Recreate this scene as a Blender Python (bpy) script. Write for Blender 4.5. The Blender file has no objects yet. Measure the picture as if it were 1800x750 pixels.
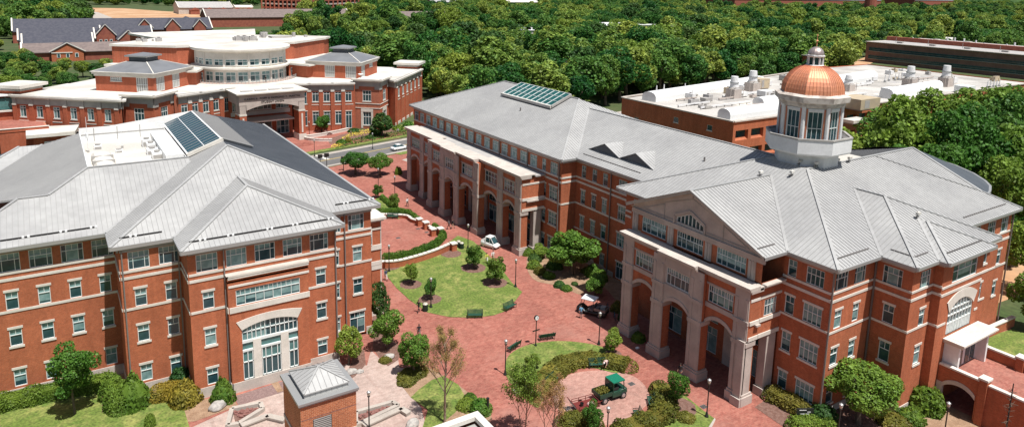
import bpy, bmesh, math, random
import numpy as np
from mathutils import Vector, Matrix
random.seed(7)
SC = bpy.context.scene
COL = SC.collection
PI = math.pi
# ------------------------------------------------------------------ camera
F_PX, CXP, CYP, PITCH, ROLL, YAW, CAM_H = 1249.0, 900.0, 195.47, 0.180849, 0.0233304, 0.582337, 42.0
_fw = np.array([0, math.cos(PITCH), -math.sin(PITCH)])
_r0 = np.array([1.0, 0, 0]); _u0 = np.cross(_r0, _fw)
_rt = math.cos(ROLL)*_r0 + math.sin(ROLL)*_u0
_up = -math.sin(ROLL)*_r0 + math.cos(ROLL)*_u0
_M = np.array([[math.cos(YAW), math.sin(YAW), 0], [-math.sin(YAW), math.cos(YAW), 0], [0, 0, 1.0]])
RT, UP, FW = _M@_rt, _M@_up, _M@_fw
def at(x, y, z=0.0):
    "ground point (or point at height z) seen at a pixel of the 1800x750 photograph"
    d = RT*(x-CXP)/F_PX - UP*(y-CYP)/F_PX + FW
    t = (z-CAM_H)/d[2]
    return (t*d[0], t*d[1])
def project(p):
    q = np.array([p[0], p[1], p[2]-CAM_H]); c = q@FW
    return (CXP+F_PX*(q@RT)/c, CYP-F_PX*(q@UP)/c, c)
cam_d = bpy.data.cameras.new('camera'); cam = bpy.data.objects.new('camera', cam_d); COL.objects.link(cam)
cam.matrix_world = Matrix(((RT[0], UP[0], -FW[0], 0), (RT[1], UP[1], -FW[1], 0), (RT[2], UP[2], -FW[2], CAM_H), (0, 0, 0, 1)))
cam_d.sensor_width = 36; cam_d.lens = F_PX/1800*36
cam_d.shift_y = -(375-CYP)/1800
cam_d.clip_start = 0.5; cam_d.clip_end = 6000
SC.camera = cam
# ------------------------------------------------------------------ light
SUNV = Vector((0.065, -0.40, 1.0)).normalized()
w = bpy.data.worlds.new('World'); SC.world = w; w.use_nodes = True
nt = w.node_tree; bg = nt.nodes['Background']
sky = nt.nodes.new('ShaderNodeTexSky'); sky.sky_type = 'NISHITA'; sky.sun_disc = False
sky.sun_elevation = math.asin(SUNV.z); sky.sun_rotation = math.atan2(SUNV.x, SUNV.y)
sky.air_density = 1.0; sky.dust_density = 1.5
nt.links.new(sky.outputs[0], bg.inputs[0]); bg.inputs[1].default_value = 0.058
sd = bpy.data.lights.new('sun', 'SUN'); so = bpy.data.objects.new('sun', sd); COL.objects.link(so)
sd.energy = 4.8; sd.angle = math.radians(0.5); sd.color = (1.0, 0.975, 0.935)
so.rotation_euler = SUNV.to_track_quat('Z', 'Y').to_euler(); so.location = (0, 0, 120)
SC.view_settings.view_transform = 'Standard'; SC.view_settings.look = 'None'
SC.view_settings.exposure = 0.36; SC.view_settings.gamma = 1.0
SC.cycles.max_bounces = 5; SC.cycles.diffuse_bounces = 2; SC.cycles.glossy_bounces = 2
SC.cycles.transmission_bounces = 2; SC.cycles.transparent_max_bounces = 4
# ------------------------------------------------------------------ materials
def mat(name, col, rough=0.8, metal=0.0, col2=None, nscale=1.0, nmix=(0.4, 0.6), bump=0.0, bscale=8.0, spec=None,
        col3=None, n3=0.08, coord='Object', fine=None):
    m = bpy.data.materials.new(name); m.use_nodes = True; t = m.node_tree; b = t.nodes['Principled BSDF']
    b.inputs['Roughness'].default_value = rough; b.inputs['Metallic'].default_value = metal
    if spec is not None: b.inputs['Specular IOR Level'].default_value = spec
    c4 = tuple(col)+(1,)
    b.inputs['Base Color'].default_value = c4
    tc = t.nodes.new('ShaderNodeTexCoord'); out = tc.outputs[coord]
    cur = None
    def noise(sc, det=4):
        n = t.nodes.new('ShaderNodeTexNoise'); n.inputs['Scale'].default_value = sc; n.inputs['Detail'].default_value = det
        t.links.new(out, n.inputs['Vector']); return n
    def mix(fac, a, bb, mode='MIX'):
        x = t.nodes.new('ShaderNodeMix'); x.data_type = 'RGBA'; x.blend_type = mode
        if isinstance(fac, float): x.inputs[0].default_value = fac
        else: t.links.new(fac, x.inputs[0])
        for i, v in ((6, a), (7, bb)):
            if isinstance(v, tuple): x.inputs[i].default_value = v
            else: t.links.new(v, x.inputs[i])
        return x.outputs[2]
    def ramp(o, lo, hi):
        r = t.nodes.new('ShaderNodeMapRange'); r.inputs[1].default_value = lo; r.inputs[2].default_value = hi
        t.links.new(o, r.inputs[0]); return r.outputs[0]
    if col2 is not None:
        cur = mix(ramp(noise(nscale).outputs[0], *nmix), c4, tuple(col2)+(1,))
    if col3 is not None:
        cur = mix(ramp(noise(n3, 3).outputs[0], .42, .62), cur if cur is not None else c4, tuple(col3)+(1,))
    if fine:
        f = ramp(noise(fine[0], 2).outputs[0], .3, .7)
        mm = t.nodes.new('ShaderNodeMapRange'); t.links.new(f, mm.inputs[0]); mm.inputs[3].default_value = 1-fine[1]; mm.inputs[4].default_value = 1+fine[1]
        vm = t.nodes.new('ShaderNodeVectorMath'); vm.operation = 'SCALE'
        if cur is None:
            vm.inputs[0].default_value = col
        else: t.links.new(cur, vm.inputs[0])
        t.links.new(mm.outputs[0], vm.inputs['Scale']); cur = vm.outputs[0]
    if cur is not None: t.links.new(cur, b.inputs['Base Color'])
    if bump:
        bn = t.nodes.new('ShaderNodeBump'); bn.inputs['Strength'].default_value = bump; bn.inputs['Distance'].default_value = .05
        t.links.new(noise(bscale, 5).outputs[0], bn.inputs['Height']); t.links.new(bn.outputs[0], b.inputs['Normal'])
    return m
def brick_mat(name, c1, c2, mortar, bw=.24, rh=.08, ms=.012, stain=.12, wall=True, big=None):
    m = bpy.data.materials.new(name); m.use_nodes = True; t = m.node_tree; b = t.nodes['Principled BSDF']
    b.inputs['Roughness'].default_value = .88; b.inputs['Specular IOR Level'].default_value = .25
    tc = t.nodes.new('ShaderNodeTexCoord'); sp = t.nodes.new('ShaderNodeSeparateXYZ'); t.links.new(tc.outputs['Object'], sp.inputs[0])
    cb = t.nodes.new('ShaderNodeCombineXYZ')
    if wall:
        ad = t.nodes.new('ShaderNodeMath'); ad.operation = 'ADD'; t.links.new(sp.outputs[0], ad.inputs[0]); t.links.new(sp.outputs[1], ad.inputs[1])
        t.links.new(ad.outputs[0], cb.inputs[0]); t.links.new(sp.outputs[2], cb.inputs[1])
    else:
        t.links.new(sp.outputs[0], cb.inputs[0]); t.links.new(sp.outputs[1], cb.inputs[1])
    bt = t.nodes.new('ShaderNodeTexBrick'); t.links.new(cb.outputs[0], bt.inputs['Vector'])
    bt.inputs['Scale'].default_value = 1; bt.inputs['Brick Width'].default_value = bw; bt.inputs['Row Height'].default_value = rh
    bt.inputs['Mortar Size'].default_value = ms; bt.inputs['Color1'].default_value = c1+(1,); bt.inputs['Color2'].default_value = c2+(1,)
    bt.inputs['Mortar'].default_value = mortar+(1,); bt.inputs['Mortar Smooth'].default_value = .5
    cur = bt.outputs[0]
    for sc, amt in ((.25, stain), (2.2, stain*.7), (6. if not wall else 11., stain*1.1), (1.6, stain*.8)):
        n = t.nodes.new('ShaderNodeTexNoise'); n.inputs['Scale'].default_value = sc; n.inputs['Detail'].default_value = 4
        if sc == 1.6:
            mp = t.nodes.new('ShaderNodeMapping'); mp.inputs['Scale'].default_value = (1, 1, .12 if wall else .5); t.links.new(tc.outputs['Object'], mp.inputs['Vector']); t.links.new(mp.outputs[0], n.inputs['Vector'])
        else: t.links.new(tc.outputs['Object'], n.inputs['Vector'])
        r = t.nodes.new('ShaderNodeMapRange'); r.inputs[1].default_value = .3; r.inputs[2].default_value = .7
        r.inputs[3].default_value = 1-amt; r.inputs[4].default_value = 1+amt; t.links.new(n.outputs[0], r.inputs[0])
        v = t.nodes.new('ShaderNodeVectorMath'); v.operation = 'SCALE'; t.links.new(cur, v.inputs[0]); t.links.new(r.outputs[0], v.inputs['Scale'])
        cur = v.outputs[0]
    if big:
        n = t.nodes.new('ShaderNodeTexNoise'); n.inputs['Scale'].default_value = .09; n.inputs['Detail'].default_value = 6; n.inputs['Roughness'].default_value = .7
        t.links.new(tc.outputs['Object'], n.inputs['Vector'])
        r = t.nodes.new('ShaderNodeMapRange'); r.inputs[1].default_value = .52; r.inputs[2].default_value = .72; r.inputs[4].default_value = .6
        t.links.new(n.outputs[0], r.inputs[0])
        x = t.nodes.new('ShaderNodeMix'); x.data_type = 'RGBA'; t.links.new(r.outputs[0], x.inputs[0]); t.links.new(cur, x.inputs[6]); x.inputs[7].default_value = big+(1,)
        cur = x.outputs[2]
    if not wall:
        b2 = t.nodes.new('ShaderNodeTexBrick'); t.links.new(cb.outputs[0], b2.inputs['Vector']); b2.offset = 0; b2.inputs['Scale'].default_value = 1; b2.inputs['Brick Width'].default_value = 5.2; b2.inputs['Row Height'].default_value = 5.2; b2.inputs['Mortar Size'].default_value = .16
        b2.inputs['Color1'].default_value = (1, 1, 1, 1); b2.inputs['Color2'].default_value = (.93, .93, .94, 1); b2.inputs['Mortar'].default_value = (.91, .89, .89, 1)
        x = t.nodes.new('ShaderNodeMix'); x.data_type = 'RGBA'; x.blend_type = 'MULTIPLY'; x.inputs[0].default_value = 1; t.links.new(cur, x.inputs[6]); t.links.new(b2.outputs[0], x.inputs[7]); cur = x.outputs[2]
    t.links.new(cur, b.inputs['Base Color'])
    return m
def leaf_mat(name, a, b2, c=None, rnd=.25):
    m = bpy.data.materials.new(name); m.use_nodes = True; t = m.node_tree; b = t.nodes['Principled BSDF']
    b.inputs['Roughness'].default_value = .55; b.inputs['Specular IOR Level'].default_value = .25
    ge = t.nodes.new('ShaderNodeNewGeometry')
    n = t.nodes.new('ShaderNodeTexNoise'); n.inputs['Scale'].default_value = .45; n.inputs['Detail'].default_value = 3
    t.links.new(ge.outputs['Position'], n.inputs['Vector'])
    r = t.nodes.new('ShaderNodeMapRange'); r.inputs[1].default_value = .35; r.inputs[2].default_value = .65; t.links.new(n.outputs[0], r.inputs[0])
    x = t.nodes.new('ShaderNodeMix'); x.data_type = 'RGBA'; t.links.new(r.outputs[0], x.inputs[0]); x.inputs[6].default_value = a+(1,); x.inputs[7].default_value = b2+(1,)
    oi = t.nodes.new('ShaderNodeObjectInfo')
    hs = t.nodes.new('ShaderNodeHueSaturation')
    mh = t.nodes.new('ShaderNodeMapRange'); t.links.new(oi.outputs['Random'], mh.inputs[0]); mh.inputs[3].default_value = .5-.045*rnd/.25; mh.inputs[4].default_value = .5+.03*rnd/.25
    mv = t.nodes.new('ShaderNodeMapRange'); t.links.new(oi.outputs['Random'], mv.inputs[0]); mv.inputs[3].default_value = 1+rnd*1.3; mv.inputs[4].default_value = 1-rnd*1.2
    t.links.new(mh.outputs[0], hs.inputs['Hue']); t.links.new(mv.outputs[0], hs.inputs['Value']); t.links.new(x.outputs[2], hs.inputs['Color'])
    rp = t.nodes.new('ShaderNodeMapRange'); t.links.new(ge.outputs['Random Per Island'], rp.inputs[0]); rp.inputs[3].default_value = .65; rp.inputs[4].default_value = 1.4
    vs = t.nodes.new('ShaderNodeVectorMath'); vs.operation = 'SCALE'; t.links.new(hs.outputs[0], vs.inputs[0]); t.links.new(rp.outputs[0], vs.inputs['Scale'])
    t.links.new(vs.outputs[0], b.inputs['Base Color'])
    tr = t.nodes.new('ShaderNodeBsdfTranslucent'); t.links.new(vs.outputs[0], tr.inputs[0])
    ms = t.nodes.new('ShaderNodeMixShader'); ms.inputs[0].default_value = .33
    t.links.new(b.outputs[0], ms.inputs[1]); t.links.new(tr.outputs[0], ms.inputs[2])
    t.links.new(ms.outputs[0], t.nodes['Material Output'].inputs[0])
    return m
M = {}
M['brick'] = brick_mat('orange_brick', (.45, .118, .048), (.36, .09, .036), (.42, .20, .12))
M['brick_near'] = brick_mat('tower_brick', (.50, .15, .06), (.34, .085, .033), (.56, .33, .2), .32, .115, .02)
M['brick_sc'] = brick_mat('red_brick', (.44, .105, .048), (.37, .085, .038), (.40, .17, .11))
M['brick_dark'] = brick_mat('dark_brown_brick', (.25, .13, .10), (.21, .11, .085), (.22, .14, .11))
M['brick_far'] = mat('far_brick', (.26, .075, .05), .9, col2=(.32, .10, .06), nscale=.6)
M['brick_path'] = brick_mat('red_pavers', (.37, .145, .105), (.29, .095, .07), (.33, .16, .13), .45, .22, .012, .14, False, (.40, .21, .165))
M['brick_mid'] = brick_mat('rosy_pavers', (.44, .25, .20), (.38, .20, .16), (.38, .24, .2), .45, .22, .012, .14, False, (.46, .34, .29))
M['brick_pink'] = brick_mat('pale_pavers', (.47, .36, .31), (.42, .31, .265), (.40, .33, .29), .6, .3, .012, .12, False, (.40, .25, .21))
M['stone'] = mat('cast_stone', (.56, .50, .44), .85, col2=(.48, .43, .38), nscale=.7, fine=(6, .08))
M['stone_pale'] = mat('pale_cast_stone', (.70, .655, .585), .85, col2=(.62, .58, .51), nscale=.5, fine=(6, .06))
M['stone_grey'] = mat('grey_stone_panel', (.33, .31, .29), .85, col2=(.38, .36, .33), nscale=.6)
M['stone_lilac'] = mat('portico_stone', (.50, .43, .38), .85, col2=(.42, .36, .32), nscale=.5, fine=(4, .07))
M['membrane'] = mat('white_roof_membrane', (.72, .69, .63), .85, col2=(.60, .57, .52), nscale=.35, col3=(.50, .47, .42), n3=.12, fine=(4, .07))
M['slate_metal'] = mat('slate_grey_metal', (.21, .215, .225), .5, .1, col2=(.18, .185, .195), nscale=.3)
M['lab_roof'] = mat('worn_grey_roof', (.43, .405, .37), .9, col2=(.33, .31, .28), nscale=.16, col3=(.52, .49, .45), n3=.07, fine=(2, .1))
M['membrane_grey'] = mat('grey_roof_membrane', (.42, .40, .38), .85, col2=(.36, .345, .33), nscale=.5)
M['metal'] = mat('standing_seam_metal', (.42, .415, .40), .5, .1, col2=(.36, .355, .345), nscale=.14, fine=(1.2, .07))
M['seam'] = mat('metal_seam', (.31, .305, .30), .55, .1)
M['metal_dark'] = mat('dark_seam_metal', (.10, .11, .125), .5, .3, col2=(.12, .13, .145), nscale=.4)  # darker copy of the roof metal; paints shade onto the left building's right slope
M['gutter'] = mat('gutter_metal', (.40, .40, .39), .45, .4)
M['pipe'] = mat('painted_downpipe', (.22, .20, .19), .5, .3)
M['white'] = mat('white_paint', (.80, .80, .78), .5, fine=(3, .04))
M['frame'] = mat('white_window_frame', (.74, .77, .74), .45)
M['cream'] = mat('cream_panel', (.62, .55, .42), .6)
M['glass'] = mat('dark_glass', (.018, .055, .066), .1, 0, spec=.45, col2=(.04, .09, .10), nscale=.6)
M['blind'] = mat('blinds_behind_glass', (.15, .26, .255), .15, spec=.4, col2=(.25, .37, .36), nscale=1.4)
M['glass_teal'] = mat('teal_glass', (.055, .16, .155), .1, spec=.7, col2=(.09, .22, .21), nscale=.9)
M['glass_roof'] = mat('skylight_glass', (.012, .075, .068), .18, spec=.6, col2=(.02, .10, .09), nscale=.5)
M['glass_blue'] = mat('blue_skylight_glass', (.012, .058, .075), .22, spec=.6, col2=(.02, .055, .075), nscale=.5)
M['copper'] = mat('copper_sheet', (.72, .29, .155), .56, .35, col2=(.68, .29, .17), nscale=.8, fine=(2.5, .12))
M['copper_seam'] = mat('copper_seam', (.50, .19, .11), .5, .4)
M['lead'] = mat('weathered_lead', (.50, .42, .38), .4, .6, col2=(.42, .33, .31), nscale=1.5)
M['white_stone'] = mat('white_painted_stone', (.72, .71, .70), .7, col2=(.66, .65, .64), nscale=.6, fine=(4, .05))
M['stained_stone'] = mat('stained_stone', (.55, .50, .45), .85, col2=(.36, .31, .27), nscale=1.3, nmix=(.45, .6))
M['asphalt'] = mat('asphalt', (.145, .14, .135), .9, col2=(.125, .12, .115), nscale=.3, fine=(5, .12))
M['paint_line'] = mat('road_paint', (.62, .60, .54), .7, fine=(3, .15))
M['paint_yellow'] = mat('yellow_road_paint', (.55, .40, .12), .7, fine=(3, .15))
M['concrete'] = mat('concrete', (.44, .39, .34), .9, col2=(.38, .335, .29), nscale=.5, fine=(5, .08))
M['grass'] = mat('grass', (.095, .15, .022), .9, col2=(.25, .255, .07), nscale=.9, nmix=(.36, .66), col3=(.11, .16, .024), n3=.25, fine=(4, .38), bump=.6, bscale=14)
M['grass_wild'] = mat('rough_grass', (.045, .075, .018), .95, col2=(.07, .085, .028), nscale=.12, fine=(1.5, .25))
M['mulch'] = mat('mulch', (.15, .075, .055), .95, col2=(.20, .115, .09), nscale=3, fine=(14, .3), bump=.7, bscale=18)
M['mulch_pale'] = mat('pine_straw', (.34, .22, .14), .95, col2=(.27, .165, .10), nscale=1.2, fine=(12, .25), bump=.6, bscale=18)
M['gravel'] = mat('mauve_gravel', (.25, .165, .15), .95, col2=(.20, .125, .115), nscale=4, fine=(18, .3), bump=.7, bscale=22)
M['rock'] = mat('boulder_rock', (.45, .42, .38), .9, col2=(.30, .28, .26), nscale=1.8, bump=.6, bscale=4)
M['redrock'] = mat('red_slate', (.19, .075, .06), .9, col2=(.26, .13, .11), nscale=5, bump=.6, bscale=8)
M['dirt'] = mat('red_clay', (.52, .34, .20), .95, col2=(.44, .24, .12), nscale=.05, fine=(.4, .15))
M['bark'] = mat('bark', (.14, .105, .075), .95, col2=(.10, .075, .055), nscale=4)
M['bark_pale'] = mat('pale_bark', (.30, .24, .17), .95, col2=(.22, .17, .12), nscale=4)
M['leaf'] = leaf_mat('leaves_fresh', (.085, .19, .024), (.14, .26, .04))
M['leaf_wood'] = leaf_mat('leaves_woodland', (.05, .15, .028), (.15, .285, .05), rnd=.44)
M['leaf_dark'] = leaf_mat('leaves_dark', (.035, .095, .022), (.065, .14, .03), rnd=.15)
M['leaf_lime'] = leaf_mat('leaves_lime', (.16, .24, .03), (.21, .29, .045), rnd=.1)
M['leaf_gold'] = leaf_mat('leaves_gold', (.30, .24, .03), (.20, .19, .03), rnd=.1)
M['leaf_box'] = leaf_mat('hedge_leaves', (.07, .15, .018), (.13, .22, .03), rnd=.15)
M['leaf_olive'] = leaf_mat('hedge_olive', (.12, .13, .022), (.20, .19, .032), rnd=.15)
M['leaf_bud'] = leaf_mat('leaf_buds', (.30, .20, .07), (.36, .27, .09), rnd=.1)
M['flower'] = mat('yellow_flowers', (.75, .58, .05), .8, col2=(.55, .45, .06), nscale=3)
M['black'] = mat('black_paint', (.018, .02, .02), .45)
M['bench_green'] = mat('green_bench_paint', (.02, .075, .05), .5)
M['green_paint'] = mat('green_vehicle_paint', (.01, .17, .10), .35, spec=.6)
M['green_dark'] = mat('dark_green_body', (.01, .05, .03), .4)
M['red_paint'] = mat('red_paint', (.16, .03, .025), .5)
M['rubber'] = mat('rubber', (.02, .02, .02), .9)
M['chrome'] = mat('alloy', (.55, .55, .55), .35, .8)
M['car_white'] = mat('white_car_paint', (.80, .81, .80), .25, spec=.6)
M['lens'] = mat('lamp_lens', (.50, .47, .38), .25, fine=(5, .05))
M['skin'] = mat('skin', (.45, .25, .17), .6); M['skin_dark'] = mat('dark_skin', (.10, .05, .035), .6)
M['cloth_black'] = mat('black_cloth', (.02, .02, .022), .9); M['cloth_navy'] = mat('navy_cloth', (.03, .04, .10), .9)
M['cloth_white'] = mat('white_cloth', (.72, .72, .70), .9); M['cloth_blue'] = mat('blue_cloth', (.12, .28, .42), .9)
M['cloth_yellow'] = mat('yellow_cloth', (.65, .60, .12), .9); M['cloth_tan'] = mat('tan_cloth', (.42, .34, .25), .9)
M['cloth_pink'] = mat('pink_cloth', (.62, .42, .38), .9); M['cloth_grey'] = mat('grey_cloth', (.14, .14, .15), .9)
M['hair'] = mat('dark_hair', (.03, .02, .015), .7)
M['shingle'] = mat('dark_shingles', (.055, .057, .075), .9, col2=(.075, .075, .092), nscale=.8)
M['shingle_br'] = mat('brown_shingles', (.20, .155, .14), .9, col2=(.16, .125, .115), nscale=.6)
M['tan'] = mat('tan_panels', (.50, .40, .26), .7, col2=(.42, .34, .24), nscale=.6)
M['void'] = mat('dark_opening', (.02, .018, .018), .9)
M['door_dark'] = mat('dark_interior', (.05, .045, .045), .8)
# ------------------------------------------------------------------ mesh builder
class MB:
    def __init__(s): s.v = []; s.f = []; s.m = []; s.mats = []
    def mi(s, m):
        if m not in s.mats: s.mats.append(m)
        return s.mats.index(m)
    def poly(s, pts, m):
        n = len(s.v); s.v += [tuple(p) for p in pts]; s.f.append(tuple(range(n, n+len(pts)))); s.m.append(s.mi(m))
    def raw(s, vs, fs, m):
        n = len(s.v); s.v += [tuple(p) for p in vs]; k = s.mi(m)
        for f in fs: s.f.append(tuple(n+i for i in f)); s.m.append(k)
    def box(s, x0, y0, z0, x1, y1, z1, m):
        if x0 > x1: x0, x1 = x1, x0
        if y0 > y1: y0, y1 = y1, y0
        if z0 > z1: z0, z1 = z1, z0
        s.raw([(x0,y0,z0),(x1,y0,z0),(x1,y1,z0),(x0,y1,z0),(x0,y0,z1),(x1,y0,z1),(x1,y1,z1),(x0,y1,z1)],
              [(0,3,2,1),(4,5,6,7),(0,1,5,4),(1,2,6,5),(2,3,7,6),(3,0,4,7)], m)
    def prism(s, poly, z0, z1, m, mtop=None, bottom=True):
        n = len(poly); a = sum(poly[i][0]*poly[(i+1)%n][1]-poly[(i+1)%n][0]*poly[i][1] for i in range(n))
        if a < 0: poly = poly[::-1]
        lo = [(p[0], p[1], z0) for p in poly]; hi = [(p[0], p[1], z1) for p in poly]
        s.poly(hi, mtop or m)
        if bottom: s.poly(lo[::-1], m)
        for i in range(n):
            j = (i+1) % n; s.poly([lo[i], lo[j], hi[j], hi[i]], m)
    def slab(s, pts, th, m, ms=None):
        "polygon (3-D, any slope) with thickness th straight down"
        lo = [(p[0], p[1], p[2]-th) for p in pts]; n = len(pts)
        s.poly(pts, m); s.poly(lo[::-1], ms or m)
        for i in range(n):
            j = (i+1) % n; s.poly([lo[i], lo[j], pts[j], pts[i]][::1], ms or m)
    def bar(s, p, q, wd, h, m, up=(0, 0, 1)):
        p = Vector(p); q = Vector(q); d = (q-p)
        if d.length < 1e-6: return
        d.normalize(); up = Vector(up); side = d.cross(up)
        if side.length < 1e-4: side = d.cross(Vector((1, 0, 0)))
        side.normalize(); u2 = side.cross(d).normalized()
        a, b = side*wd/2, u2*h/2
        vs = [p-a-b, p+a-b, p+a+b, p-a+b, q-a-b, q+a-b, q+a+b, q-a+b]
        s.raw(vs, [(0,1,2,3),(7,6,5,4),(0,4,5,1),(1,5,6,2),(2,6,7,3),(3,7,4,0)], m)
    def tube(s, p, q, r0, r1, m, n=8, caps=True):
        p = Vector(p); q = Vector(q); d = (q-p).normalized(); a = d.cross(Vector((0, 0, 1)))
        if a.length < 1e-3: a = Vector((1, 0, 0))
        a.normalize(); b = d.cross(a)
        vs = [p+(a*math.cos(2*PI*i/n)+b*math.sin(2*PI*i/n))*r0 for i in range(n)]+[q+(a*math.cos(2*PI*i/n)+b*math.sin(2*PI*i/n))*r1 for i in range(n)]
        fs = [(i, (i+1) % n, n+(i+1) % n, n+i) for i in range(n)]
        if caps: fs += [tuple(range(n))[::-1], tuple(range(n, 2*n))]
        s.raw(vs, fs, m)
    def lathe(s, prof, m, n=16, c=(0, 0), ph=0.0, cap=True):
        vs = []; fs = []
        for (r, z) in prof:
            for i in range(n): vs.append((c[0]+r*math.cos(ph+2*PI*i/n), c[1]+r*math.sin(ph+2*PI*i/n), z))
        for k in range(len(prof)-1):
            for i in range(n): fs.append((k*n+i, k*n+(i+1) % n, (k+1)*n+(i+1) % n, (k+1)*n+i))
        if cap:
            fs.append(tuple(range(n))[::-1]); fs.append(tuple(range((len(prof)-1)*n, len(prof)*n)))
        s.raw(vs, fs, m)
    def mesh(s, name, smooth=False):
        me = bpy.data.meshes.new(name); me.from_pydata(s.v, [], s.f)
        for m in s.mats: me.materials.append(M[m])
        me.polygons.foreach_set('material_index', s.m)
        if smooth: me.polygons.foreach_set('use_smooth', [True]*len(s.f))
        me.update(); return me
    def build(s, name, parent=None, smooth=False):
        o = bpy.data.objects.new(name, s.mesh(name, smooth)); COL.objects.link(o)
        if parent is not None: adopt(o, parent)
        return o
INV = {}
def adopt(o, root):
    o.parent = root
    if root.name in INV: o.matrix_parent_inverse = INV[root.name]
def tag(o, label=None, cat=None, group=None, kind=None):
    if label: o['label'] = label
    if cat: o['category'] = cat
    if group: o['group'] = group
    if kind: o['kind'] = kind
    return o
def thing(name, label, cat, loc=(0, 0, 0), rz=0.0, group=None, worldspace=False):
    o = bpy.data.objects.new(name, None); COL.objects.link(o); o.empty_display_size = .5
    o.location = loc; o.rotation_euler = (0, 0, rz); tag(o, label, cat, group)
    if worldspace: INV[o.name] = (Matrix.Translation(loc) @ Matrix.Rotation(rz, 4, 'Z')).inverted()
    return o
def kids(o): return [c for c in ALLKIDS.get(o.name, [])]
def copy_thing(root, loc, rz=None, label=None, group=None, scale=None):
    r = root.copy(); COL.objects.link(r); r.location = loc
    if rz is not None: r.rotation_euler = (0, 0, rz)
    if scale is not None: r.scale = scale
    if label: r['label'] = label
    if group: r['group'] = group
    for c in root.children:
        k = c.copy(); COL.objects.link(k); k.parent = r
        for g in c.children:
            h = g.copy(); COL.objects.link(h); h.parent = k
    return r
# ------------------------------------------------------------------ windows
SPEC = {  # (lower splits, upper splits, transom height as a fraction)
 'small': ([], [.5], .62), 'wide': ([.23, .77], [.23, .5, .77], .64), 'three': ([.33, .67], [.33, .67], .62),
 'four': ([.25, .5, .75], [.25, .5, .75], .6), 'long': ([.14, .3, .43, .57, .7, .86], [.07, .14, .22, .3, .36, .43, .5, .57, .64, .7, .78, .86], .62),
 'port': ([.18, .36, .64, .82], [.09, .18, .27, .36, .5, .64, .73, .82, .91], .62), 'two': ([.5], [.5], .62), 'door': ([.5], [.33, .67], .72),
 'louver': ([.2, .4, .6, .8], [.2, .4, .6, .8], .5), 'plain': ([], [], None), 'tall': ([.33, .67], [.33, .67], .45), 'pair': ([.5], [.5], .78)}
_wc = {}
def win_meshes(w_, h_, spec, var, fw):
    key = (round(w_, 2), round(h_, 2), spec, var, fw)
    if key in _wc: return _wc[key]
    lo, hi, tf = SPEC[spec]
    rnd = random.Random(hash((round(w_, 1), spec, var)) % 1000+var)
    g = MB(); gy = .13
    cuts = [0]+list(lo)+[1]
    base = [0, .3, .55, .7, .85, 1.0][var % 6]
    for i in range(len(cuts)-1):
        fr = base if rnd.random() < .75 else rnd.choice([0, .4, .7, 1])
        zb = h_*(1-fr); x0, x1 = cuts[i]*w_, cuts[i+1]*w_
        if spec == 'louver': g.poly([(x0, gy, 0), (x1, gy, 0), (x1, gy, h_), (x0, gy, h_)], 'stone_grey'); continue
        if zb > .02: g.poly([(x0, gy, 0), (x1, gy, 0), (x1, gy, zb), (x0, gy, zb)], 'glass')
        if zb < h_-.02: g.poly([(x0, gy, zb), (x1, gy, zb), (x1, gy, h_), (x0, gy, h_)], 'blind')
    f = MB(); t = fw; y0, y1 = .05, .17
    f.box(0, y0, 0, t, y1, h_, 'frame'); f.box(w_-t, y0, 0, w_, y1, h_, 'frame')
    f.box(t, y0, 0, w_-t, y1, t, 'frame'); f.box(t, y0, h_-t, w_-t, y1, h_, 'frame')
    zt = h_*tf if tf else h_-t
    if tf: f.box(t, y0+.01, zt-t/2, w_-t, y1, zt+t/2, 'frame')
    for c in lo: f.box(c*w_-t*.4, y0+.02, t, c*w_+t*.4, y1, zt-t/2, 'frame')
    if tf:
        for c in hi: f.box(c*w_-t*.35, y0+.02, zt+t/2, c*w_+t*.35, y1, h_-t, 'frame')
    _wc[key] = (g.mesh('window'), f.mesh('frame')); return _wc[key]
_bx = {}
def box_mesh(name, key, boxes, m):
    k = (name, key, m)
    if k not in _bx:
        b = MB()
        for q in boxes: b.box(*q, m)
        _bx[k] = b.mesh(name)
    return _bx[k]
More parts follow.
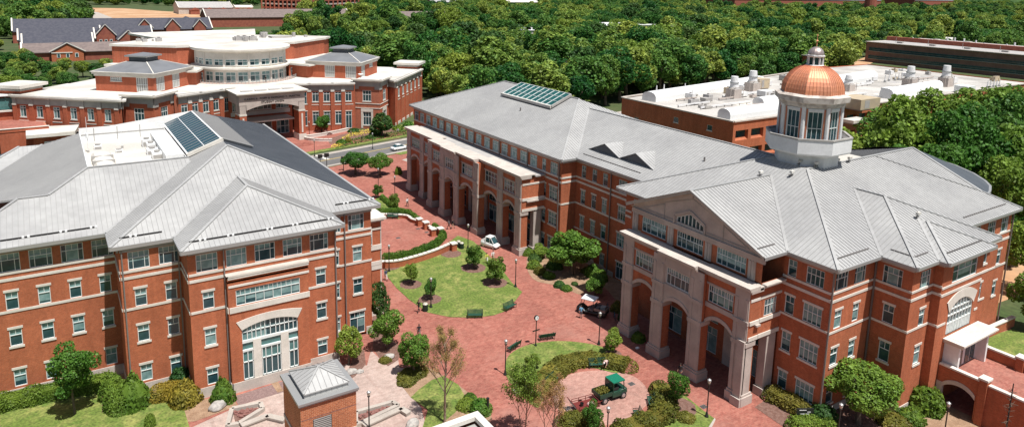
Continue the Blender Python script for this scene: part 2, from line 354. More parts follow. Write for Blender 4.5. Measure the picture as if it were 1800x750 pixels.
class Fac:
    "one flat facade with openings; outward is to the right of p0->p1"
    def __init__(s, bld, wallmb, p0, p1, z0, z1, m='brick', axis=None, trimmb=None):
        s.b = bld; s.mb = wallmb; s.p0 = Vector((p0[0], p0[1], 0)); s.p1 = Vector((p1[0], p1[1], 0)); s.L = (s.p1-s.p0).length
        s.d = (s.p1-s.p0).normalized(); s.n = Vector((s.d.y, -s.d.x, 0)); s.z0 = z0; s.z1 = z1; s.m = m; s.h = []; s.ax = axis; s.own = trimmb is None; s.t = trimmb or MB()
    def S(s, c):
        if s.ax is None: return c
        return abs(c-(s.p0.x if s.ax == 'x' else s.p0.y))
    def P(s, a, out, z): return tuple(s.p0+s.d*a+s.n*out+Vector((0, 0, z)))
    def rng(s, a, b):
        a, b = s.S(a), s.S(b); return (a, b) if a < b else (b, a)
    def hole(s, a, b, z0, z1, depth=.22):
        a, b = s.rng(a, b); s.h.append((max(a, 0.01), min(b, s.L-.01), z0, z1, depth)); return a, b
    def win(s, a, b, z0, z1, spec='small', var=None, lintel=True, sill=True, fw=.062, name='window', stone='stone_pale', reveal=.22):
        a, b = s.hole(a, b, z0, z1, reveal)
        if var is None: var = random.randrange(6)
        g, f = win_meshes(b-a, z1-z0, spec, var, fw)
        o = bpy.data.objects.new(name, g); COL.objects.link(o)
        adopt(o, s.b); o.location = s.P(a, 0, z0); o.rotation_euler = (0, 0, math.atan2(s.d.y, s.d.x))
        fo = bpy.data.objects.new('frame', f); COL.objects.link(fo); fo.parent = o
        w_ = round(b-a, 2); h_ = round(z1-z0, 2)
        if lintel:
            l = bpy.data.objects.new('lintel', box_mesh('lintel', (w_, h_), [(-.12, -.05, h_, w_+.12, .2, h_+.24)], stone)); COL.objects.link(l); l.parent = o
        if sill:
            l = bpy.data.objects.new('sill', box_mesh('sill', (w_, h_), [(-.12, -.09, -.2, w_+.12, .2, 0)], stone)); COL.objects.link(l); l.parent = o
        return o
    def band(s, a, b, z0, z1, out=.06, m='stone_pale', mb=None):
        a, b = s.rng(a, b); solo = s.own and mb is None; mb = MB() if solo else (mb or s.t)
        P = s.P; vs = [P(a, .0-.02, z0), P(b, -.02, z0), P(b, out, z0), P(a, out, z0), P(a, -.02, z1), P(b, -.02, z1), P(b, out, z1), P(a, out, z1)]
        mb.raw(vs, [(0,1,2,3),(7,6,5,4),(3,2,6,7),(0,3,7,4),(1,5,6,2),(0,4,5,1)], m)
        if solo: mb.build('stone_band', s.b)
    def done(s):
        xs = sorted(set([0, s.L]+[q for h in s.h for q in h[:2]])); zs = sorted(set([s.z0, s.z1]+[q for h in s.h for q in h[2:4]]))
        xs = [x for x in xs if 0 <= x <= s.L]; zs = [z for z in zs if s.z0 <= z <= s.z1]
        for j in range(len(zs)-1):
            run = None
            for i in range(len(xs)-1):
                cx, cz = (xs[i]+xs[i+1])/2, (zs[j]+zs[j+1])/2
                inside = any(h[0] < cx < h[1] and h[2] < cz < h[3] for h in s.h)
                if not inside and run is None: run = xs[i]
                if inside and run is not None:
                    s.mb.poly([s.P(run, 0, zs[j]), s.P(xs[i], 0, zs[j]), s.P(xs[i], 0, zs[j+1]), s.P(run, 0, zs[j+1])], s.m); run = None
            if run is not None:
                s.mb.poly([s.P(run, 0, zs[j]), s.P(xs[-1], 0, zs[j]), s.P(xs[-1], 0, zs[j+1]), s.P(run, 0, zs[j+1])], s.m)
        for (a, b, z0, z1, dp) in s.h:
            if dp <= 0: continue
            A = [s.P(a, 0, z0), s.P(b, 0, z0), s.P(b, 0, z1), s.P(a, 0, z1)]; B = [s.P(a, -dp, z0), s.P(b, -dp, z0), s.P(b, -dp, z1), s.P(a, -dp, z1)]
            for i in range(4):
                j = (i+1) % 4; s.mb.poly([A[i], B[i], B[j], A[j]], s.m)
# ------------------------------------------------------------------ standing-seam roofs
def seam_face(mb, smb, pts, down, sp=.45, m='metal', th=.22, sm='seam', sh=.05, sw=.045, off=0.0):
    "sloped roof polygon with raised seams running along the plan direction `down`"
    mb.slab(pts, th, m)
    P = [Vector(p) for p in pts]
    nrm = Vector((0, 0, 0))
    for i in range(len(P)):
        a, b = P[i], P[(i+1) % len(P)]; nrm += a.cross(b)
    nrm.normalize()
    if nrm.z < 0: nrm = -nrm
    dx, dy = down; L = math.hypot(dx, dy); dx /= L; dy /= L
    def zz(x, y): return P[0].z-(nrm.x*(x-P[0].x)+nrm.y*(y-P[0].y))/nrm.z
    A = [(p.x*dx+p.y*dy, -p.x*dy+p.y*dx) for p in P]
    b0 = min(a[1] for a in A); b1 = max(a[1] for a in A)
    k = math.ceil((b0+.02-off)/sp)
    while k*sp+off < b1-.02:
        bb = k*sp+off; xs = []
        for i in range(len(A)):
            (a1, c1), (a2, c2) = A[i], A[(i+1) % len(A)]
            if (c1 <= bb) != (c2 <= bb): xs.append(a1+(a2-a1)*(bb-c1)/(c2-c1))
        xs.sort()
        for i in range(0, len(xs)-1, 2):
            if xs[i+1]-xs[i] < .25: continue
            q = []
            for a in (xs[i]+.05, xs[i+1]-.05):
                x, y = a*dx-bb*dy, a*dy+bb*dx
                q.append(Vector((x, y, zz(x, y)+sh/2)))
            smb.bar(q[0], q[1], sw, sh, sm, up=nrm)
        k += 1
def cap(mb, p, q, m='metal', wd=.3, h=.09, lift=.05):
    mb.bar((p[0], p[1], p[2]+lift), (q[0], q[1], q[2]+lift), wd, h, m)
def eave(mb, pts, z=None, m='gutter', h=.26, wd=.16):
    for a, b in zip(pts[:-1], pts[1:]):
        mb.bar((a[0], a[1], a[2]-.16), (b[0], b[1], b[2]-.16), wd, h, m)
S_ = .4167
# ------------------------------------------------------------------ left academic building
LB = thing('academic_building', 'brick building at the left with blue skylight and sunken white roof deck', 'building', (12, 84, 0), worldspace=True)
wl = MB(); tr = MB()
def top_band(F, a, b):
    F.band(a, b, 13.05, 13.28); F.band(a, b, 12.38, 12.66); F.band(a, b, 15.25, 15.95, .16, 'stone_grey')
def low_band(F, a, b): F.band(a, b, 9.13, 9.38)
# left front wall
F = Fac(LB, wl, (-30, 80.4), (4.2, 80.4), 1.1, 16.0, axis='x')
for i in range(11):
    c = 3.12-2.64*i
    F.win(c-.95, min(c+.97, 4.1), 13.3, 15.15, 'wide', lintel=False, sill=False)
    F.win(c-.5, c+.53, 9.4, 11.25, 'small', sill=False); F.win(c-.5, c+.53, 5.62, 7.4, 'small'); F.win(c-.5, c+.53, 1.3, 3.12, 'small', sill=False)
top_band(F, -30, 4.2); low_band(F, -30, 4.2); F.band(-30, 4.2, 0, 1.1, .08, 'stone'); F.done()
F = Fac(LB, wl, (4.2, 80.4), (4.2, 75.15), 1.1, 16.0, axis='y'); top_band(F, 80.4, 75.15); low_band(F, 80.4, 75.15); F.band(80.4, 75.15, 0, 1.1, .08, 'stone'); F.done()
F = Fac(LB, wl, (4.2, 75.15), (9.7, 75.15), 1.1, 16.0, axis='x')
F.win(4.97, 6.86, 13.3, 15.15, 'wide', 2, False, False); F.win(7.7, 9.55, 13.3, 15.15, 'wide', 1, False, False)
for a, b in ((5.35, 6.4), (8.1, 9.15)):
    F.win(a, b, 9.4, 11.25, 'small', sill=False); F.win(a, b, 5.62, 7.4, 'small'); F.win(a, b, 1.3, 3.1, 'small', sill=False)
top_band(F, 4.12, 9.7); low_band(F, 4.12, 9.7); F.band(4.1, 9.7, 0, 1.1, .08, 'stone'); F.done()
F = Fac(LB, wl, (9.7, 75.15), (9.7, 71.15), 1.1, 16.0, axis='y'); top_band(F, 75.15, 71.15); low_band(F, 75.15, 71.15); F.band(75.15, 71.15, 0, 1.1, .08, 'stone'); F.done()
F = Fac(LB, wl, (9.7, 71.15), (24.5, 71.15), 1.1, 16.0, axis='x')
for a, b in ((10.47, 12.45), (13.25, 15.2), (16.0, 18.02), (18.83, 20.81), (21.64, 23.62)): F.win(a, b, 13.3, 15.15, 'wide', lintel=False, sill=False)
for a, b in ((10.9, 11.95), (22.2, 23.27)):
    F.win(a, b, 9.4, 11.2, 'small', sill=False); F.win(a, b, 5.5, 7.3, 'small'); F.win(a, b, 1.25, 3.0, 'small', sill=False)
F.hole(13.4, 20.9, 1.2, 12.3, 0)
top_band(F, 9.62, 13.05); F.band(13.05, 21.15, 13.05, 13.28); F.band(13.05, 21.15, 15.25, 15.95, .16, 'stone_grey'); top_band(F, 21.15, 24.58)
low_band(F, 9.62, 13.1); low_band(F, 21.1, 24.58); F.band(9.6, 13.1, 0, 1.1, .08, 'stone'); F.band(21.1, 24.6, 0, 1.1, .08, 'stone'); F.done()
# projecting centre with the arched window
PV = 70.4
wl.box(13.1, PV, 11.9, 21.15, 71.14, 12.1, 'brick')
for x0, x1 in ((13.1, 13.4), (20.85, 21.15)): pass
F = Fac(LB, wl, (13.1, PV), (21.15, PV), 1.1, 12.3, axis='x')
F.win(13.85, 20.25, 9.36, 11.05, 'long', 4, False, False)
F.band(13.02, 21.23, 11.4, 11.62); F.band(13.02, 21.23, 8.72, 9.3, .1)
F.band(13.05, 21.2, 12.27, 12.5, .06); F.band(13.0, 21.25, 12.5, 12.66, .1); F.band(13.02, 21.23, 0, 1.1, .08, 'stone')
# arched opening: grid hole then spandrels
AX0, AX1, ZS, ZA = 14.25, 19.9, 6.68, 7.25
F.hole(AX0, AX1, 1.1, ZA+.01, 0)
F.done()
def arc(x0, x1, zs, za, n=16):
    c = (x0+x1)/2; hw = (x1-x0)/2; r = (hw*hw+(za-zs)**2)/(2*(za-zs)); cz = za-r
    return [(x0+(x1-x0)*i/n, cz+math.sqrt(max(r*r-(x0+(x1-x0)*i/n-c)**2, 0))) for i in range(n+1)]
ar = arc(AX0, AX1, ZS, ZA)
for (xa, za), (xb, zb) in zip(ar[:-1], ar[1:]):
    wl.poly([(xa, PV, za), (xb, PV, zb), (xb, PV, ZA+.01), (xa, PV, ZA+.01)], 'brick')
    wl.poly([(xa, PV, za), (xa, PV+.3, za), (xb, PV+.3, zb), (xb, PV, zb)], 'stone_pale')
for xx in (AX0, AX1): wl.poly([(xx, PV, 1.1), (xx, PV+.3, 1.1), (xx, PV+.3, ZS), (xx, PV, ZS)], 'brick')
top = [(13.75, 7.72), (17.07, 8.0), (20.38, 7.72)]
ring = MB(); outer = arc(13.75, 20.38, 7.62, 8.02)
for i in range(16):
    (xa, za), (xb, zb) = ar[i], ar[i+1]; (oa, pa), (ob, pb) = outer[i], outer[i+1]
    y = PV-.07
    ring.poly([(xa, y, za), (xb, y, zb), (ob, y, pb), (oa, y, pa)], 'stone_pale')
    ring.poly([(oa, y, pa), (ob, y, pb), (ob, PV, pb), (oa, PV, pa)], 'stone_pale'); ring.poly([(xa, y, za), (xa, PV, za), (xb, PV, zb), (xb, y, zb)], 'stone_pale')
ring.poly([(13.75, PV-.07, 7.62), (13.75, PV, 7.62), (AX0, PV, ZS), (AX0, PV-.07, ZS)], 'stone_pale')
ring.poly([(20.38, PV-.07, 7.62), (20.38, PV, 7.62), (AX1, PV, ZS), (AX1, PV-.07, ZS)], 'stone_pale')
ring.build('arch_surround', LB)
gw = MB(); y = PV+.2
for (xa, za), (xb, zb) in zip(ar[:-1], ar[1:]): gw.poly([(xa, y, 5.4), (xb, y, 5.4), (xb, y, zb), (xa, y, za)], 'glass' if (xa > 16.6) else 'blind')
gw.poly([(AX0, y, 1.1), (AX1, y, 1.1), (AX1, y, 2.9), (AX0, y, 2.9)], 'glass'); gw.poly([(AX0, y, 2.9), (AX1, y, 2.9), (AX1, y, 5.4), (AX0, y, 5.4)], 'glass_teal')
gwo = gw.build('arched_window', LB)
fr = MB()
for x0, x1 in ((15.3, 16.1), (18.1, 18.9)): fr.box(x0, PV+.02, 1.1, x1, PV+.3, 5.35, 'stone_pale')
for z0, z1 in ((5.15, 5.45), (4.2, 4.42)): fr.box(AX0, PV+.06, z0, AX1, PV+.28, z1, 'frame')
fr.box(AX0, PV+.1, 3.0, AX1, PV+.26, 3.09, 'frame'); fr.box(AX0, PV+.1, 1.1, AX1, PV+.26, 1.2, 'frame'); fr.box(AX0, PV+.1, 6.3, AX1, PV+.26, 6.38, 'frame')
for x in (14.25, 14.72, 15.2, 16.15, 16.5, 17.1, 17.7, 18.02, 18.92, 19.4, 19.82): fr.box(x, PV+.1, 1.1, x+.075, PV+.26, 4.2, 'frame')
for x in (14.25, 14.75, 15.2, 15.6, 16.1, 16.5, 17.05, 17.6, 18.0, 18.5, 18.92, 19.4, 19.82):
    zt = min(p[1] for p in ar if abs(p[0]-x) < .4)+.03
    fr.box(x, PV+.1, 5.45, x+.075, PV+.26, zt, 'frame')
for (xa, za), (xb, zb) in zip(ar[:-1], ar[1:]): fr.bar((xa, PV+.17, za-.05), (xb, PV+.17, zb-.05), .16, .1, 'frame')
o = fr.build('frame'); o.parent = gwo; 
o.matrix_parent_inverse = Matrix.Identity(4)
wl.box(13.1, PV+.001, 1.1, 13.104, 71.15, 12.3, 'brick'); wl.box(21.146, PV+.001, 1.1, 21.15, 71.15, 12.3, 'brick')
tr.box(13.0, PV-.1, 12.66, 21.25, 71.12, 12.7, 'stone')
tr.box(13.02, PV, 8.72, 13.1, 71.12, 9.3, 'stone_pale'); tr.box(13.02, PV, 0, 13.1, 71.12, 1.1, 'stone'); tr.box(21.15, PV, 0, 21.23, 71.12, 1.1, 'stone')
# return and recessed right end
F = Fac(LB, wl, (24.5, 71.15), (24.5, 75.3), 0, 16.0, axis='y'); top_band(F, 71.15, 75.3); low_band(F, 71.15, 75.3); F.done()
F = Fac(LB, wl, (24.5, 75.3), (30.15, 75.3), 0.3, 16.0, axis='x')
F.win(27.37, 29.3, 13.3, 15.15, 'wide', 0, False, False); F.win(24.9, 26.5, 13.3, 15.15, 'wide', 3, False, False)
F.win(27.9, 29.0, 9.4, 11.2, 'small', 5, sill=False); F.win(27.9, 29.0, 5.4, 7.25, 'small', 0)
for z0, z1 in ((9.4, 11.2), (5.4, 7.25), (1.25, 3.0)): F.win(25.3, 26.25, z0, z1, 'small')
F.win(27.4, 29.25, .35, 3.1, 'door', 0, sill=False, name='glazed_door')
top_band(F, 24.5, 30.2); low_band(F, 24.5, 30.2); F.band(29.4, 30.2, 0, .95, .08, 'stone'); F.band(24.5, 27.2, 0, .95, .08, 'stone'); F.done()
F = Fac(LB, wl, (30.15, 75.3), (30.15, 126), 0, 16.0, axis='y')
for i in range(17):
    c = 77+2.9*i
    if not 79 < c < 122: F.win(c-.5, c+.5, 9.4, 11.2); 
    F.win(c-.9, c+.9, 13.3, 15.15, 'wide', lintel=False, sill=False)
top_band(F, 75.2, 126); low_band(F, 75.2, 126); F.done()

F = Fac(LB, wl, (30.15, 126), (3.5, 124), 0, 15.6); F.done(); F = Fac(LB, wl, (3.5, 124), (-30, 100), 0, 13.4); F.done()
wl.build('wall', LB); tr.build('entrance_trim', LB)
# arcade on the plaza side
am = MB(); at_ = MB()
AU = 33.0
am.box(30.16, 79.3, 7.2, AU, 120, 12.4, 'brick')
at_.box(30.16, 79.05, 12.4, AU+.35, 120.2, 12.65, 'stone_pale'); at_.box(30.16, 78.8, 12.65, AU+.6, 120.4, 12.95, 'stone_pale')
at_.box(30.16, 79.22, 11.3, AU+.08, 120, 11.55, 'stone_pale'); at_.box(30.16, 79.2, 8.7, AU+.1, 120, 9.35, 'stone_pale'); at_.box(30.16, 79.2, 6.7, AU+.1, 120, 7.2, 'stone_pale')
for i in range(8):
    v = 79.3+5.7*i
    am.box(AU-1.2, v, 0, AU-.05, v+1.5, 6.7, 'brick'); at_.box(AU-.05, v, 0, AU+.1, v+1.5, 12.3, 'stone_pale'); at_.box(AU-1.35, v-.14, 0, AU+.25, v+1.64, 1.0, 'stone_pale')
at_.box(AU-1.25, 79.22, 6.1, AU+.12, 80.8, 6.7, 'stone_pale')
F = Fac(LB, am, (30.16, 79.28), (AU, 79.28), 7.3, 7.4, axis='x', trimmb=at_)
w_, f_ = win_meshes(1.5, 1.85, 'wide', 2, .075)
o = bpy.data.objects.new('window', w_); COL.objects.link(o); adopt(o, LB); o.location = (30.35, 79.1, 9.42)
k = bpy.data.objects.new('frame', f_); COL.objects.link(k); k.parent = o
o = am.build('arcade', LB)
k = at_.build('arcade_trim', LB)
# roof
rf = MB(); sm = rf; Z0 = 16.0
def R(u, v, z): return (u, v, z)
seam_face(rf, sm, [(9.1, 70.4, Z0), (25.2, 70.4, Z0), (17.15, 78.45, Z0+S_*8.05)], (0, 1), .47)
seam_face(rf, sm, [(9.1, 74.8, Z0), (9.1, 70.4, Z0), (17.15, 78.45, Z0+S_*8.05), (17.15, 82.85, Z0+S_*8.05)], (1, 0), .47)
seam_face(rf, sm, [(25.2, 70.4, Z0), (25.2, 74.8, Z0), (17.15, 82.85, Z0+S_*8.05), (17.15, 78.45, Z0+S_*8.05)], (1, 0), .47)
ZR = Z0+S_*13.8
seam_face(rf, sm, [(3.5, 74.8, Z0), (9.1, 74.8, Z0), (17.15, 82.85, Z0+S_*8.05), (25.2, 74.8, Z0), (31.1, 74.8, Z0), (17.3, 88.6, ZR)], (0, 1), .47)
zdk = Z0+S_*10.9
seam_face(rf, sm, [(3.5, 74.8, Z0), (17.3, 88.6, ZR), (17.3, 91.2, ZR), (13.2, 91.2, Z0+S_*9.7), (13.2, 89.2, Z0+S_*9.7), (3.5, 79.5, Z0)], (1, 0), .47)
# front-left plane
ZD = Z0+S_*(90.1-79.5)
seam_face(rf, sm, [(-30, 79.5, Z0), (3.5, 79.5, Z0), (13.2, 89.2, Z0+S_*9.7), (13.2, 90.1, ZD), (2.7, 90.1, ZD), (-1.1, 86.3, Z0+S_*6.8), (-3.75, 86.3, Z0+S_*6.8), (-10.5, 79.55, Z0+.02)], (0, 1), .47)
# faces turned to the left, with their seams across the view
D = lambda u: ZD-S_*(2.7-u)
seam_face(rf, sm, [(2.7, 90.1, ZD), (2.7, 110.5, ZD), (-1.6, 113.8, D(-1.6)), (-6.3, 108.6, D(-6.3)), (-8, 107, D(-8)), (-8, 92, D(-8)), (-3.8, 90.6, D(-3.8)), (-1.1, 86.3, D(-1.1))], (1, 0), .47)
seam_face(rf, sm, [(-13.5, 101.0, 13.6), (-6.3, 108.6, D(-6.3)), (-1.6, 113.8, D(-1.6)), (-4.2, 113.8, D(-1.6)), (-13.5, 104.5, 15.0)], (0, 1), .47)
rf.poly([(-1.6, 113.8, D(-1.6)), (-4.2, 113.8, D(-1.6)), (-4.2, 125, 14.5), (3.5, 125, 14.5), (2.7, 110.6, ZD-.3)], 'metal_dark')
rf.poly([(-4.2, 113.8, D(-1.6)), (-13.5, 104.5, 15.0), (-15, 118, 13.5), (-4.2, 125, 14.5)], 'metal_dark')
rf.slab([(-30, 86.2, Z0+S_*6.8), (-3.8, 86.3, Z0+S_*6.8), (-3.8, 90.6, D(-3.8)-.1), (-8, 92, D(-8)), (-30, 93, Z0)], .2, 'metal')
rf.slab([(-8, 92, D(-8)), (-8, 107, D(-8)), (-13.4, 101, 13.5), (-30, 100.5, 13.5), (-30, 93, Z0)], .2, 'metal')
# right slope, its shade put into the colour by the darker metal
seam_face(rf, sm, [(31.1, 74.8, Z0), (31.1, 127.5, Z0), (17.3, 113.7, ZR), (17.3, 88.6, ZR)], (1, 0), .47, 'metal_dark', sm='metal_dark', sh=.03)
seam_face(rf, sm, [(31.1, 127.5, Z0), (3.5, 127.5, Z0), (3.5, 125, Z0+.5), (17.3, 113.7, ZR)], (0, 1), .47)
seam_face(rf, sm, [(17.3, 91.3, ZR+.35), (21.0, 91.8, ZR+.35-S_*3.7), (21.0, 113, ZR+.35-S_*3.7), (17.3, 112.6, ZR+.35)], (1, 0), .55, 'metal', .35, sh=.09, sw=.09)
rf.slab([(13.2, 112.5, Z0+S_*9.7), (17.3, 112.5, ZR+.02), (17.3, 114, ZR), (2.7, 111.8, ZD)], .2, 'metal')
for a, b in (((9.1, 70.4, Z0), (17.15, 78.45, Z0+S_*8.05)), ((25.2, 70.4, Z0), (17.15, 78.45, Z0+S_*8.05)), ((17.15, 78.45, Z0+S_*8.05), (17.15, 82.85, Z0+S_*8.05)),
             ((3.5, 74.8, Z0), (17.3, 88.6, ZR)), ((31.1, 74.8, Z0), (17.3, 88.6, ZR)), ((31.1, 74.8, Z0), (31.1, 127.5, Z0)),
             ((2.7, 90.1, ZD), (-1.1, 86.3, D(-1.1))), ((-1.1, 86.3, D(-1.1)), (-3.75, 86.3, D(-1.1))), ((-3.75, 86.3, D(-1.1)), (-10.5, 79.55, Z0)), ((2.7, 90.1, ZD), (13.2, 90.1, ZD)),
             ((-6.3, 108.6, D(-6.3)), (-1.6, 113.8, D(-1.6))), ((-4.2, 113.8, D(-1.6)), (-13.5, 104.5, 15.0)), ((17.3, 91.2, ZR+.3), (21, 91.7, ZR+.35-S_*3.7)),
             ((9.1, 74.8, Z0), (17.15, 82.85, Z0+S_*8.05)), ((25.2, 74.8, Z0), (17.15, 82.85, Z0+S_*8.05)), ((3.5, 79.5, Z0), (13.2, 89.2, Z0+S_*9.7))):
    cap(rf, a, b)
ro = rf.build('roof', LB)
# stepped gutter apron: the broad eave seen along the front
gu = MB()
E = [(-30, 79.5), (3.5, 79.5), (3.5, 74.8), (9.1, 74.8), (9.1, 70.4), (25.2, 70.4), (25.2, 74.8), (31.1, 74.8), (31.1, 127.5)]
for (a, b) in zip(E[:-1], E[1:]):
    gu.bar((a[0], a[1], Z0-.17), (b[0], b[1], Z0-.17), .18, .36, 'gutter')
for i in range(len(E)-1):   # snow guard rail with its small posts, a hand above the sheet
    a, b = Vector((*E[i], 0)), Vector((*E[i+1], 0)); d = (b-a).normalized(); n = Vector((-d.y, d.x, 0))
    if abs(d.x) < .5: continue
    p, q = a+n*1.0+d*.9, b+n*1.0-d*.9
    if (q-p).length < 1: continue
    zr = Z0+S_*1.0
    gu.bar((p.x, p.y, zr+.09), (q.x, q.y, zr+.09), .11, .12, 'void')
    L = (q-p).length; t = 1.0
    while t < L:
        c = p+d*t; gu.box(c.x-.1, c.y-.1, zr, c.x+.1, c.y+.12, zr+.2, 'white'); c2 = c+d*.45; gu.box(c2.x-.1, c2.y-.1, zr, c2.x+.1, c2.y+.12, zr+.2, 'white'); t += random.choice([2.6, 3.1, 3.8])
gu.build('gutter', LB)
# downpipes
for (x, y) in ((4.45, 75.02), (9.45, 75.02), (13.0, 71.0), (24.35, 71.02), (26.9, 75.15)):
    p = MB(); p.box(x-.06, y-.1, .4, x+.06, y, 15.9, 'pipe'); p.build('downpipe', LB)
# roof deck well
dk = MB(); zf = 19.2
dk.box(2.75, 90.12, zf-.2, 13.15, 110.4, zf, 'membrane')
dk.box(2.72, 90.1, zf, 2.82, 110.4, ZD+.06, 'white'); dk.box(2.72, 110.3, zf, 13.2, 110.42, ZD+.7, 'white'); dk.box(13.1, 90.1, zf, 13.2, 110.4, Z0+S_*9.7+.06, 'white')
for x in (4.4, 7.2, 10.0): dk.box(x, 110.26, zf, x+.08, 110.3, ZD+.6, 'stone_grey')
dk.box(2.8, 110.25, zf+.95, 13.1, 110.3, zf+1.02, 'stone_grey')
dk.build('roof_deck', LB)
eq = MB(); eq.box(11.0, 92.5, zf, 13.0, 107.5, zf+1.15, 'white'); eq.build('equipment_housing', LB)
for (u0, v0, du, dv, h) in ((9.6, 103.4, 1.1, 1.2, 1.2), (9.9, 101, 1.0, 1.4, 1.1), (9.6, 98.4, 1.3, 1.2, .9), (9.9, 95.8, 1.2, 1.3, 1.0), (4.1, 104.5, .9, .9, .7), (6.3, 101.4, .8, .8, .5)):
    q = MB(); q.box(u0, v0, zf, u0+du, v0+dv, zf+h*.8, 'white'); q.tube((u0+du/2, v0+dv/2, zf+h*.8), (u0+du/2, v0+dv/2, zf+h), .3, .36, 'stone_grey', 12); q.box(u0+.08, v0-.03, zf+.1, u0+du-.08, v0, zf+h*.55, 'stone_grey'); q.build('roof_unit', LB)
vt = MB()
pr = [(-1.1, 0), (-1.1, .5), (-.8, .8), (0, .95), (.8, .8), (1.1, .5), (1.1, 0)]
for a, b in zip(pr[:-1], pr[1:]): vt.poly([(4.6+a[0], 91.6, zf+a[1]), (4.6+a[0], 99.5, zf+a[1]), (4.6+b[0], 99.5, zf+b[1]), (4.6+b[0], 91.6, zf+b[1])], 'membrane')
for y in (91.6, 99.5): vt.poly([(4.6+a[0], y, zf+a[1]) for a in pr], 'stone_grey')
for y in (94.0, 96.6): vt.box(3.45, y, zf+.3, 5.75, y+.12, zf+.98, 'stone_grey')
vt.build('vaulted_skylight', LB)
for (x, y, h) in ((3.4, 103.5, 4.6), (7.3, 104.2, 2.4)):
    an = MB(); an.tube((x, y, zf), (x, y, zf+h), .045, .02, 'white', 6); an.box(x-.12, y-.12, zf, x+.12, y+.12, zf+.3, 'stone_grey')
    if h > 4: an.tube((x, y, zf+1.9), (x, y, zf+2.5), .16, .16, 'white', 8)
    an.build('antenna', LB)
# long skylight on the slope facing left
sk = MB(); k0, k1 = 13.3, 17.15; v0, v1 = 91.4, 112.2; zs = lambda u: Z0+S_*(u-3.5)+.3
sk.slab([(k0, v0, zs(k0)), (k1, v0, zs(k1)), (k1, v1, zs(k1)), (k0, v1, zs(k0))], .3, 'glass_blue', 'white')
sko = sk.build('skylight', LB)
fr = MB()
for i in range(18): 
    v = v0+(v1-v0)*i/17; fr.bar((k0, v, zs(k0)+.03), (k1, v, zs(k1)+.03), .07, .05, 'gutter')
for u in (k0, (k0+k1)/2, k1): fr.bar((u, v0, zs(u)+.05), (u, v1, zs(u)+.05), .2 if u != (k0+k1)/2 else .08, .08, 'white')
fr.bar((k0-.15, v0-.2, zs(k0)+.0), (k1+.2, v0-.2, zs(k1)+.0), .35, .4, 'stone_pale')
o = fr.build('frame'); o.parent = sko
# ------------------------------------------------------------------ right academic building (long wing, portico, cupola)
RB = thing('academic_building', 'long brick building with arched arcades and a copper domed cupola', 'building', (70, 85, 0), worldspace=True)
wl = MB(); tr = MB()
def tb(F, a, b, sh=0):
    F.band(a, b, 12.78+sh, 13.03+sh); F.band(a, b, 12.05+sh, 12.35+sh); F.band(a, b, 15.2, 15.95, .16, 'stone_lilac')
def lb(F, a, b): F.band(a, b, 8.66, 8.92)
# long wing, wall turned to the plaza (u = 63.5)
F = Fac(RB, wl, (63.5, 133.9), (63.5, 82.4), 0, 16.0, axis='y')
F.win(83.42, 85.32, 13.03, 14.93, 'wide', lintel=False, sill=False); F.win(86.5, 87.5, 13.03, 14.93, 'small', lintel=False, sill=False)
for i in range(15):
    c = 89.88+2.87*i; F.win(c-.97, c+.97, 13.03, 14.93, 'wide', [5, 4, 5, 3, 5][i % 5], False, False)
F.win(131.7, 133.5, 13.03, 14.93, 'wide', 0, False, False)
for z0, z1 in ((8.95, 11.1), (4.95, 7.0), (1.0, 2.9)):
    F.win(83.35, 85.45, z0, z1, 'three', sill=z0 < 8); F.win(86.3, 87.35, z0, z1, 'small', sill=z0 < 8)
tb(F, 82.4, 88.2); lb(F, 82.4, 87.5); F.band(88.2, 133.9, 12.8, 13.03); F.band(88.2, 133.9, 15.2, 15.95, .16, 'stone_lilac'); F.band(82.4, 87.5, 0, .75, .08, 'stone')
# ground-floor glazing and pilasters behind the arches
for i, (v0, v1) in enumerate(((88.6, 91.3), (94.2, 97.2), (100.2, 103.2), (106, 108.6), (111.4, 114.2), (117, 119.8), (122.6, 125.4))):
    F.win(v0, v1, .3, 3.3, 'door', 0, False, False, name='glazed_door'); F.win(v0, v1, 3.9, 7.0, 'three', 0, False, False)
    F.band(v1+.35, v1+1.35, 0, 8.4, .3, 'stone')
F.done()
F = Fac(RB, wl, (63.5, 82.4), (66.3, 82.4), 0, 16.0, axis='x'); tb(F, 63.42, 66.3); lb(F, 63.42, 66.3); F.done()
F = Fac(RB, wl, (66.3, 82.4), (66.3, 66.0), 0, 16.0, axis='y')
for k, c in enumerate((80.6, 78.05, 75.65)):
    F.win(c-.52, c+.52, 13.05, 14.93, 'small', lintel=False, sill=False)
    for z0, z1 in ((8.95, 11.05), (4.98, 7.0), (.85, 2.65)): F.win(c-.53, c+.53, z0, z1, 'small', sill=z0 < 4)
F.win(71.0, 72.75, 13.05, 14.85, 'three', lintel=False, sill=False); F.win(71.1, 72.7, 8.95, 11.05, 'three', sill=False); F.win(71.1, 72.7, 4.98, 7.0, 'three', sill=False)
F.win(70.95, 72.55, .2, 2.65, 'door', 0, sill=False, name='glazed_door')
tb(F, 82.4, 66); lb(F, 82.4, 66); F.band(82.4, 66, 4.7, 4.92); F.band(82.4, 73, 0, .75, .08, 'stone'); F.done()
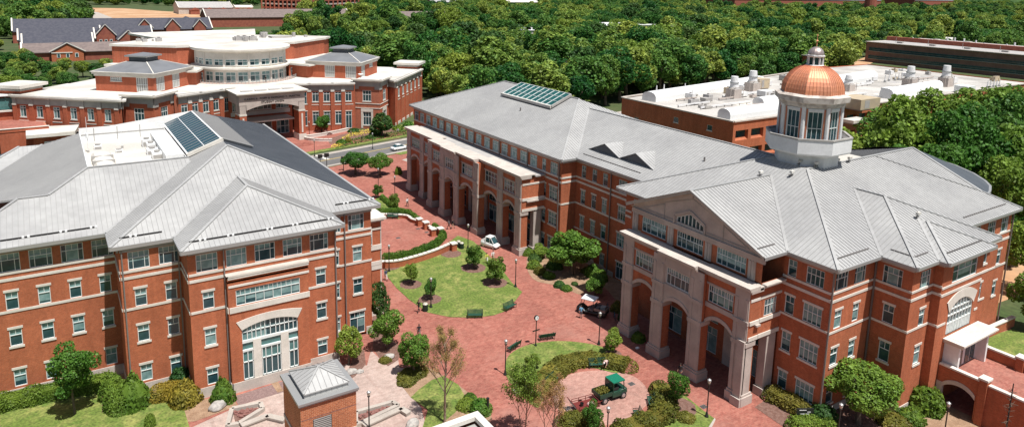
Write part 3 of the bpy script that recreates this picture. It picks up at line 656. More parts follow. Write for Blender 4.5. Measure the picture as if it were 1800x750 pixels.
# block beside the portico
F = Fac(RB, wl, (66.3, 66.0), (61.6, 66.0), 0, 16.0, axis='x'); tb(F, 66.3, 61.6); F.done()
F = Fac(RB, wl, (61.6, 66.0), (61.6, 41.9), 0, 16.0, axis='y')
F.win(63.0, 64.6, 13.05, 14.9, 'three', lintel=False, sill=False); F.win(63.0, 64.6, 8.95, 11.05, 'three', sill=False)
tb(F, 66.08, 60.5, .1); lb(F, 66.08, 60.5)
for v0, v1 in ((44.3, 47.0), (49.8, 52.4), (55.2, 58.0)):
    F.win(v0, v1, .3, 3.4, 'door', 5, False, False, name='glazed_door'); F.win(v0, v1, 4.0, 7.2, 'three', 5, False, False)
    F.band(v1+.4, v1+1.6, 0, 8.6, .35, 'stone')
F.done()
# cross wing walls
F = Fac(RB, wl, (61.3, 41.9), (61.3, 36.45), 0, 16.0, axis='y')
F.win(40.42, 41.42, 13.28, 15.05, 'small', lintel=False, sill=False); F.win(37.38, 39.32, 13.28, 15.05, 'four', 0, lintel=False, sill=False)
for z0, z1 in ((9.25, 11.2), (5.2, 7.25), (.95, 2.9)):
    F.win(40.33, 41.4, z0, z1, 'small', sill=3 < z0 < 8); F.win(37.25, 39.3, z0, z1, 'four', 4, sill=3 < z0 < 8)
F.band(41.9, 36.37, 13.0, 13.25); F.band(41.9, 36.37, 12.2, 12.5); F.band(41.9, 36.37, 15.25, 15.95, .16, 'stone_lilac'); F.band(41.9, 36.37, 9.0, 9.22); F.band(41.9, 36.37, 0, .75, .08, 'stone'); F.done()
F = Fac(RB, wl, (61.3, 36.45), (68.5, 36.45), 0, 16.0, axis='x')
F.win(61.75, 63.85, 13.28, 15.1, 'wide', 0, False, False); F.win(64.95, 66.88, 13.28, 15.1, 'wide', 0, False, False)
for z0, z1 in ((9.22, 11.15), (5.3, 7.18), (1.2, 3.0)):
    F.win(62.2, 63.4, z0, z1, 'small', sill=z0 < 9); F.win(65.3, 66.35, z0, z1, 'small', sill=z0 < 9)
def tb2(F, a, b): F.band(a, b, 13.0, 13.23); F.band(a, b, 12.15, 12.42); F.band(a, b, 15.25, 15.95, .16, 'stone_lilac'); F.band(a, b, 8.85, 9.08)
tb2(F, 61.3, 68.5); F.band(61.22, 68.5, 0, .75, .08, 'stone'); F.done()
F = Fac(RB, wl, (68.5, 36.45), (68.5, 32.65), 0, 16.0, axis='y')
F.win(33.68, 35.62, 13.1, 15.0, 'wide', 0, False, False); F.win(34.08, 35.2, 9.1, 11.05, 'small', 0, sill=False); F.win(34.05, 35.15, 5.0, 7.1, 'small', 0)
tb2(F, 36.45, 32.57); F.band(36.4, 32.57, 0, .8, .08, 'stone'); F.done()
F = Fac(RB, wl, (68.5, 32.65), (72.5, 32.65), 0, 16.0, axis='x')
F.win(69.9, 71.85, 13.1, 14.95, 'wide', 0, False, False); F.win(70.55, 71.6, 9.0, 10.85, 'small', sill=False); F.win(70.55, 71.7, 4.85, 6.85, 'small')
tb2(F, 68.5, 72.5); F.band(68.42, 72.5, 0, .8, .08, 'stone'); F.done()
F = Fac(RB, wl, (72.5, 32.65), (72.5, 31.8), 0, 16.0, axis='y'); tb2(F, 32.65, 31.75); F.done()
F = Fac(RB, wl, (72.5, 31.8), (80.9, 31.8), 0, 16.0, axis='x')
F.win(74.5, 79.6, 13.05, 14.9, 'wide', 0, False, False); F.hole(74.65, 79.75, 7.4, 11.06, 0); F.hole(75.2, 79.4, 3.4, 6.3, .3)

F.band(72.42, 80.9, 12.8, 13.03); F.band(72.42, 80.9, 12.0, 12.28); F.band(72.42, 80.9, 15.25, 15.95, .16, 'stone_lilac'); F.band(72.42, 74.2, 8.75, 8.98); F.band(80.2, 80.9, 8.75, 8.98); F.done()
ar = arc(74.65, 79.75, 9.9, 11.0)
yy = 31.8
for (xa, za), (xb, zb) in zip(ar[:-1], ar[1:]):
    wl.poly([(xa, yy, za), (xb, yy, zb), (xb, yy, 11.07), (xa, yy, 11.07)], 'brick'); wl.poly([(xa, yy, za), (xa, yy+.3, za), (xb, yy+.3, zb), (xb, yy, zb)], 'stone_pale')
for xx in (74.65, 79.75): wl.poly([(xx, yy, 7.4), (xx, yy+.3, 7.4), (xx, yy+.3, 9.9), (xx, yy, 9.9)], 'brick')
ring = MB(); outer = arc(74.1, 80.3, 11.05, 11.95)
for i in range(16):
    (xa, za), (xb, zb) = ar[i], ar[i+1]; (oa, pa), (ob, pb) = outer[i], outer[i+1]; y = yy-.08
    ring.poly([(xa, y, za), (xb, y, zb), (ob, y, pb), (oa, y, pa)], 'stone_pale'); ring.poly([(oa, y, pa), (ob, y, pb), (ob, yy, pb), (oa, yy, pa)], 'stone_pale')
ring.build('arch_surround', RB)
g = MB()
for i, ((xa, za), (xb, zb)) in enumerate(zip(ar[:-1], ar[1:])): g.poly([(xa, yy+.2, 7.4), (xb, yy+.2, 7.4), (xb, yy+.2, zb), (xa, yy+.2, za)], 'glass')
g.box(74.66, yy+.1, 7.4, 79.74, yy+.16, 8.5, 'white'); gwo = g.build('arched_window', RB)
fr = MB()
for i in range(9):
    x = 74.65+(5.1-.08)*i/8; zt = min(p[1] for p in ar if abs(p[0]-x-.04) < .35)+.02; fr.box(x, yy+.05, 7.4, x+.08, yy+.22, zt, 'frame')
for z in (8.5, 9.35, 10.0): fr.box(74.65, yy+.06, z, 79.75, yy+.21, z+.1, 'frame')
for i in range(18): fr.box(74.7+i*.285, yy+.04, 7.4, 74.74+i*.285, yy+.1, 8.5, 'frame')
for (xa, za), (xb, zb) in zip(ar[:-1], ar[1:]): fr.bar((xa, yy+.13, za-.05), (xb, yy+.13, zb-.05), .17, .1, 'frame')
o = fr.build('frame'); o.parent = gwo
F = Fac(RB, wl, (80.9, 31.8), (80.9, 32.65), 0, 16.0, axis='y'); F.done()
F = Fac(RB, wl, (80.9, 32.65), (84.3, 32.65), 0, 16.0, axis='x')
F.win(82.9, 83.75, 13.1, 14.95, 'small', 0, False); F.win(82.9, 83.5, 9.0, 10.9, 'small', 2)
F.band(80.9, 84.3, 12.0, 12.28); F.band(80.9, 84.3, 15.25, 15.95, .16, 'stone_lilac'); F.band(80.9, 84.38, 8.75, 8.98); F.done()
F = Fac(RB, wl, (84.3, 32.65), (84.3, 36.2), 0, 16.0, axis='y'); F.done()
F = Fac(RB, wl, (84.3, 36.2), (98.0, 36.2), 0, 16.0, axis='x')
F.win(91.9, 94.0, 13.2, 15.1, 'wide', 0, False, False); F.win(95.35, 97.3, 13.2, 15.1, 'wide', 0, False, False); F.win(88.3, 90.2, 13.2, 15.1, 'wide', 0, False, False)
for c in (89.3, 96.0):
    F.win(c-.5, c+.5, 9.1, 11.0, 'small', 0); F.win(c-.5, c+.5, 5.0, 6.9, 'small', 0)
F.win(92.3, 93.1, 9.1, 11.0, 'small', 0)
F.band(84.3, 98.08, 13.0, 13.23); F.band(84.3, 98.08, 12.1, 12.4); F.band(84.3, 98.08, 15.25, 15.95, .16, 'stone_lilac'); F.band(84.3, 98.08, 8.75, 9.0); F.band(84.3, 98.08, 0, .8, .08, 'stone'); F.done()
F = Fac(RB, wl, (98.0, 36.2), (98.0, 48), 0, 16.0, axis='y'); F.done()
F = Fac(RB, wl, (98.0, 48), (88, 82.4), 0, 16.0); F.done()
F = Fac(RB, wl, (88, 82.4), (90.9, 82.4), 0, 16.0); F.done()
F = Fac(RB, wl, (90.9, 82.4), (90.9, 133.9), 0, 16.0, axis='y'); F.done()
F = Fac(RB, wl, (90.9, 133.9), (63.5, 133.9), 0, 16.0, axis='x'); F.done()
wl.build('wall', RB); 
# ---- arcades
def arcade(piers, planes, backu, ztop, wpier, side_lo, side_hi, stone, win_spec, cbay, cornice, name):
    """piers: v of pier centres from far to near; planes: front u of every bay"""
    am = MB(); st = MB(); n = len(piers)
    zc = 7.55
    for i, pv in enumerate(piers):
        fu = min([planes[j] for j in (i-1, i) if 0 <= j < n-1])
        h = wpier/2
        am.box(fu+.04, pv-h+.08, 0, fu+1.25, pv+h-.08, 6.45, 'brick')
        st.box(fu-.1, pv-h, 1.2, fu+.04, pv+h, ztop-.02, stone)                  # pilaster face
        for q in (-.42, .42): st.box(fu-.16, pv+q*wpier*.8-.18, 1.3, fu-.1, pv+q*wpier*.8+.18, ztop-.9, stone)
        st.box(fu-.32, pv-h-.2, 0, fu+1.4, pv+h+.2, .95, stone); st.box(fu-.22, pv-h-.1, .95, fu+1.32, pv+h+.1, 1.2, stone)
        st.box(fu-.2, pv-h-.08, 6.4, fu+1.3, pv+h+.08, 6.85, stone)
        st.box(fu-.22, pv-h-.06, 8.75, fu+.0, pv+h+.06, 9.15, stone)
        am.box(fu+.04, pv-h+.08, 6.85, fu+1.1, pv+h-.08, ztop, 'brick')
    for i in range(n-1):
        u = planes[i]; a, b = piers[i+1]+wpier/2, piers[i]-wpier/2; ctr = (i == cbay); fill = stone if ctr else 'brick'
        ar = arc(a, b, 6.72, 7.62, 14); zt = 8.72
        for (xa, za), (xb, zb) in zip(ar[:-1], ar[1:]):
            am.poly([(u, xa, za), (u, xb, zb), (u, xb, zt), (u, xa, zt)], fill)
            am.poly([(u, xa, za), (u+1.1, xa, za), (u+1.1, xb, zb), (u, xb, zb)], stone)
            # arch ring
            o1, o2 = za+.42, zb+.42
            st.poly([(u-.07, xa, za), (u-.07, xb, zb), (u-.07, xb, o2), (u-.07, xa, o1)], stone); st.poly([(u-.07, xa, o1), (u-.07, xb, o2), (u, xb, o2), (u, xa, o1)], stone)
            st.poly([(u-.07, xa, za), (u, xa, za), (u, xb, zb), (u-.07, xb, zb)], stone)
        st.box(u-.1, a, 8.72, u+.9, b, 9.22, stone)
        wv0, wv1 = a+.25, b-.25
        o = Fac(RB, am, (u, b), (u, a), 9.22, ztop, 'brick' if not ctr else stone, axis='y', trimmb=st)
        o.win(wv0, wv1, 9.32, 11.18, win_spec, [3, 1, 4, 2, 5, 0][i % 6], False, False)
        if ctr: o.band(wv0-.2, wv1+.2, 11.4, 12.2, .12, stone)
        o.done()
        st.box(u-.04, a, 11.2, u+.3, b, 11.42, stone)
        # roof-edge cornice
    # cornice & roof
    for i in range(n-1):
        u = planes[i]; a, b = piers[i+1], piers[i]
        if i == 0: b += wpier/2+.35
        if i == n-2: a -= wpier/2+.35
        st.box(u-.25, a, 12.25, u+1.6, b, 12.5, stone); st.box(u-.45, a, 12.5, u+1.6, b, 12.74, 'stone')
        ue = min(u+2.3, backu-1.0) if backu > 60 else backu-.5
        st.box(u-.6, a, 12.74, ue, b, 12.88, 'stone')
        st.box(ue, a, 12.4, backu-.002, b, 12.62, 'membrane_grey')
        am.box(u+.9, a, 8.5, backu, b, 8.7, 'stone_lilac')
    # near end wall
    u = planes[-1]; v = piers[-1]-wpier/2
    F = Fac(RB, am, (u, v-.02), (backu, v-.02), 7.2, ztop, 'brick', axis='x', trimmb=st)
    if side_hi: F.win(58.3, 60.3, 9.2, 11.0, 'four', 3, False, False)
    F.band(u-.1, backu, 11.2, 11.48); F.band(u-.1, backu, 8.72, 9.12, .12); F.band(u-.1, backu, 7.0, 7.42, .1); F.done()
    F = Fac(RB, am, (backu, piers[0]+wpier/2), (u, piers[0]+wpier/2), 7.2, ztop, 'brick', axis='x', trimmb=st); F.done()
    st.box(backu-1.9, v, 0, backu-.5, v+.9, 7.05, stone); st.box(backu-2.1, v-.15, 0, backu-.35, v+1.05, .9, stone)
    am.box(u+.1, v, 6.86, backu, v+1.0, 7.2, 'brick')
    am.build('arcade', RB); st.build('arcade_trim', RB)
arcade([127.0, 121.2, 115.5, 109.9, 104.7, 98.7, 92.8, 87.55], [59.2, 59.2, 58.1, 57.7, 58.1, 59.2, 59.2], 63.48, 12.3, 1.7, None, None, 'stone_lilac', 'four', 3, None, 'wing_arcade')
arcade([59.4, 53.85, 48.25, 42.75], [56.35, 55.85, 56.35], 57.88, 12.3, 1.75, None, True, 'stone_lilac', 'port', 1, None, 'portico')
pt = MB()
pt.box(57.3, 41.95, 8.5, 61.58, 60.2, 8.7, 'stone_lilac')
F = Fac(RB, pt, (57.88, 41.88), (61.3, 41.88), 7.2, 12.96, 'brick', axis='x', trimmb=pt)
F.win(58.7, 60.6, 9.2, 11.0, 'four', 3, False, False)
F.band(57.8, 61.3, 11.2, 11.48); F.band(57.8, 61.3, 8.72, 9.12, .12); F.band(57.8, 61.3, 7.0, 7.42, .1); F.band(57.8, 61.2, 12.5, 12.74, .4, 'stone_pale'); F.band(57.8, 61.1, 12.74, 12.88, .6, 'stone'); F.done()
pt.box(59.6, 41.9, 0, 61.0, 42.8, 7.0, 'stone_lilac'); pt.box(59.4, 41.75, 0, 61.2, 42.9, .9, 'stone_lilac')
# upper face under the pediment
F = Fac(RB, pt, (57.88, 61.0), (57.88, 41.9), 12.9, 15.3, 'brick', axis='y', trimmb=pt)
for i, (a, b) in enumerate(((55.15, 59.05), (49.6, 53.45), (43.9, 47.7))): F.win(a, b, 13.05, 14.85, 'port', [2, 0, 3][i], False, False)
for a in (59.75, 53.95, 48.4, 42.7):
    F.band(a-.02, a+.85, 12.9, 15.1, .14, 'stone_lilac'); F.band(a+.12, a+.34, 13.0, 14.9, .2, 'stone_lilac'); F.band(a+.48, a+.7, 13.0, 14.9, .2, 'stone_lilac')
F.band(41.6, 61.3, 15.0, 15.45, .22, 'stone_lilac'); F.band(41.4, 61.5, 15.45, 15.62, .34, 'stone_lilac'); F.done()
P0, P1, PA, PZ = 41.3, 61.1, 51.2, 19.95
pf = 57.72
pw = [(49.6, 15.75), (53.45, 15.75), (53.45, 16.45), (51.52, 17.3), (49.6, 16.45)]
pt.poly([(pf, P0, 15.6), (pf, 49.6, 15.6), (pf, 49.6, 16.45), (pf, 51.52, 17.3), (pf, PA, PZ)], 'stone_lilac')
pt.poly([(pf, 53.45, 15.6), (pf, P1, 15.6), (pf, PA, PZ), (pf, 51.52, 17.3), (pf, 53.45, 16.45)], 'stone_lilac')
pt.box(pf, 49.6, 15.6, pf+.1, 53.45, 15.75, 'stone_lilac')
for (a, b) in (((P0+.8, 16.05), (PA, PZ-.42)), ((PA, PZ-.42), (P1-.8, 16.05))): pt.bar((pf-.05, a[0], a[1]), (pf-.05, b[0], b[1]), .18, .5, 'stone_lilac', up=(0, 0, 1))
pt.bar((pf-.04, P0+2.6, 15.95), (pf-.04, P1-2.6, 15.95), .05, .07, 'stone_grey')
for v in (46.9, 55.4): pt.bar((pf-.03, v, 15.7), (pf-.03, v, 17.6), .05, .07, 'stone_grey')
for (a, b) in (((43.5, 15.95), (46.8, 17.35)), ((55.5, 17.35), (58.9, 15.95)), ((47.0, 17.6), (51.2, 19.1)), ((51.2, 19.1), (55.4, 17.6))): pt.bar((pf-.03, a[0], a[1]), (pf-.03, b[0], b[1]), .05, .07, 'stone_grey')
for (a, b) in (((49.3, 15.7), (49.3, 16.6)), ((49.3, 16.6), (51.52, 17.62)), ((51.52, 17.62), (53.75, 16.6)), ((53.75, 16.6), (53.75, 15.7))): pt.bar((pf-.06, a[0], a[1]), (pf-.06, b[0], b[1]), .12, .26, 'stone_lilac')
pt.build('portico_face', RB)
g = MB(); g.poly([(pf+.12, a, b) for a, b in pw], 'glass'); gwo = g.build('gable_window', RB)
fr = MB()
for i in range(8):
    v = 49.6+(3.85)*i/7; zt = 16.45+(1-abs(v-51.52)/1.93)*.85; fr.box(pf+.02, v-.04, 15.75, pf+.12, v+.04, zt, 'frame')
fr.bar((pf+.07, 49.6, 15.79), (pf+.07, 53.45, 15.79), .1, .09, 'frame'); fr.bar((pf+.07, 49.6, 16.43), (pf+.07, 51.52, 17.28), .1, .09, 'frame'); fr.bar((pf+.07, 53.45, 16.43), (pf+.07, 51.52, 17.28), .1, .09, 'frame')
o = fr.build('frame'); o.parent = gwo
# ---- roofs
rf = MB(); sm = rf; SP = .5
z = lambda d: Z0+S_*d
# wide wing
seam_face(rf, sm, [(62.8, 134.7, Z0), (77.2, 120.3, z(14.4)), (77.2, 96.0, z(14.4)), (62.8, 81.6, Z0)], (1, 0), SP)
seam_face(rf, sm, [(62.8, 81.6, Z0), (77.2, 96.0, z(14.4)), (91.6, 81.6, Z0), (88.8, 81.6, Z0), (77.2, 93.2, z(11.6)), (65.6, 81.6, Z0)], (0, 1), SP)
seam_face(rf, sm, [(91.6, 134.7, Z0), (77.2, 120.3, z(14.4)), (77.2, 96.0, z(14.4)), (91.6, 81.6, Z0)], (1, 0), SP)
seam_face(rf, sm, [(62.8, 134.7, Z0), (77.2, 120.3, z(14.4)), (91.6, 134.7, Z0)], (0, 1), SP)
# narrow wing
seam_face(rf, sm, [(65.6, 81.6, Z0), (77.2, 93.2, z(11.6)), (77.2, 55.3, z(11.6)), (65.6, 66.9, Z0)], (1, 0), SP)
seam_face(rf, sm, [(88.8, 81.6, Z0), (77.2, 93.2, z(11.6)), (77.2, 54.3, z(11.6)), (88.8, 54.3, Z0)], (1, 0), SP)
# block and cross wing, slope to the plaza
ZT = z(12.6)
seam_face(rf, sm, [(60.6, 35.6, Z0), (73.2, 48.2, ZT), (73.2, 54.3, ZT), (60.6, 66.9, Z0), (60.6, 61.2, Z0), (70.6, 51.2, z(10)), (60.6, 41.2, Z0)], (1, 0), SP)
seam_face(rf, sm, [(60.6, 66.9, Z0), (73.2, 54.3, ZT), (78, 54.3, ZT), (77.2, 55.3, z(11.6)), (65.6, 66.9, Z0)], (0, 1), SP)
ZG = z(10.0)
seam_face(rf, sm, [(57.1, 41.2, Z0), (60.6, 41.2, Z0), (70.6, 51.2, ZG), (57.1, 51.2, ZG)], (0, 1), SP, th=.3)
seam_face(rf, sm, [(57.1, 61.2, Z0), (60.6, 61.2, Z0), (70.6, 51.2, ZG), (57.1, 51.2, ZG)], (0, 1), SP, th=.3)
# slope to the camera with the stepped blocks
seam_face(rf, sm, [(60.6, 35.6, Z0), (67.8, 35.6, Z0), (76.35, 44.15, z(8.55)), (84.9, 35.6, Z0), (98.9, 35.6, Z0), (96.5, 39.2, z(3.6)), (96.3, 48.2, ZT), (73.2, 48.2, ZT)], (0, 1), SP)
seam_face(rf, sm, [(67.8, 32, Z0), (76.35, 40.55, z(8.55)), (76.35, 44.15, z(8.55)), (67.8, 35.6, Z0)], (1, 0), SP)
seam_face(rf, sm, [(67.8, 32, Z0), (71.7, 32, Z0), (76.6, 36.9, z(4.9)), (81.5, 32, Z0), (84.9, 32, Z0), (76.35, 40.55, z(8.55))], (0, 1), SP)
seam_face(rf, sm, [(84.9, 32, Z0), (76.35, 40.55, z(8.55)), (76.35, 44.15, z(8.55)), (84.9, 35.6, Z0)], (1, 0), SP)
seam_face(rf, sm, [(71.7, 31, Z0), (76.6, 35.9, z(4.9)), (76.6, 36.9, z(4.9)), (71.7, 32, Z0)], (1, 0), SP)
seam_face(rf, sm, [(71.7, 31, Z0), (76.6, 35.9, z(4.9)), (81.5, 31, Z0)], (0, 1), SP)
seam_face(rf, sm, [(81.5, 31, Z0), (76.6, 35.9, z(4.9)), (76.6, 36.9, z(4.9)), (81.5, 32, Z0)], (1, 0), SP)
# flat deck behind the ridge, far slope, rounded end
rf.slab([(73.2, 48.2, ZT-.02), (85, 48.2, ZT-.02), (85, 54.3, ZT-.02), (73.2, 54.3, ZT-.02)], .3, 'membrane')
seam_face(rf, sm, [(85, 48.2, ZT), (96.3, 48.2, ZT), (104, 66, Z0), (85, 66, Z0)], (0, 1), SP)
ap = [(98.9, 35.6), (101.8, 40.7), (103.8, 41.3), (106.2, 42.3), (108.6, 44.0), (111.5, 46.8), (114.2, 50.6), (115.8, 54.5), (113, 60), (104, 66)]
inn = [(96.5, 39.2, z(3.6)), (96.5, 40.6, z(4.8)), (96.45, 41.8, z(6.1)), (96.4, 43.2, z(7.5)), (96.4, 44.6, z(8.9)), (96.35, 46, z(10.3)), (96.3, 47.2, z(11.6)), (96.3, 48.2, ZT), (98.5, 54, z(9.5)), (101, 59, z(5.5))]
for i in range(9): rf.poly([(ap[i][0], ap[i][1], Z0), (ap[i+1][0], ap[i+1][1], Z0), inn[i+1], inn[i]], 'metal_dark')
for i in range(9): rf.bar((*ap[i], Z0-.1), (*ap[i+1], Z0-.1), .3, .4, 'gutter')
apm = MB(); apm.prism([(p[0]-1.5 if i else p[0]-1, p[1]+.8) for i, p in enumerate(ap)]+[(90, 66), (90, 45), (97.9, 38)], 0, 15.8, 'brick'); apm.build('rounded_end', RB)
for a, b in (((62.8, 81.6, Z0), (77.2, 96, z(14.4))), ((77.2, 96, z(14.4)), (77.2, 120.3, z(14.4))), ((62.8, 134.7, Z0), (77.2, 120.3, z(14.4))), ((65.6, 81.6, Z0), (77.2, 93.2, z(11.6))),
             ((77.2, 93.2, z(11.6)), (77.2, 55.3, z(11.6))), ((60.6, 66.9, Z0), (73.2, 54.3, ZT)), ((57.1, 51.2, ZG), (70.6, 51.2, ZG)), ((60.6, 41.2, Z0), (70.6, 51.2, ZG)),
             ((60.6, 35.6, Z0), (73.2, 48.2, ZT)), ((73.2, 48.2, ZT), (96.3, 48.2, ZT)), ((67.8, 35.6, Z0), (76.35, 44.15, z(8.55))), ((67.8, 32, Z0), (76.35, 40.55, z(8.55))), ((76.35, 40.55, z(8.55)), (76.35, 44.15, z(8.55))),
             ((76.35, 44.15, z(8.55)), (84.9, 35.6, Z0)), ((76.35, 40.55, z(8.55)), (84.9, 32, Z0)), ((71.7, 31, Z0), (76.6, 35.9, z(4.9))), ((76.6, 35.9, z(4.9)), (81.5, 31, Z0)), ((71.7, 32, Z0), (76.6, 36.9, z(4.9))),
             ((57.1, 41.3, Z0+.03), (57.1, 51.2, ZG)), ((57.1, 61.2, Z0), (57.1, 51.2, ZG)), ((96.4, 39.2, z(3.6)), (96.3, 48.2, ZT)), ((98.9, 35.6, Z0), (96.5, 39.2, z(3.6))), ((87, 48.2, ZT), (96.3, 39.4, z(3.8)))):
    cap(rf, a, b)
rf.build('roof', RB)
gu = MB()
for E in ([(62.8, 134.7), (62.8, 81.6), (65.6, 81.6), (65.6, 66.9), (60.6, 66.9), (60.6, 61.2)], [(57.1, 41.2), (60.6, 41.2), (60.6, 35.6), (67.8, 35.6), (67.8, 32), (71.7, 32), (71.7, 31), (81.5, 31), (81.5, 32), (84.9, 32), (84.9, 35.6), (98.9, 35.6)]):
    ge_ = MB()
    for a, b in zip(E[:-1], E[1:]): ge_.bar((a[0], a[1], Z0-.16), (b[0], b[1], Z0-.16), .16, .3, 'gutter')
    ge_.build('gutter', RB)
for a, b in (((61.9, 36.7), (67.3, 36.7)), ((68.9, 33.1), (71.6, 33.1)), ((73.0, 32.0), (80.3, 32.0)), ((86.5, 36.7), (97, 36.7)), ((57.3, 42.3), (60.0, 42.3))):
    gu = MB(); gu.bar((a[0], a[1], Z0+S_*1.1+.09), (b[0], b[1], Z0+S_*1.1+.09), .09, .1, 'pipe'); gu.build('snow_guard', RB)
for a, b in (((66.8, 81.5), (66.8, 69)), ((69.0, 32.9+.3), (69.0, 35.4))): gu = MB(); gu.bar((a[0], a[1], Z0+S_*1.2+.07), (b[0], b[1], Z0+S_*1.2+.07), .08, .08, 'pipe'); gu.build('snow_guard', RB)
for (x, y, m_) in ((66.15, 74.25, 'y'), (63.36, 82.9, 'y'), (61.15, 36.3, 'y'), (68.35, 36.3, 'y'), (63.36, 90.4+1.0, 'h'), (63.36, 99.9, 'h'), (63.36, 108.6, 'h'), (63.36, 120.2, 'h'), (98.1, 36.05, 'y')):
    p = MB(); p.box(x-.07, y-.07, 12.7 if m_ == 'h' else .2, x+.07, y+.07, 15.5, 'pipe'); p.bar((x, y, 15.45), (x-.5, y, 15.85), .14, .14, 'pipe'); p.build('downpipe', RB)
# dormer louvres
for v0 in (78.2, 71.55):
    u0 = 68.3; zb = z(u0-65.6); d = MB(); hw = 3.35; zt = zb+1.45
    ub = 65.6+(zt-Z0)/S_
    d.poly([(u0, v0+hw, zb+.03), (u0, v0-hw, zb+.03), (u0, v0, zt)], 'metal_dark')
    d2 = d
    seam_face(d, d2, [(u0-.25, v0-hw-.3, zb-.02), (u0-.25, v0, zt+.08), (ub, v0, zt+.08), (u0+.1, v0-hw-.2, zb+.1)], (0, 1), .5, th=.08)
    seam_face(d, d2, [(u0-.25, v0+hw+.3, zb-.02), (u0-.25, v0, zt+.08), (ub, v0, zt+.08), (u0+.1, v0+hw+.2, zb+.1)], (0, 1), .5, th=.08)
    do = d.build('dormer', RB)
# skylight
sk = MB(); k0, k1, v0, v1 = 72.9, 77.1, 98.3, 114.1; zs = lambda u: Z0+S_*(u-62.8)+.55
sk.slab([(k0, v0, zs(k0)), (k1, v0, zs(k1)), (k1, v1, zs(k1)), (k0, v1, zs(k0))], .6, 'glass_roof', 'stone_grey'); sko = sk.build('skylight', RB)
fr = MB()
for i in range(11): v = v0+(v1-v0)*i/10; fr.bar((k0, v, zs(k0)+.03), (k1, v, zs(k1)+.03), .13, .07, 'frame')
for k in range(4): u = k0+(k1-k0)*k/3; fr.bar((u, v0, zs(u)+.04), (u, v1, zs(u)+.04), .16 if k in (0, 3) else .07, .1, 'frame')
fr.bar((k0-.2, v0-.2, zs(k0)-.2), (k0-.2, v1+.2, zs(k0)-.2), .3, .45, 'stone_pale'); fr.bar((k0-.1, v0-.2, zs(k0)-.1), (k1, v0-.2, zs(k1)-.1), .3, .4, 'stone_grey')
o = fr.build('frame'); o.parent = sko
# small roof fixtures
for (u, v) in ((71.2, 48.9), (68.6, 51.2), (73.6, 49.6), (74.6, 48.1), (78.6, 48.0), (81.0, 47.9), (76.4, 36.9)):
    zz_ = min(Z0+S_*(u-60.6), Z0+S_*(v-35.6), ZT)
    if (u, v) == (76.4, 36.9): zz_ = z(4.9)
    if (u, v) == (68.6, 51.2): zz_ = ZG
    q = MB(); q.tube((u, v, zz_), (u, v, zz_+.8), .05, .05, 'pipe', 6); q.box(u-.25, v-.25, zz_+.5, u+.3, v+.05, zz_+.75, 'membrane'); q.box(u-.4, v-.06, zz_+.2, u+.4, v+.06, zz_+.3, 'pipe'); q.build('roof_floodlight', RB)
for (u, v) in ((70.3, 104), (72.5, 63)): q = MB(); q.tube((u, v, z(u-65.6 if v < 80 else u-62.8)), (u, v, z(u-65.6 if v < 80 else u-62.8)+.6), .12, .12, 'pipe', 8); q.build('vent_pipe', RB)
# ---- cupola
CU, CV = 77.0, 51.1; ph = PI/8

c = MB(); c.lathe([(3.7, 19.5), (3.7, 22.3), (4.0, 22.6)], 'white_stone', 8, (CU, CV), ph); c.lathe([(4.0, 22.6), (4.85, 22.75), (5.0, 22.95), (5.0, 24.55), (4.82, 24.55), (4.82, 23.3), (3.1, 23.2)], 'white_stone', 8, (CU, CV), ph)
base = c.build('cupola_base', RB)
rl = MB(); rl.lathe([(4.87, 24.55), (5.07, 24.58), (5.07, 24.75), (4.75, 24.75), (4.75, 24.55)], 'stone_grey', 8, (CU, CV), ph, cap=False); rl.build('cupola_rail', RB)
c = MB(); rw = 3.5; ci = rw*math.cos(PI/8)
def oc(k, r): a = ph+k*PI/4; return Vector((CU+r*math.cos(a), CV+r*math.sin(a), 0))
for k in range(8):
    a, b = oc(k, rw), oc(k+1, rw); L = (b-a).length
    F = Fac(RB, c, (b.x, b.y), (a.x, a.y), 23.2, 28.6, 'white_stone', trimmb=c)
    F.d = (Vector((a.x, a.y, 0))-Vector((b.x, b.y, 0))).normalized(); F.n = Vector((F.d.y, -F.d.x, 0))
    if (F.n.x*(a.x-CU)+F.n.y*(a.y-CV)) < 0:
        F = Fac(RB, c, (a.x, a.y), (b.x, b.y), 23.2, 28.6, 'white_stone', trimmb=c)
    F.win(L/2-.82, L/2+.82, 24.15, 27.75, 'tall', 0, False, False, fw=.07)
    F.band(L/2-1.08, L/2-.88, 23.9, 28.1, .07, 'copper_seam'); F.band(L/2+.88, L/2+1.08, 23.9, 28.1, .07, 'copper_seam'); F.band(L/2-.88, L/2+.88, 27.8, 28.1, .06, 'white_stone')
    F.done()
    p = oc(k, rw+.02); c.tube((p.x, p.y, 23.2), (p.x, p.y, 28.5), .27, .24, 'white_stone', 8)
c.build('cupola_drum', RB)
c = MB(); c.lathe([(3.6, 28.2), (3.85, 28.35), (3.9, 28.7), (4.3, 28.85), (4.38, 29.5), (3.5, 29.75)], 'stained_stone', 8, (CU, CV), ph, cap=False); c.build('cupola_cornice', RB)
dm = MB(); R0, H0, ZB = 3.62, 3.35, 29.55
prof = [(R0*math.cos(t*PI/2/10)**.92, ZB+.15+H0*math.sin(t*PI/2/10)) for t in range(10)]; prof = [(R0, ZB)]+prof
dm.lathe(prof, 'copper', 8, (CU, CV), ph)
for k in range(8):
    for j in range(7):
        for (q0, q1) in zip(prof[1:-1], prof[2:]):
            a0 = oc(k, q0[0]).lerp(oc(k+1, q0[0]), j/7); a1 = oc(k, q1[0]).lerp(oc(k+1, q1[0]), j/7)
            wdt = .04 if j else .10
            dm.bar((a0.x, a0.y, q0[1]+.01), (a1.x, a1.y, q1[1]+.01), wdt, .05, 'copper_seam' if j else 'copper')
dm.build('dome', RB)
ln = MB(); zl = ZB+3.25
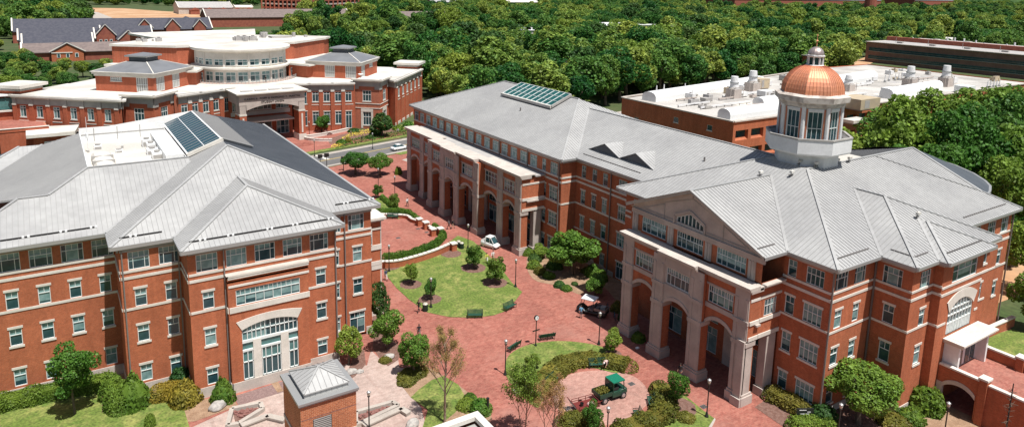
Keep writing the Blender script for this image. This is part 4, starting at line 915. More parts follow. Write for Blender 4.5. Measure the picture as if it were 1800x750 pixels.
ln.lathe([(1.05, zl-.2), (1.1, zl+.15), (.95, zl+.2)], 'white_stone', 8, (CU, CV), ph)
ln.lathe([(.7, zl+.1), (.7, zl+1.15)], 'glass', 8, (CU, CV), ph)
for k in range(8): p = oc(k, .85); ln.tube((p.x, p.y, zl+.15), (p.x, p.y, zl+1.2), .11, .11, 'white_stone', 6)
ln.lathe([(.95, zl+1.1), (1.06, zl+1.2), (1.06, zl+1.35), (.92, zl+1.4)], 'white_stone', 8, (CU, CV), ph)
ln.lathe([(.95*math.cos(t*PI/16), zl+1.38+.95*math.sin(t*PI/16)) for t in range(8)]+[(.05, zl+2.33)], 'lead', 16, (CU, CV))
lo_ = ln.build('lantern', RB)
fi = MB(); fi.tube((CU, CV, zl+2.4), (CU, CV, zl+3.9), .06, .02, 'copper', 6); fi.lathe([(.02, zl+2.9), (.16, zl+3.03), (.02, zl+3.16)], 'copper', 8, (CU, CV)); fi.lathe([(.01, zl+3.6), (.09, zl+3.68), (.01, zl+3.77)], 'copper', 8, (CU, CV)); fo_ = fi.build('finial', RB)
# ---- entrance canopy and the upper terrace on its bridge
cn = MB(); cn.box(74.4, 29.9, 6.75, 81.4, 31.78, 7.05, 'stone_pale'); cn.box(74.2, 29.7, 7.05, 81.6, 31.78, 7.22, 'stone_pale'); cn.box(74.9, 30.2, 7.22, 80.9, 31.5, 7.26, 'membrane')
cn.box(74.7, 30.3, 3.4, 75.05, 31.78, 6.75, 'white'); cn.box(80.7, 30.3, 3.4, 81.05, 31.78, 6.75, 'white')
cn.build('entrance_canopy', RB)
dr = MB(); dr.box(75.05, 31.3, 3.4, 80.7, 31.4, 6.75, 'white')
for x in (75.7, 77.0, 78.5, 79.6): dr.box(x, 31.24, 3.5, x+.85, 31.3, 5.9, 'glass')
dr.build('entrance_doors', RB)
TE = thing('terrace_bridge', 'brick entrance terrace with pale coping and a dark arched underpass below it', 'bridge', (78, 20, 0), worldspace=True)
t = MB(); t.box(74.4, 5, 3.1, 82.0, 31.75, 3.4, 'brick_path'); t.build('deck', TE)
ba = MB()
for (x, side) in ((74.1, 0), (82.0, 1)):
    F = Fac(TE, ba, (x, 31.75), (x, 27.6), 0, 4.45, 'brick', axis='y', trimmb=ba)
    F.hole(31.2, 28.1, 0, 3.01, .0); F.done()
    arr = arc(28.1, 31.2, 2.3, 3.0, 12)
    for (xa, za), (xb, zb) in zip(arr[:-1], arr[1:]):
        ba.poly([(x, xa, za), (x, xb, zb), (x, xb, 3.02), (x, xa, 3.02)], 'brick'); ba.poly([(x, xa, za), (x+.35, xa, za), (x+.35, xb, zb), (x, xb, zb)], 'stone')
        if not side:
            ba.poly([(x-.07, xa, za), (x-.07, xb, zb), (x-.07, xb, zb+.45), (x-.07, xa, za+.45)], 'stone'); ba.poly([(x-.07, xa, za+.45), (x-.07, xb, zb+.45), (x, xb, zb+.45), (x, xa, za+.45)], 'stone')
    ba.box(x-.08, 31.2, 0, x+.35, 31.75, 2.7, 'stone')
    ba.box(x+.002, 5, 0, x+.35, 27.6, 4.45, 'brick'); ba.box(x+.35, 27.6, 3.4, x+.352, 31.75, 4.45, 'brick')
ba.box(74.45, 26.8, 0, 82, 27.5, 3.1, 'brick')
ba.build('parapet_wall', TE)
cp = MB()
for x in (74.1, 82.0): cp.box(x-.08, 27.9, 4.45, x+.43, 31.7, 4.62, 'stone_pale'); cp.box(x-.08, 5, 4.3, x+.43, 27.1, 4.46, 'stone_pale'); cp.box(x-.25, 27.15, 0, x+.6, 27.85, 4.8, 'brick'); cp.box(x-.35, 27.05, 4.8, x+.7, 27.95, 5.0, 'stone_pale')
cp.build('coping', TE)
# ------------------------------------------------------------------ student union across the road (local frame, mirrored halves)
UL = (48.3, 181.4)
UN = thing('student_union', 'curved red brick hall with pale cornices and a glazed drum', 'building', (*UL, 0), math.radians(3.8))
def ux(x, y): c, s = math.cos(math.radians(3.8)), math.sin(math.radians(3.8)); return (UL[0]+c*x-s*y, UL[1]+s*x+c*y)
wl = MB(); tr = MB()
def seg(p0, p1, m, z0, z1, mt='brick_sc'):
    a, b = ((m*p0[0], p0[1]), (m*p1[0], p1[1]))
    if m < 0: a, b = b, a
    F = Fac(UN, wl, a, b, z0, z1, mt, trimmb=tr); F.mir = m
    return F
def bay(F, c, w_=1.7, lowdoor=False, lo=True):
    if F.mir < 0: c = F.L-c
    F.win(c-w_/2, c+w_/2, 8.1, 10.8, 'pair', 0, False, True, fw=.11)
    F.band(c-w_/2-.45, c+w_/2+.45, 7.15, 7.35)
    if lowdoor: F.win(c-w_/2, c+w_/2, .4, 5.3, 'pair', 0, True, False, fw=.12, name='glazed_door')
    elif lo: F.win(c-w_/2, c+w_/2, 1.8, 5.3, 'pair', 0, True, True, fw=.11)
def crown(F, zt=13.3, panel=True, piers=()):
    if panel: F.band(0, F.L, 11.1, zt-.75, .05, 'stone_grey')
    F.band(-.1, F.L+.1, zt-.75, zt-.4, .35, 'stone_pale'); F.band(-.4, F.L+.4, zt-.4, zt, .75, 'membrane')
    for q in piers:
        q = F.L-q if F.mir < 0 else q
        a, b = q-.5, q+.5
        for (z0, z1, o, m) in ((0, 10.9, .3, 'brick_sc'), (10.9, 11.2, .4, 'stone_pale'), (11.2, zt-.75, .25, 'stone_grey')): F.band(a, b, z0, z1, o, m, wl if m == 'brick_sc' else tr)
for m in (1, -1):
    F = seg((8.3, 9.3), (11.6, 9.2), m, 0, 13.3); c = 1.7; F.win(c-.9, c+.9, 7.6, 10.9, 'three', 0, False, True); F.win(c-.9, c+.9, 1.5, 5.5, 'three', 0); crown(F); F.done()
    F = seg((11.6, 9.2), (17.2, 6.6), m, 0, 13.3); bay(F, 1.6); bay(F, 4.6); crown(F, piers=(.05, 3.1)); F.done()
    F = seg((17.2, 6.6), (22.6, 4.6), m, 0, 13.3); bay(F, 1.5); bay(F, 4.3, lowdoor=True); crown(F, piers=(.05, 2.9)); F.done()
    F = seg((22.6, 4.6), (23.4, 5.4), m, 0, 13.3); F.done()
    # corner tower, set diagonally
    for (a, b) in (((23.3, 6.1), (28.7, .7)), ((28.7, .7), (34.1, 6.1))):
        F = seg(a, b, m, 0, 14.2); c = F.L/2
        F.win(c-1.25, c+1.25, 7.9, 11.0, 'three', 0, False, True, fw=.12); F.win(c-1.2, c+1.2, 1.1, 4.9, 'three', 0, False, True, fw=.12)
        F.band(c-1.75, c-1.2, .2, 5.8, .1); F.band(c+1.2, c+1.75, .2, 5.8, .1); F.band(c-1.75, c+1.75, 4.95, 5.8, .12)
        for z_ in (5.9, 7.15): F.band(0, F.L, z_, z_+.2, .1)
        F.band(0, 1.5, 11.3, 13.4, .2, 'stone_grey'); F.band(F.L-1.5, F.L, 11.3, 13.4, .2, 'stone_grey'); F.band(0, F.L, 12.1, 13.4, .12, 'stone_grey')
        F.band(-.1, F.L+.15, 13.4, 13.8, .4, 'stone_pale'); F.band(-.5, F.L+.6, 13.8, 14.25, .85, 'stone_pale'); F.done()
    wl.prism([(m*p[0], p[1]) for p in ((23.6, 6.1), (28.7, 1), (33.8, 6.1), (28.7, 11.2))], 13.7, 13.9, 'membrane')
    # end wing going back at forty-five degrees
    F = seg((34.1, 6.1), (34.7, 3.2), m, 0, 13.3); crown(F); F.done()
    F = seg((34.9, 3.5), (54.6, 23.2), m, 0, 13.3)
    for i in range(6): bay(F, 3.6+4.35*i, 1.6, lo=(m < 0)); 
    crown(F, piers=[1.2+4.35*i for i in range(7)]); F.band(0, F.L, 0, .8, .1, 'stone_pale'); F.done()
    F = seg((54.6, 23.2), (42, 36), m, 0, 13.3); crown(F); F.done()
    F = seg((42, 36), (20, 60), m, 0, 13.3); F.done()
    # raised corner block at the far end of the wing
    bl = [(53, 22.8), (57.4, 27.2), (52.6, 32), (48.2, 27.6)]
    wl.prism([(m*p[0], p[1]) for p in bl], 0, 13.9, 'brick_sc')
    b2 = [(53, 21.6), (58.6, 27.2), (52.6, 33.2), (47.0, 27.6)]
    tr.prism([(m*p[0], p[1]) for p in bl], 13.9, 14.6, 'stone_grey'); tr.prism([(m*p[0], p[1]) for p in b2], 14.6, 15.3, 'stone_pale', 'membrane')
    # pavilion block above, square and diagonal, with its hipped roof
    pc = (26.8, 20.6); r = 12.0
    dm_ = [(pc[0], pc[1]-r), (pc[0]+r, pc[1]), (pc[0], pc[1]+r), (pc[0]-r, pc[1])]
    ri = r-1.1; di = [(pc[0], pc[1]-ri), (pc[0]+ri, pc[1]), (pc[0], pc[1]+ri), (pc[0]-ri, pc[1])]
    for k in range(4):
        a, b = di[k-1], di[k]
        F = seg(a, b, m, 13.2, 17.4)
        if k == 0:
            for (p, q) in ((5.0, 8.0), (11.2, 14.4)):
                p, q = (p, q) if m > 0 else (F.L-q, F.L-p)
                F.win(p, q, 13.5, 17.0, 'louver', 0, False, False, fw=.12, name='louvre')
        if k == 1:
            p, q = (1.6, 4.6) if m > 0 else (F.L-4.6, F.L-1.6); F.win(p, q, 13.5, 17.0, 'louver', 0, False, False, fw=.12, name='louvre')
            p, q = (8.4, 11.4) if m > 0 else (F.L-11.4, F.L-8.4); F.win(p, q, 15.9, 16.9, 'louver', 0, False, True, fw=.1, name='louvre')
        F.done()
    for (e, z0, z1, mm) in ((.3, 17.0, 17.5, 'stone_pale'), (.8, 17.5, 18.0, 'stone_pale'), (1.1, 18.0, 18.15, 'membrane')):
        rr = ri+e; tr.prism([(m*p[0], p[1]) for p in ((pc[0], pc[1]-rr), (pc[0]+rr, pc[1]), (pc[0], pc[1]+rr), (pc[0]-rr, pc[1]))], z0, z1, mm)
    q = MB(); r0, r1, zt = 11.4, 3.6, 20.2
    P = [[(m*(pc[0]+dx*R_), pc[1]+dy*R_) for dx, dy in ((0, -1), (1, 0), (0, 1), (-1, 0))] for R_ in (r0, r1)]
    for k in range(4):
        j = (k+1) % 4; q.poly([(*P[0][k], 18.16), (*P[0][j], 18.16), (*P[1][j], zt), (*P[1][k], zt)], 'slate_metal')
        q.bar((*P[0][k], 18.2), (*P[1][k], zt+.04), .22, .12, 'stone_pale')
    q.build('pavilion_roof', UN)
    q = MB(); q.prism([(m*(pc[0]+dx*3.3), pc[1]+dy*3.3) for dx, dy in ((0, -1), (1, 0), (0, 1), (-1, 0))], zt-.2, zt+1.1, 'metal_dark')
    q.prism([(m*(pc[0]+dx*4.3), pc[1]+dy*4.3) for dx, dy in ((0, -1), (1, 0), (0, 1), (-1, 0))], zt+1.1, zt+1.45, 'gutter')
    Q = [(m*(pc[0]+dx*4.3), pc[1]+dy*4.3) for dx, dy in ((0, -1), (1, 0), (0, 1), (-1, 0))]
    for k in range(4): q.poly([(*Q[k], zt+1.46), (*Q[(k+1) % 4], zt+1.46), (m*pc[0], pc[1], zt+2.1)], 'slate_metal')
    q.build('roof_louvre', UN)
# flat roofs of the low parts
wl.prism([(-54, 23), (-35, 4), (-34, 6.4), (-28.7, 6), (-23, 6), (-17.2, 7), (-11.6, 9.6), (11.6, 9.6), (17.2, 7), (23, 6), (28.7, 6), (34, 6.4), (35, 4), (54, 23), (42, 36), (20, 60), (-20, 60), (-42, 36)], 12.9, 13.32, 'membrane')
# top block
tb_ = [(-30.5, 44.2), (-16.3, 33.0), (16.3, 33.0), (30.5, 44.2), (34, 48.8), (22, 58), (14, 62), (22, 88), (-20, 82), (-16, 60)]
wl.prism(tb_, 13.0, 21.9, 'brick_sc'); tr.prism([(x*1.02, 45+(y-45)*1.03) for x, y in tb_], 21.9, 22.5, 'stone_pale', 'membrane')
tr.prism([(-18.5, 30), (18.5, 30), (33, 42), (30.5, 44.2), (16.4, 33.02), (-16.4, 33.02), (-30.5, 44.2), (-33, 42)], 16.7, 17.3, 'stone_pale', 'membrane')
wl.prism([(-18, 20.5), (-15, 19), (-11, 27), (11, 27), (15, 19), (18, 20.5), (18, 34), (-18, 34)], 13.2, 16.75, 'brick_sc'); tr.prism([(-20, 20.5), (-15, 17.5), (-10, 27), (10, 27), (15, 17.5), (20, 20.5), (20, 34.1), (-20, 34.1)], 16.75, 17.25, 'stone_pale', 'membrane')
for m in (1, -1):
    a, b = ((m*15.0, 18.9), (m*18.0, 20.4)); 
    F = Fac(UN, wl, (m*15.8 if m < 0 else 11.4, 24.0), (-11.4 if m < 0 else 15.8, 24.0), 13.2, 16.7, 'brick_sc', trimmb=tr); F.win(.6, 3.8, 13.4, 15.9, 'four', 0, False, False, fw=.12, name='glazed_door'); F.done()
# glazed drum
RX, RY, RR = -.5, 28.5, 12.0; N = 24
dr = MB()
for k in range(N):
    a0 = -PI/2+(k-.5)*2*PI/N; a1 = a0+2*PI/N
    if math.sin((a0+a1)/2) > .3: continue
    p = (RX+RR*math.cos(a0), RY+RR*math.sin(a0)); q = (RX+RR*math.cos(a1), RY+RR*math.sin(a1))
    F = Fac(UN, dr, p, q, 13.2, 21.9, 'stone_pale', trimmb=tr)
    if k % 2 == 0 or True:
        wide = .28
        F.win(wide, F.L-wide, 13.6, 16.3, 'two', 0, False, True, fw=.13); F.win(wide, F.L-wide, 18.0, 19.7, 'two', 0, False, True, fw=.13)
    if k % 2 == 0: F.band(-.25, .25, 13.2, 21.9, .12, 'stone_pale')
    F.done()
dr.build('glazed_drum', UN)
tr.lathe([(12.0, 16.7), (12.9, 16.85), (13.2, 17.1), (13.2, 17.5), (12.0, 17.55)], 'stone_pale', 48, (RX, RY))
tr.lathe([(12.1, 21.5), (12.9, 21.7), (13.3, 22.0), (13.3, 22.45), (12.6, 22.62), (.05, 22.6)], 'stone_pale', 48, (RX, RY))
tr.lathe([(12.5, 22.63), (.05, 22.66)], 'membrane', 48, (RX, RY), cap=False)
# balcony rail
ra = MB()
for k in range(40):
    a = -PI*.88+k*PI*.76/39; x, y = RX+15.2*math.cos(a), RY+1+15.2*math.sin(a); a2 = a+PI*.76/39; x2, y2 = RX+15.2*math.cos(a2), RY+1+15.2*math.sin(a2)
    ra.box(x-.05, y-.05, 13.3, x+.05, y+.05, 14.3, 'gutter')
    if k < 39: ra.bar((x, y, 14.3), (x2, y2, 14.3), .07, .07, 'gutter'); ra.bar((x, y, 13.8), (x2, y2, 13.8), .04, .04, 'gutter')
ra.build('balcony_rail', UN)
tr.lathe([(15.1, 13.33), (12.1, 13.36)], 'brick_pink', 48, (RX, RY+1), cap=False)
# entrance portico
po = MB(); xc = -1.6; hw = 8.3
po.box(xc-hw, -.4, 10.2, xc+hw, 9.2, 12.7, 'stone_lilac'); po.box(xc-hw-.4, -.8, 12.7, xc+hw+.4, 9.2, 13.0, 'stone_lilac'); po.box(xc-hw-.75, -1.2, 13.0, xc+hw+.75, 9.5, 13.3, 'stone_pale')
for x in (-7, -3.5, 0, 3.5): po.box(xc+x, 1.5, 13.3, xc+x+2.8, 3.2, 13.5, 'membrane_grey')
ar = arc(xc-hw+1.7, xc+hw-1.7, 8.9, 10.15, 16)
for (xa, za), (xb, zb) in zip(ar[:-1], ar[1:]):
    po.poly([(xa, -.4, za), (xb, -.4, zb), (xb, -.4, 10.21), (xa, -.4, 10.21)], 'stone_lilac'); po.poly([(xa, -.4, za), (xa, .6, za), (xb, .6, zb), (xb, -.4, zb)], 'stone_lilac'); po.poly([(xa, .6, za), (xb, .6, zb), (xb, .6, 10.21), (xa, .6, 10.21)], 'stone_lilac')
po.build('entrance_portico', UN)
for x in (xc-hw, xc+hw-1.7):
    p = MB(); p.box(x, -.4, 0, x+1.7, 3.4, 7.6, 'brick_sc'); p.box(x-.05, -.45, 7.6, x+1.75, 3.45, 8.0, 'stone_pale'); p.box(x+.1, -.35, 8.0, x+1.6, 3.3, 10.2, 'stone_lilac'); p.box(x-.12, -.52, 0, x+1.82, 3.5, 1.6, 'stone_pale'); p.box(x+.65, -.5, 2, x+1.05, -.39, 7, 'stone_pale'); p.build('pier', UN)
p = MB()
F = Fac(UN, p, (xc-hw, 9.1), (xc+hw, 9.1), 0, 10.2, 'brick_sc', trimmb=p)
for (a, b) in ((.9, 4.0), (5.2, 11.0), (12.2, 15.6)):
    F.win(a, b, 7.2, 9.9, 'port', 4, False, True, fw=.12, name='window'); F.win(a, b, .2, 4.6, 'tall', 0, False, False, fw=.12, name='glazed_door')
F.band(.5, 16, 5.9, 6.9, .1); F.done(); p.build('entrance_wall', UN)
p = MB(); p.box(xc-hw+1.6, 3.0, 5.0, xc+hw-1.6, 9.0, 5.35, 'stone_pale'); p.build('canopy', UN)
for (txt, z_, sz) in (('KAREN A. POPP & DEMOND T. MARTIN', 11.75, .72), ('STUDENT UNION', 10.85, .66)):
    cu_ = bpy.data.curves.new('t', 'FONT'); cu_.body = txt; cu_.size = sz; cu_.extrude = .04; cu_.align_x = 'CENTER'; cu_.space_character = 1.12
    to = bpy.data.objects.new('t', cu_); COL.objects.link(to); bpy.context.view_layer.update()
    me = bpy.data.meshes.new_from_object(to.evaluated_get(bpy.context.evaluated_depsgraph_get())); me.name = 'lettering'
    COL.objects.unlink(to); bpy.data.objects.remove(to); me.materials.clear(); me.materials.append(M['black'])
    o = bpy.data.objects.new('lettering', me); COL.objects.link(o); o.parent = UN; o.location = (xc, -.46, z_-.25); o.rotation_euler = (PI/2, 0, 0)
wl.build('wall', UN); tr.build('cornice', UN)
# rooftop plant
rnd = random.Random(3)
for (x0, y0, n) in ((-20, 47, 5), (5, 41, 12), (12, 52, 6), (24, 48, 3)):
    for i in range(n):
        q = MB(); x, y = x0+rnd.uniform(-3, 3), y0+rnd.uniform(-3, 4); s_ = rnd.uniform(.4, 1.0)
        if i % 2: q.tube((x, y, 22.5), (x, y, 22.5+s_*1.6), s_*.7, s_*.6, 'stone_grey', 10)
        else: q.box(x-s_, y-s_*.8, 22.5, x+s_, y+s_*.8, 22.5+s_*1.4, 'membrane_grey'); q.tube((x, y, 22.5+s_*1.4), (x, y, 22.7+s_*1.4), s_*.5, s_*.5, 'pipe', 10)
        q.build('roof_unit', UN)
q = MB(); q.box(14.5, 47, 22.5, 21, 50.5, 23.1, 'membrane_grey'); q.build('roof_unit', UN)
q = MB(); q.lathe([(.05, 15.1), (.5, 15.2), (.8, 15.5)], 'white', 16, (25, 5), cap=False); q.tube((25, 5, 14.2), (25, 5, 15.1), .08, .08, 'gutter'); q.build('satellite_dish', UN)
# low front block at the far left, with green-glazed stair and canopy
lw = MB()
lw.box(-58, 8, 0, -49, 24, 7.2, 'brick_sc'); lw.box(-57.6, 8.4, 7.2, -49.4, 23.6, 7.25, 'brick_path'); lw.box(-58.1, 7.9, 7.2, -48.9, 8.3, 7.9, 'brick_sc'); lw.box(-58.2, 7.8, 7.9, -48.8, 8.4, 8.0, 'stone_pale'); lw.prism([(-52, 3.5), (-45.5, 3), (-44, 9), (-52, 11)], 0, 6.6, 'brick_sc'); lw.prism([(-53.5, 2.2), (-44.6, 1.6), (-43, 9.5), (-53, 12)], 6.6, 7.3, 'stone_pale', 'membrane')
lw.box(-50.3, 2.9, .2, -48.4, 3.2, 5.4, 'white'); lw.box(-50, 2.85, .3, -48.7, 2.9, 5.2, 'glass_teal')
lw.build('annex', UN)
lw = MB(); lw.box(-66, 24, 0, -50, 40, 9.2, 'brick_sc'); lw.box(-66.5, 23.5, 9.2, -49.5, 40, 9.6, 'stone_pale')
for i in range(7): lw.box(-66+i*2.5, 23.8, 9.6, -65.85+i*2.5, 23.95, 13, 'glass_teal')
lw.box(-66, 23.9, 9.8, -50.5, 24, 12.4, 'glass_teal'); lw.box(-66.3, 23.4, 12.9, -50, 40, 13.2, 'white'); lw.build('stair_block', UN)
# ------------------------------------------------------------------ laboratory building with white vaulted roofs
LA = thing('laboratory_building', 'low orange brick block with white vaulted ducts and exhaust stacks on its roof', 'building', (160, 130, 0), worldspace=True)
wl = MB(); tr = MB(); X0, Y0, ZL = 132.6, 107.3, 11.0
F = Fac(LA, wl, (X0, 146), (X0, Y0), 0, ZL, axis='y', trimmb=tr)
F.win(124.6, 126.2, 7.6, 8.9, 'plain', 0, False); F.win(113.6, 115.2, 7.6, 8.9, 'plain', 0, False); F.win(139, 140.6, 5, 6.4, 'plain', 0, False)
F.done()
F = Fac(LA, wl, (X0, Y0), (290, Y0), 0, ZL, axis='x', trimmb=tr)
for i in range(27):
    a = X0+.9+5.6*i
    for z0 in (6.3, 1.9):
        F.hole(a, a+4.5, z0, z0+2.4, 1.0); wl.box(a, Y0+.95, z0, a+4.5, Y0+1.0, z0+2.4, 'glass'); wl.poly([(a, Y0, z0), (a+4.5, Y0, z0), (a+4.5, Y0+.95, z0+.55), (a, Y0+.95, z0+.55)], 'brick')
        tr.box(a+1.4, Y0+.85, z0+.4, a+1.5, Y0+.96, z0+2.4, 'door_dark')
F.done()
F = Fac(LA, wl, (290, Y0), (290, 168), 0, ZL, axis='y', trimmb=tr); F.done()
F = Fac(LA, wl, (290, 168), (260, 168), 0, ZL, trimmb=tr); F.done(); F = Fac(LA, wl, (260, 168), (X0, 146), 0, ZL, trimmb=tr); F.done()
wl.poly([(X0, Y0, ZL-.35), (290, Y0, ZL-.35), (290, 168, ZL-.35), (260, 168, ZL-.35), (X0, 146, ZL-.35)], 'lab_roof')
for a, b in (((X0, 146), (X0, Y0)), ((X0, Y0), (290, Y0)), ((X0, 146), (260, 168))): tr.bar((*a, ZL), (*b, ZL), .6, .3, 'stone')
wl.build('wall', LA); tr.build('coping', LA)
def vault(x, y, dx, dy, L, w_, h, z):
    q = MB(); d = Vector((dx, dy, 0)).normalized(); n = Vector((-d.y, d.x, 0)); o = Vector((x, y, z)); pr = [(-1, 0), (-1, .45), (-.92, .68), (-.7, .86), (-.35, .97), (0, 1), (.35, .97), (.7, .86), (.92, .68), (1, .45), (1, 0)]
    A = [o+n*p[0]*w_/2+Vector((0, 0, p[1]*h)) for p in pr]; B = [p+d*L for p in A]
    for i in range(len(pr)-1): q.poly([A[i], B[i], B[i+1], A[i+1]], 'white')
    q.poly(A[::-1], 'white_stone'); q.poly(B, 'white_stone')
    q.bar(o+n*w_/2+d*1+Vector((0, 0, h*.45)), o+n*w_/2+d*(L-1)+Vector((0, 0, h*.45)), .1, .1, 'stone_grey')
    q.build('vaulted_duct_housing', LA)
zr = ZL-.35
vault(136.5, 139.5, 1, .17, 60, 4.6, 2.6, zr); vault(134.8, 112.2, 1, .02, 52, 3.8, 2.5, zr); vault(195, 132, 1, .16, 50, 5, 3.2, zr); vault(205, 112, 1, .1, 36, 4, 3, zr); vault(160, 122, 1, .08, 26, 3.4, 2, zr)
def stack(x, y, r, h):
    q = MB(); q.box(x-r*1.3, y-r*1.3, zr, x+r*1.3, y+r*1.3, zr+h*.42, 'stone_lilac'); q.tube((x, y, zr+h*.42), (x, y, zr+h*.5), r*1.35, r*1.1, 'stone_grey', 14); q.tube((x, y, zr+h*.5), (x, y, zr+h), r*1.05, r*.82, 'white_stone', 16); q.tube((x, y, zr+h*.7), (x, y, zr+h*.74), r*1.12, r*1.1, 'gutter', 16)
    for s_ in (-1, 1): q.bar((x+s_*r*2.2, y-r, zr), (x+s_*r*2.2, y-r, zr+h*.5), .12, .12, 'stone_lilac'); q.bar((x+s_*r*2.2, y-r, zr+h*.5), (x, y-r, zr+h*.5), .12, .12, 'stone_lilac')
    q.build('exhaust_stack', LA)
for (px, py, z_, r, h) in ((1289, 170, 11, 1.2, 6.2), (1322, 158, 11, 1.3, 6.2), (1598, 152, 11, 1.3, 7.0), (1661, 150, 11, 1.3, 7.0), (1490, 158, 11, 1.2, 5)):
    x, y = at(px, py, z_); stack(x, y, r, h)
def rbox(px, py, w_, d, h, m, name='roof_unit'):
    x, y = at(px, py, zr); q = MB(); q.box(x, y, zr+.3, x+w_, y+d, zr+h, m); q.box(x+.2, y+.2, zr, x+w_-.2, y+d-.2, zr+.3, 'pipe'); q.box(x+w_*.2, y-.03, zr+.6, x+w_*.45, y, zr+h-.3, 'stone_grey'); q.build(name, LA)
rbox(1334, 158, 5, 4, 3.2, 'tan'); rbox(1512, 196, 9, 7, 3.0, 'tan'); rbox(1345, 172, 3, 3, 1.8, 'white_stone'); rbox(1300, 172, 3.5, 2.5, 1.4, 'white'); rbox(1240, 181, 2.5, 2, 1.2, 'stone_grey'); rbox(1500, 220, 6, 3, 1.0, 'membrane'); rbox(1570, 170, 5, 4, 2.2, 'white_stone'); rbox(1700, 165, 5, 4, 2.2, 'white'); rbox(1460, 205, 4, 3, 1.6, 'stone_grey')
rnd = random.Random(5)
for i in range(22):
    x, y = 136+rnd.uniform(0, 120), 110+rnd.uniform(3, 26); q = MB(); L = rnd.uniform(8, 22); q.bar((x, y, zr+.5), (x+L, y+L*.05, zr+.5), .35, .35, 'stone_lilac' if i % 2 else 'white_stone')
    for k in range(int(L/3)): q.box(x+k*3, y-.1, zr, x+k*3+.15, y+.1, zr+.45, 'pipe')
    q.build('roof_duct', LA)
for (px, py) in ((1154, 160), (1167, 158), (1204, 156), (1556, 140), (1563, 138), (1574, 137), (1580, 136), (1586, 136), (1736, 150), (1741, 150), (1747, 149), (1752, 149), (1757, 148)):
    x, y = at(px, py, zr+1); q = MB(); q.tube((x, y, zr), (x, y, zr+2.6), .3, .12, 'white_stone', 8); q.tube((x, y, zr), (x, y, zr+.7), .45, .45, 'gutter', 8); q.build('vent_cone', LA)
for i in range(46):
    x, y = rnd.uniform(137, 285), rnd.uniform(109, 150); 
    if y > 142+(x-133)*.15-3: continue
    w_, d_, h_ = rnd.uniform(.8, 3.6), rnd.uniform(.8, 3), rnd.uniform(.5, 1.9); q = MB(); m_ = rnd.choice(['stone_grey', 'membrane_grey', 'white_stone', 'tan', 'stone_lilac'])
    q.box(x, y, zr+.15, x+w_, y+d_, zr+h_, m_); q.box(x+.1, y+.1, zr, x+w_-.1, y+d_-.1, zr+.15, 'pipe'); q.tube((x+w_/2, y+d_/2, zr+h_), (x+w_/2, y+d_/2, zr+h_+.25), .35, .35, 'pipe', 10); q.build('roof_unit', LA)
q = MB()
for i in range(16):
    x, y = rnd.uniform(135, 270), rnd.uniform(109, 140); q.box(x, y, zr+.004+i*.002, x+rnd.uniform(5, 16), y+rnd.uniform(2, 6), zr+.02+i*.002, rnd.choice(['membrane_grey', 'stone_pale', 'stone_grey']))
q.build('roof_walkway', LA)
x, y = at(1216, 176, zr); q = MB(); q.tube((x, y, zr), (x, y, zr+3.6), .07, .05, 'pipe', 6); q.box(x-.5, y-.4, zr, x+.5, y+.4, zr+.5, 'pipe'); q.build('mast', LA)
for (px, py) in ((1250, 236.5), (1186, 178)):
    pass
# orange block farther back
q = MB(); x, y = at(1480, 138, 0); q.box(x-12, y, 0, x, y+14, 10, 'brick'); q.box(x-12.5, y-.5, 10, x+.5, y+14.5, 10.4, 'membrane')
tag(q.build('plant_room'), 'plain orange brick block rising behind the copper dome', 'building')
# ------------------------------------------------------------------ dark brick office block
DK = thing('office_block', 'long dark brown brick office with ribbon windows behind the laboratory', 'building', (410, 180, 0), worldspace=True)
q = MB(); q.box(404, 90, 0, 470, 236, 11.6, 'brick_dark'); q.box(403.4, 89.4, 11.6, 470.6, 236.6, 12.0, 'stone'); q.box(406, 92, 12.0, 468, 234, 12.05, 'membrane_grey'); q.build('wall', DK)
q = MB(); q.box(425, 130, 12.05, 428, 236, 14.4, 'brick_far'); q.box(428, 130, 12.05, 460, 133, 14.4, 'brick_far'); q.build('roof_screen', DK)
for z0 in (6.7, 2.2):
    g = MB(); g.box(403.86, 92, z0, 403.99, 234, z0+1.9, 'glass'); o = g.build('ribbon_window', DK)
    f = MB(); f.box(403.8, 92, z0+.85, 403.86, 234, z0+1.0, 'pipe'); f.box(403.75, 91.8, z0-.15, 404, 234.2, z0, 'stone'); f.box(403.75, 91.8, z0+1.9, 404, 234.2, z0+2.0, 'pipe'); k = f.build('frame'); k.parent = o; 
    k.matrix_parent_inverse = Matrix.Identity(4)
for i in range(30):
    x, y = rnd.uniform(430, 465), rnd.uniform(100, 225); h = rnd.uniform(1.2, 3.6); p = MB()
    if i % 3: p.tube((x, y, 12.05), (x, y, 12.05+h), .5, .45, 'white_stone', 8)
    else: p.box(x-1.5, y-1.5, 12.05, x+1.5, y+1.5, 12.05+h*.6, 'membrane')
    p.build('roof_unit', DK)
for i in range(7): x, y = 409, 110+i*18; p = MB(); p.box(x, y, 12.05, x+1.6, y+3, 12.9, 'stone_grey'); p.tube((x+.8, y+4, 12.05), (x+.8, y+4, 15), .1, .1, 'gutter', 6); p.build('roof_unit', DK)
q = MB(); q.box(500, 190, 0, 560, 300, 8, 'brick_far'); q.box(499, 189, 8, 561, 301, 8.5, 'membrane'); q.build('x'); bpy.data.objects['x'].name = 'warehouse'
tag(bpy.data.objects['warehouse'], 'white flat roof showing just behind the dark brown office block', 'building')
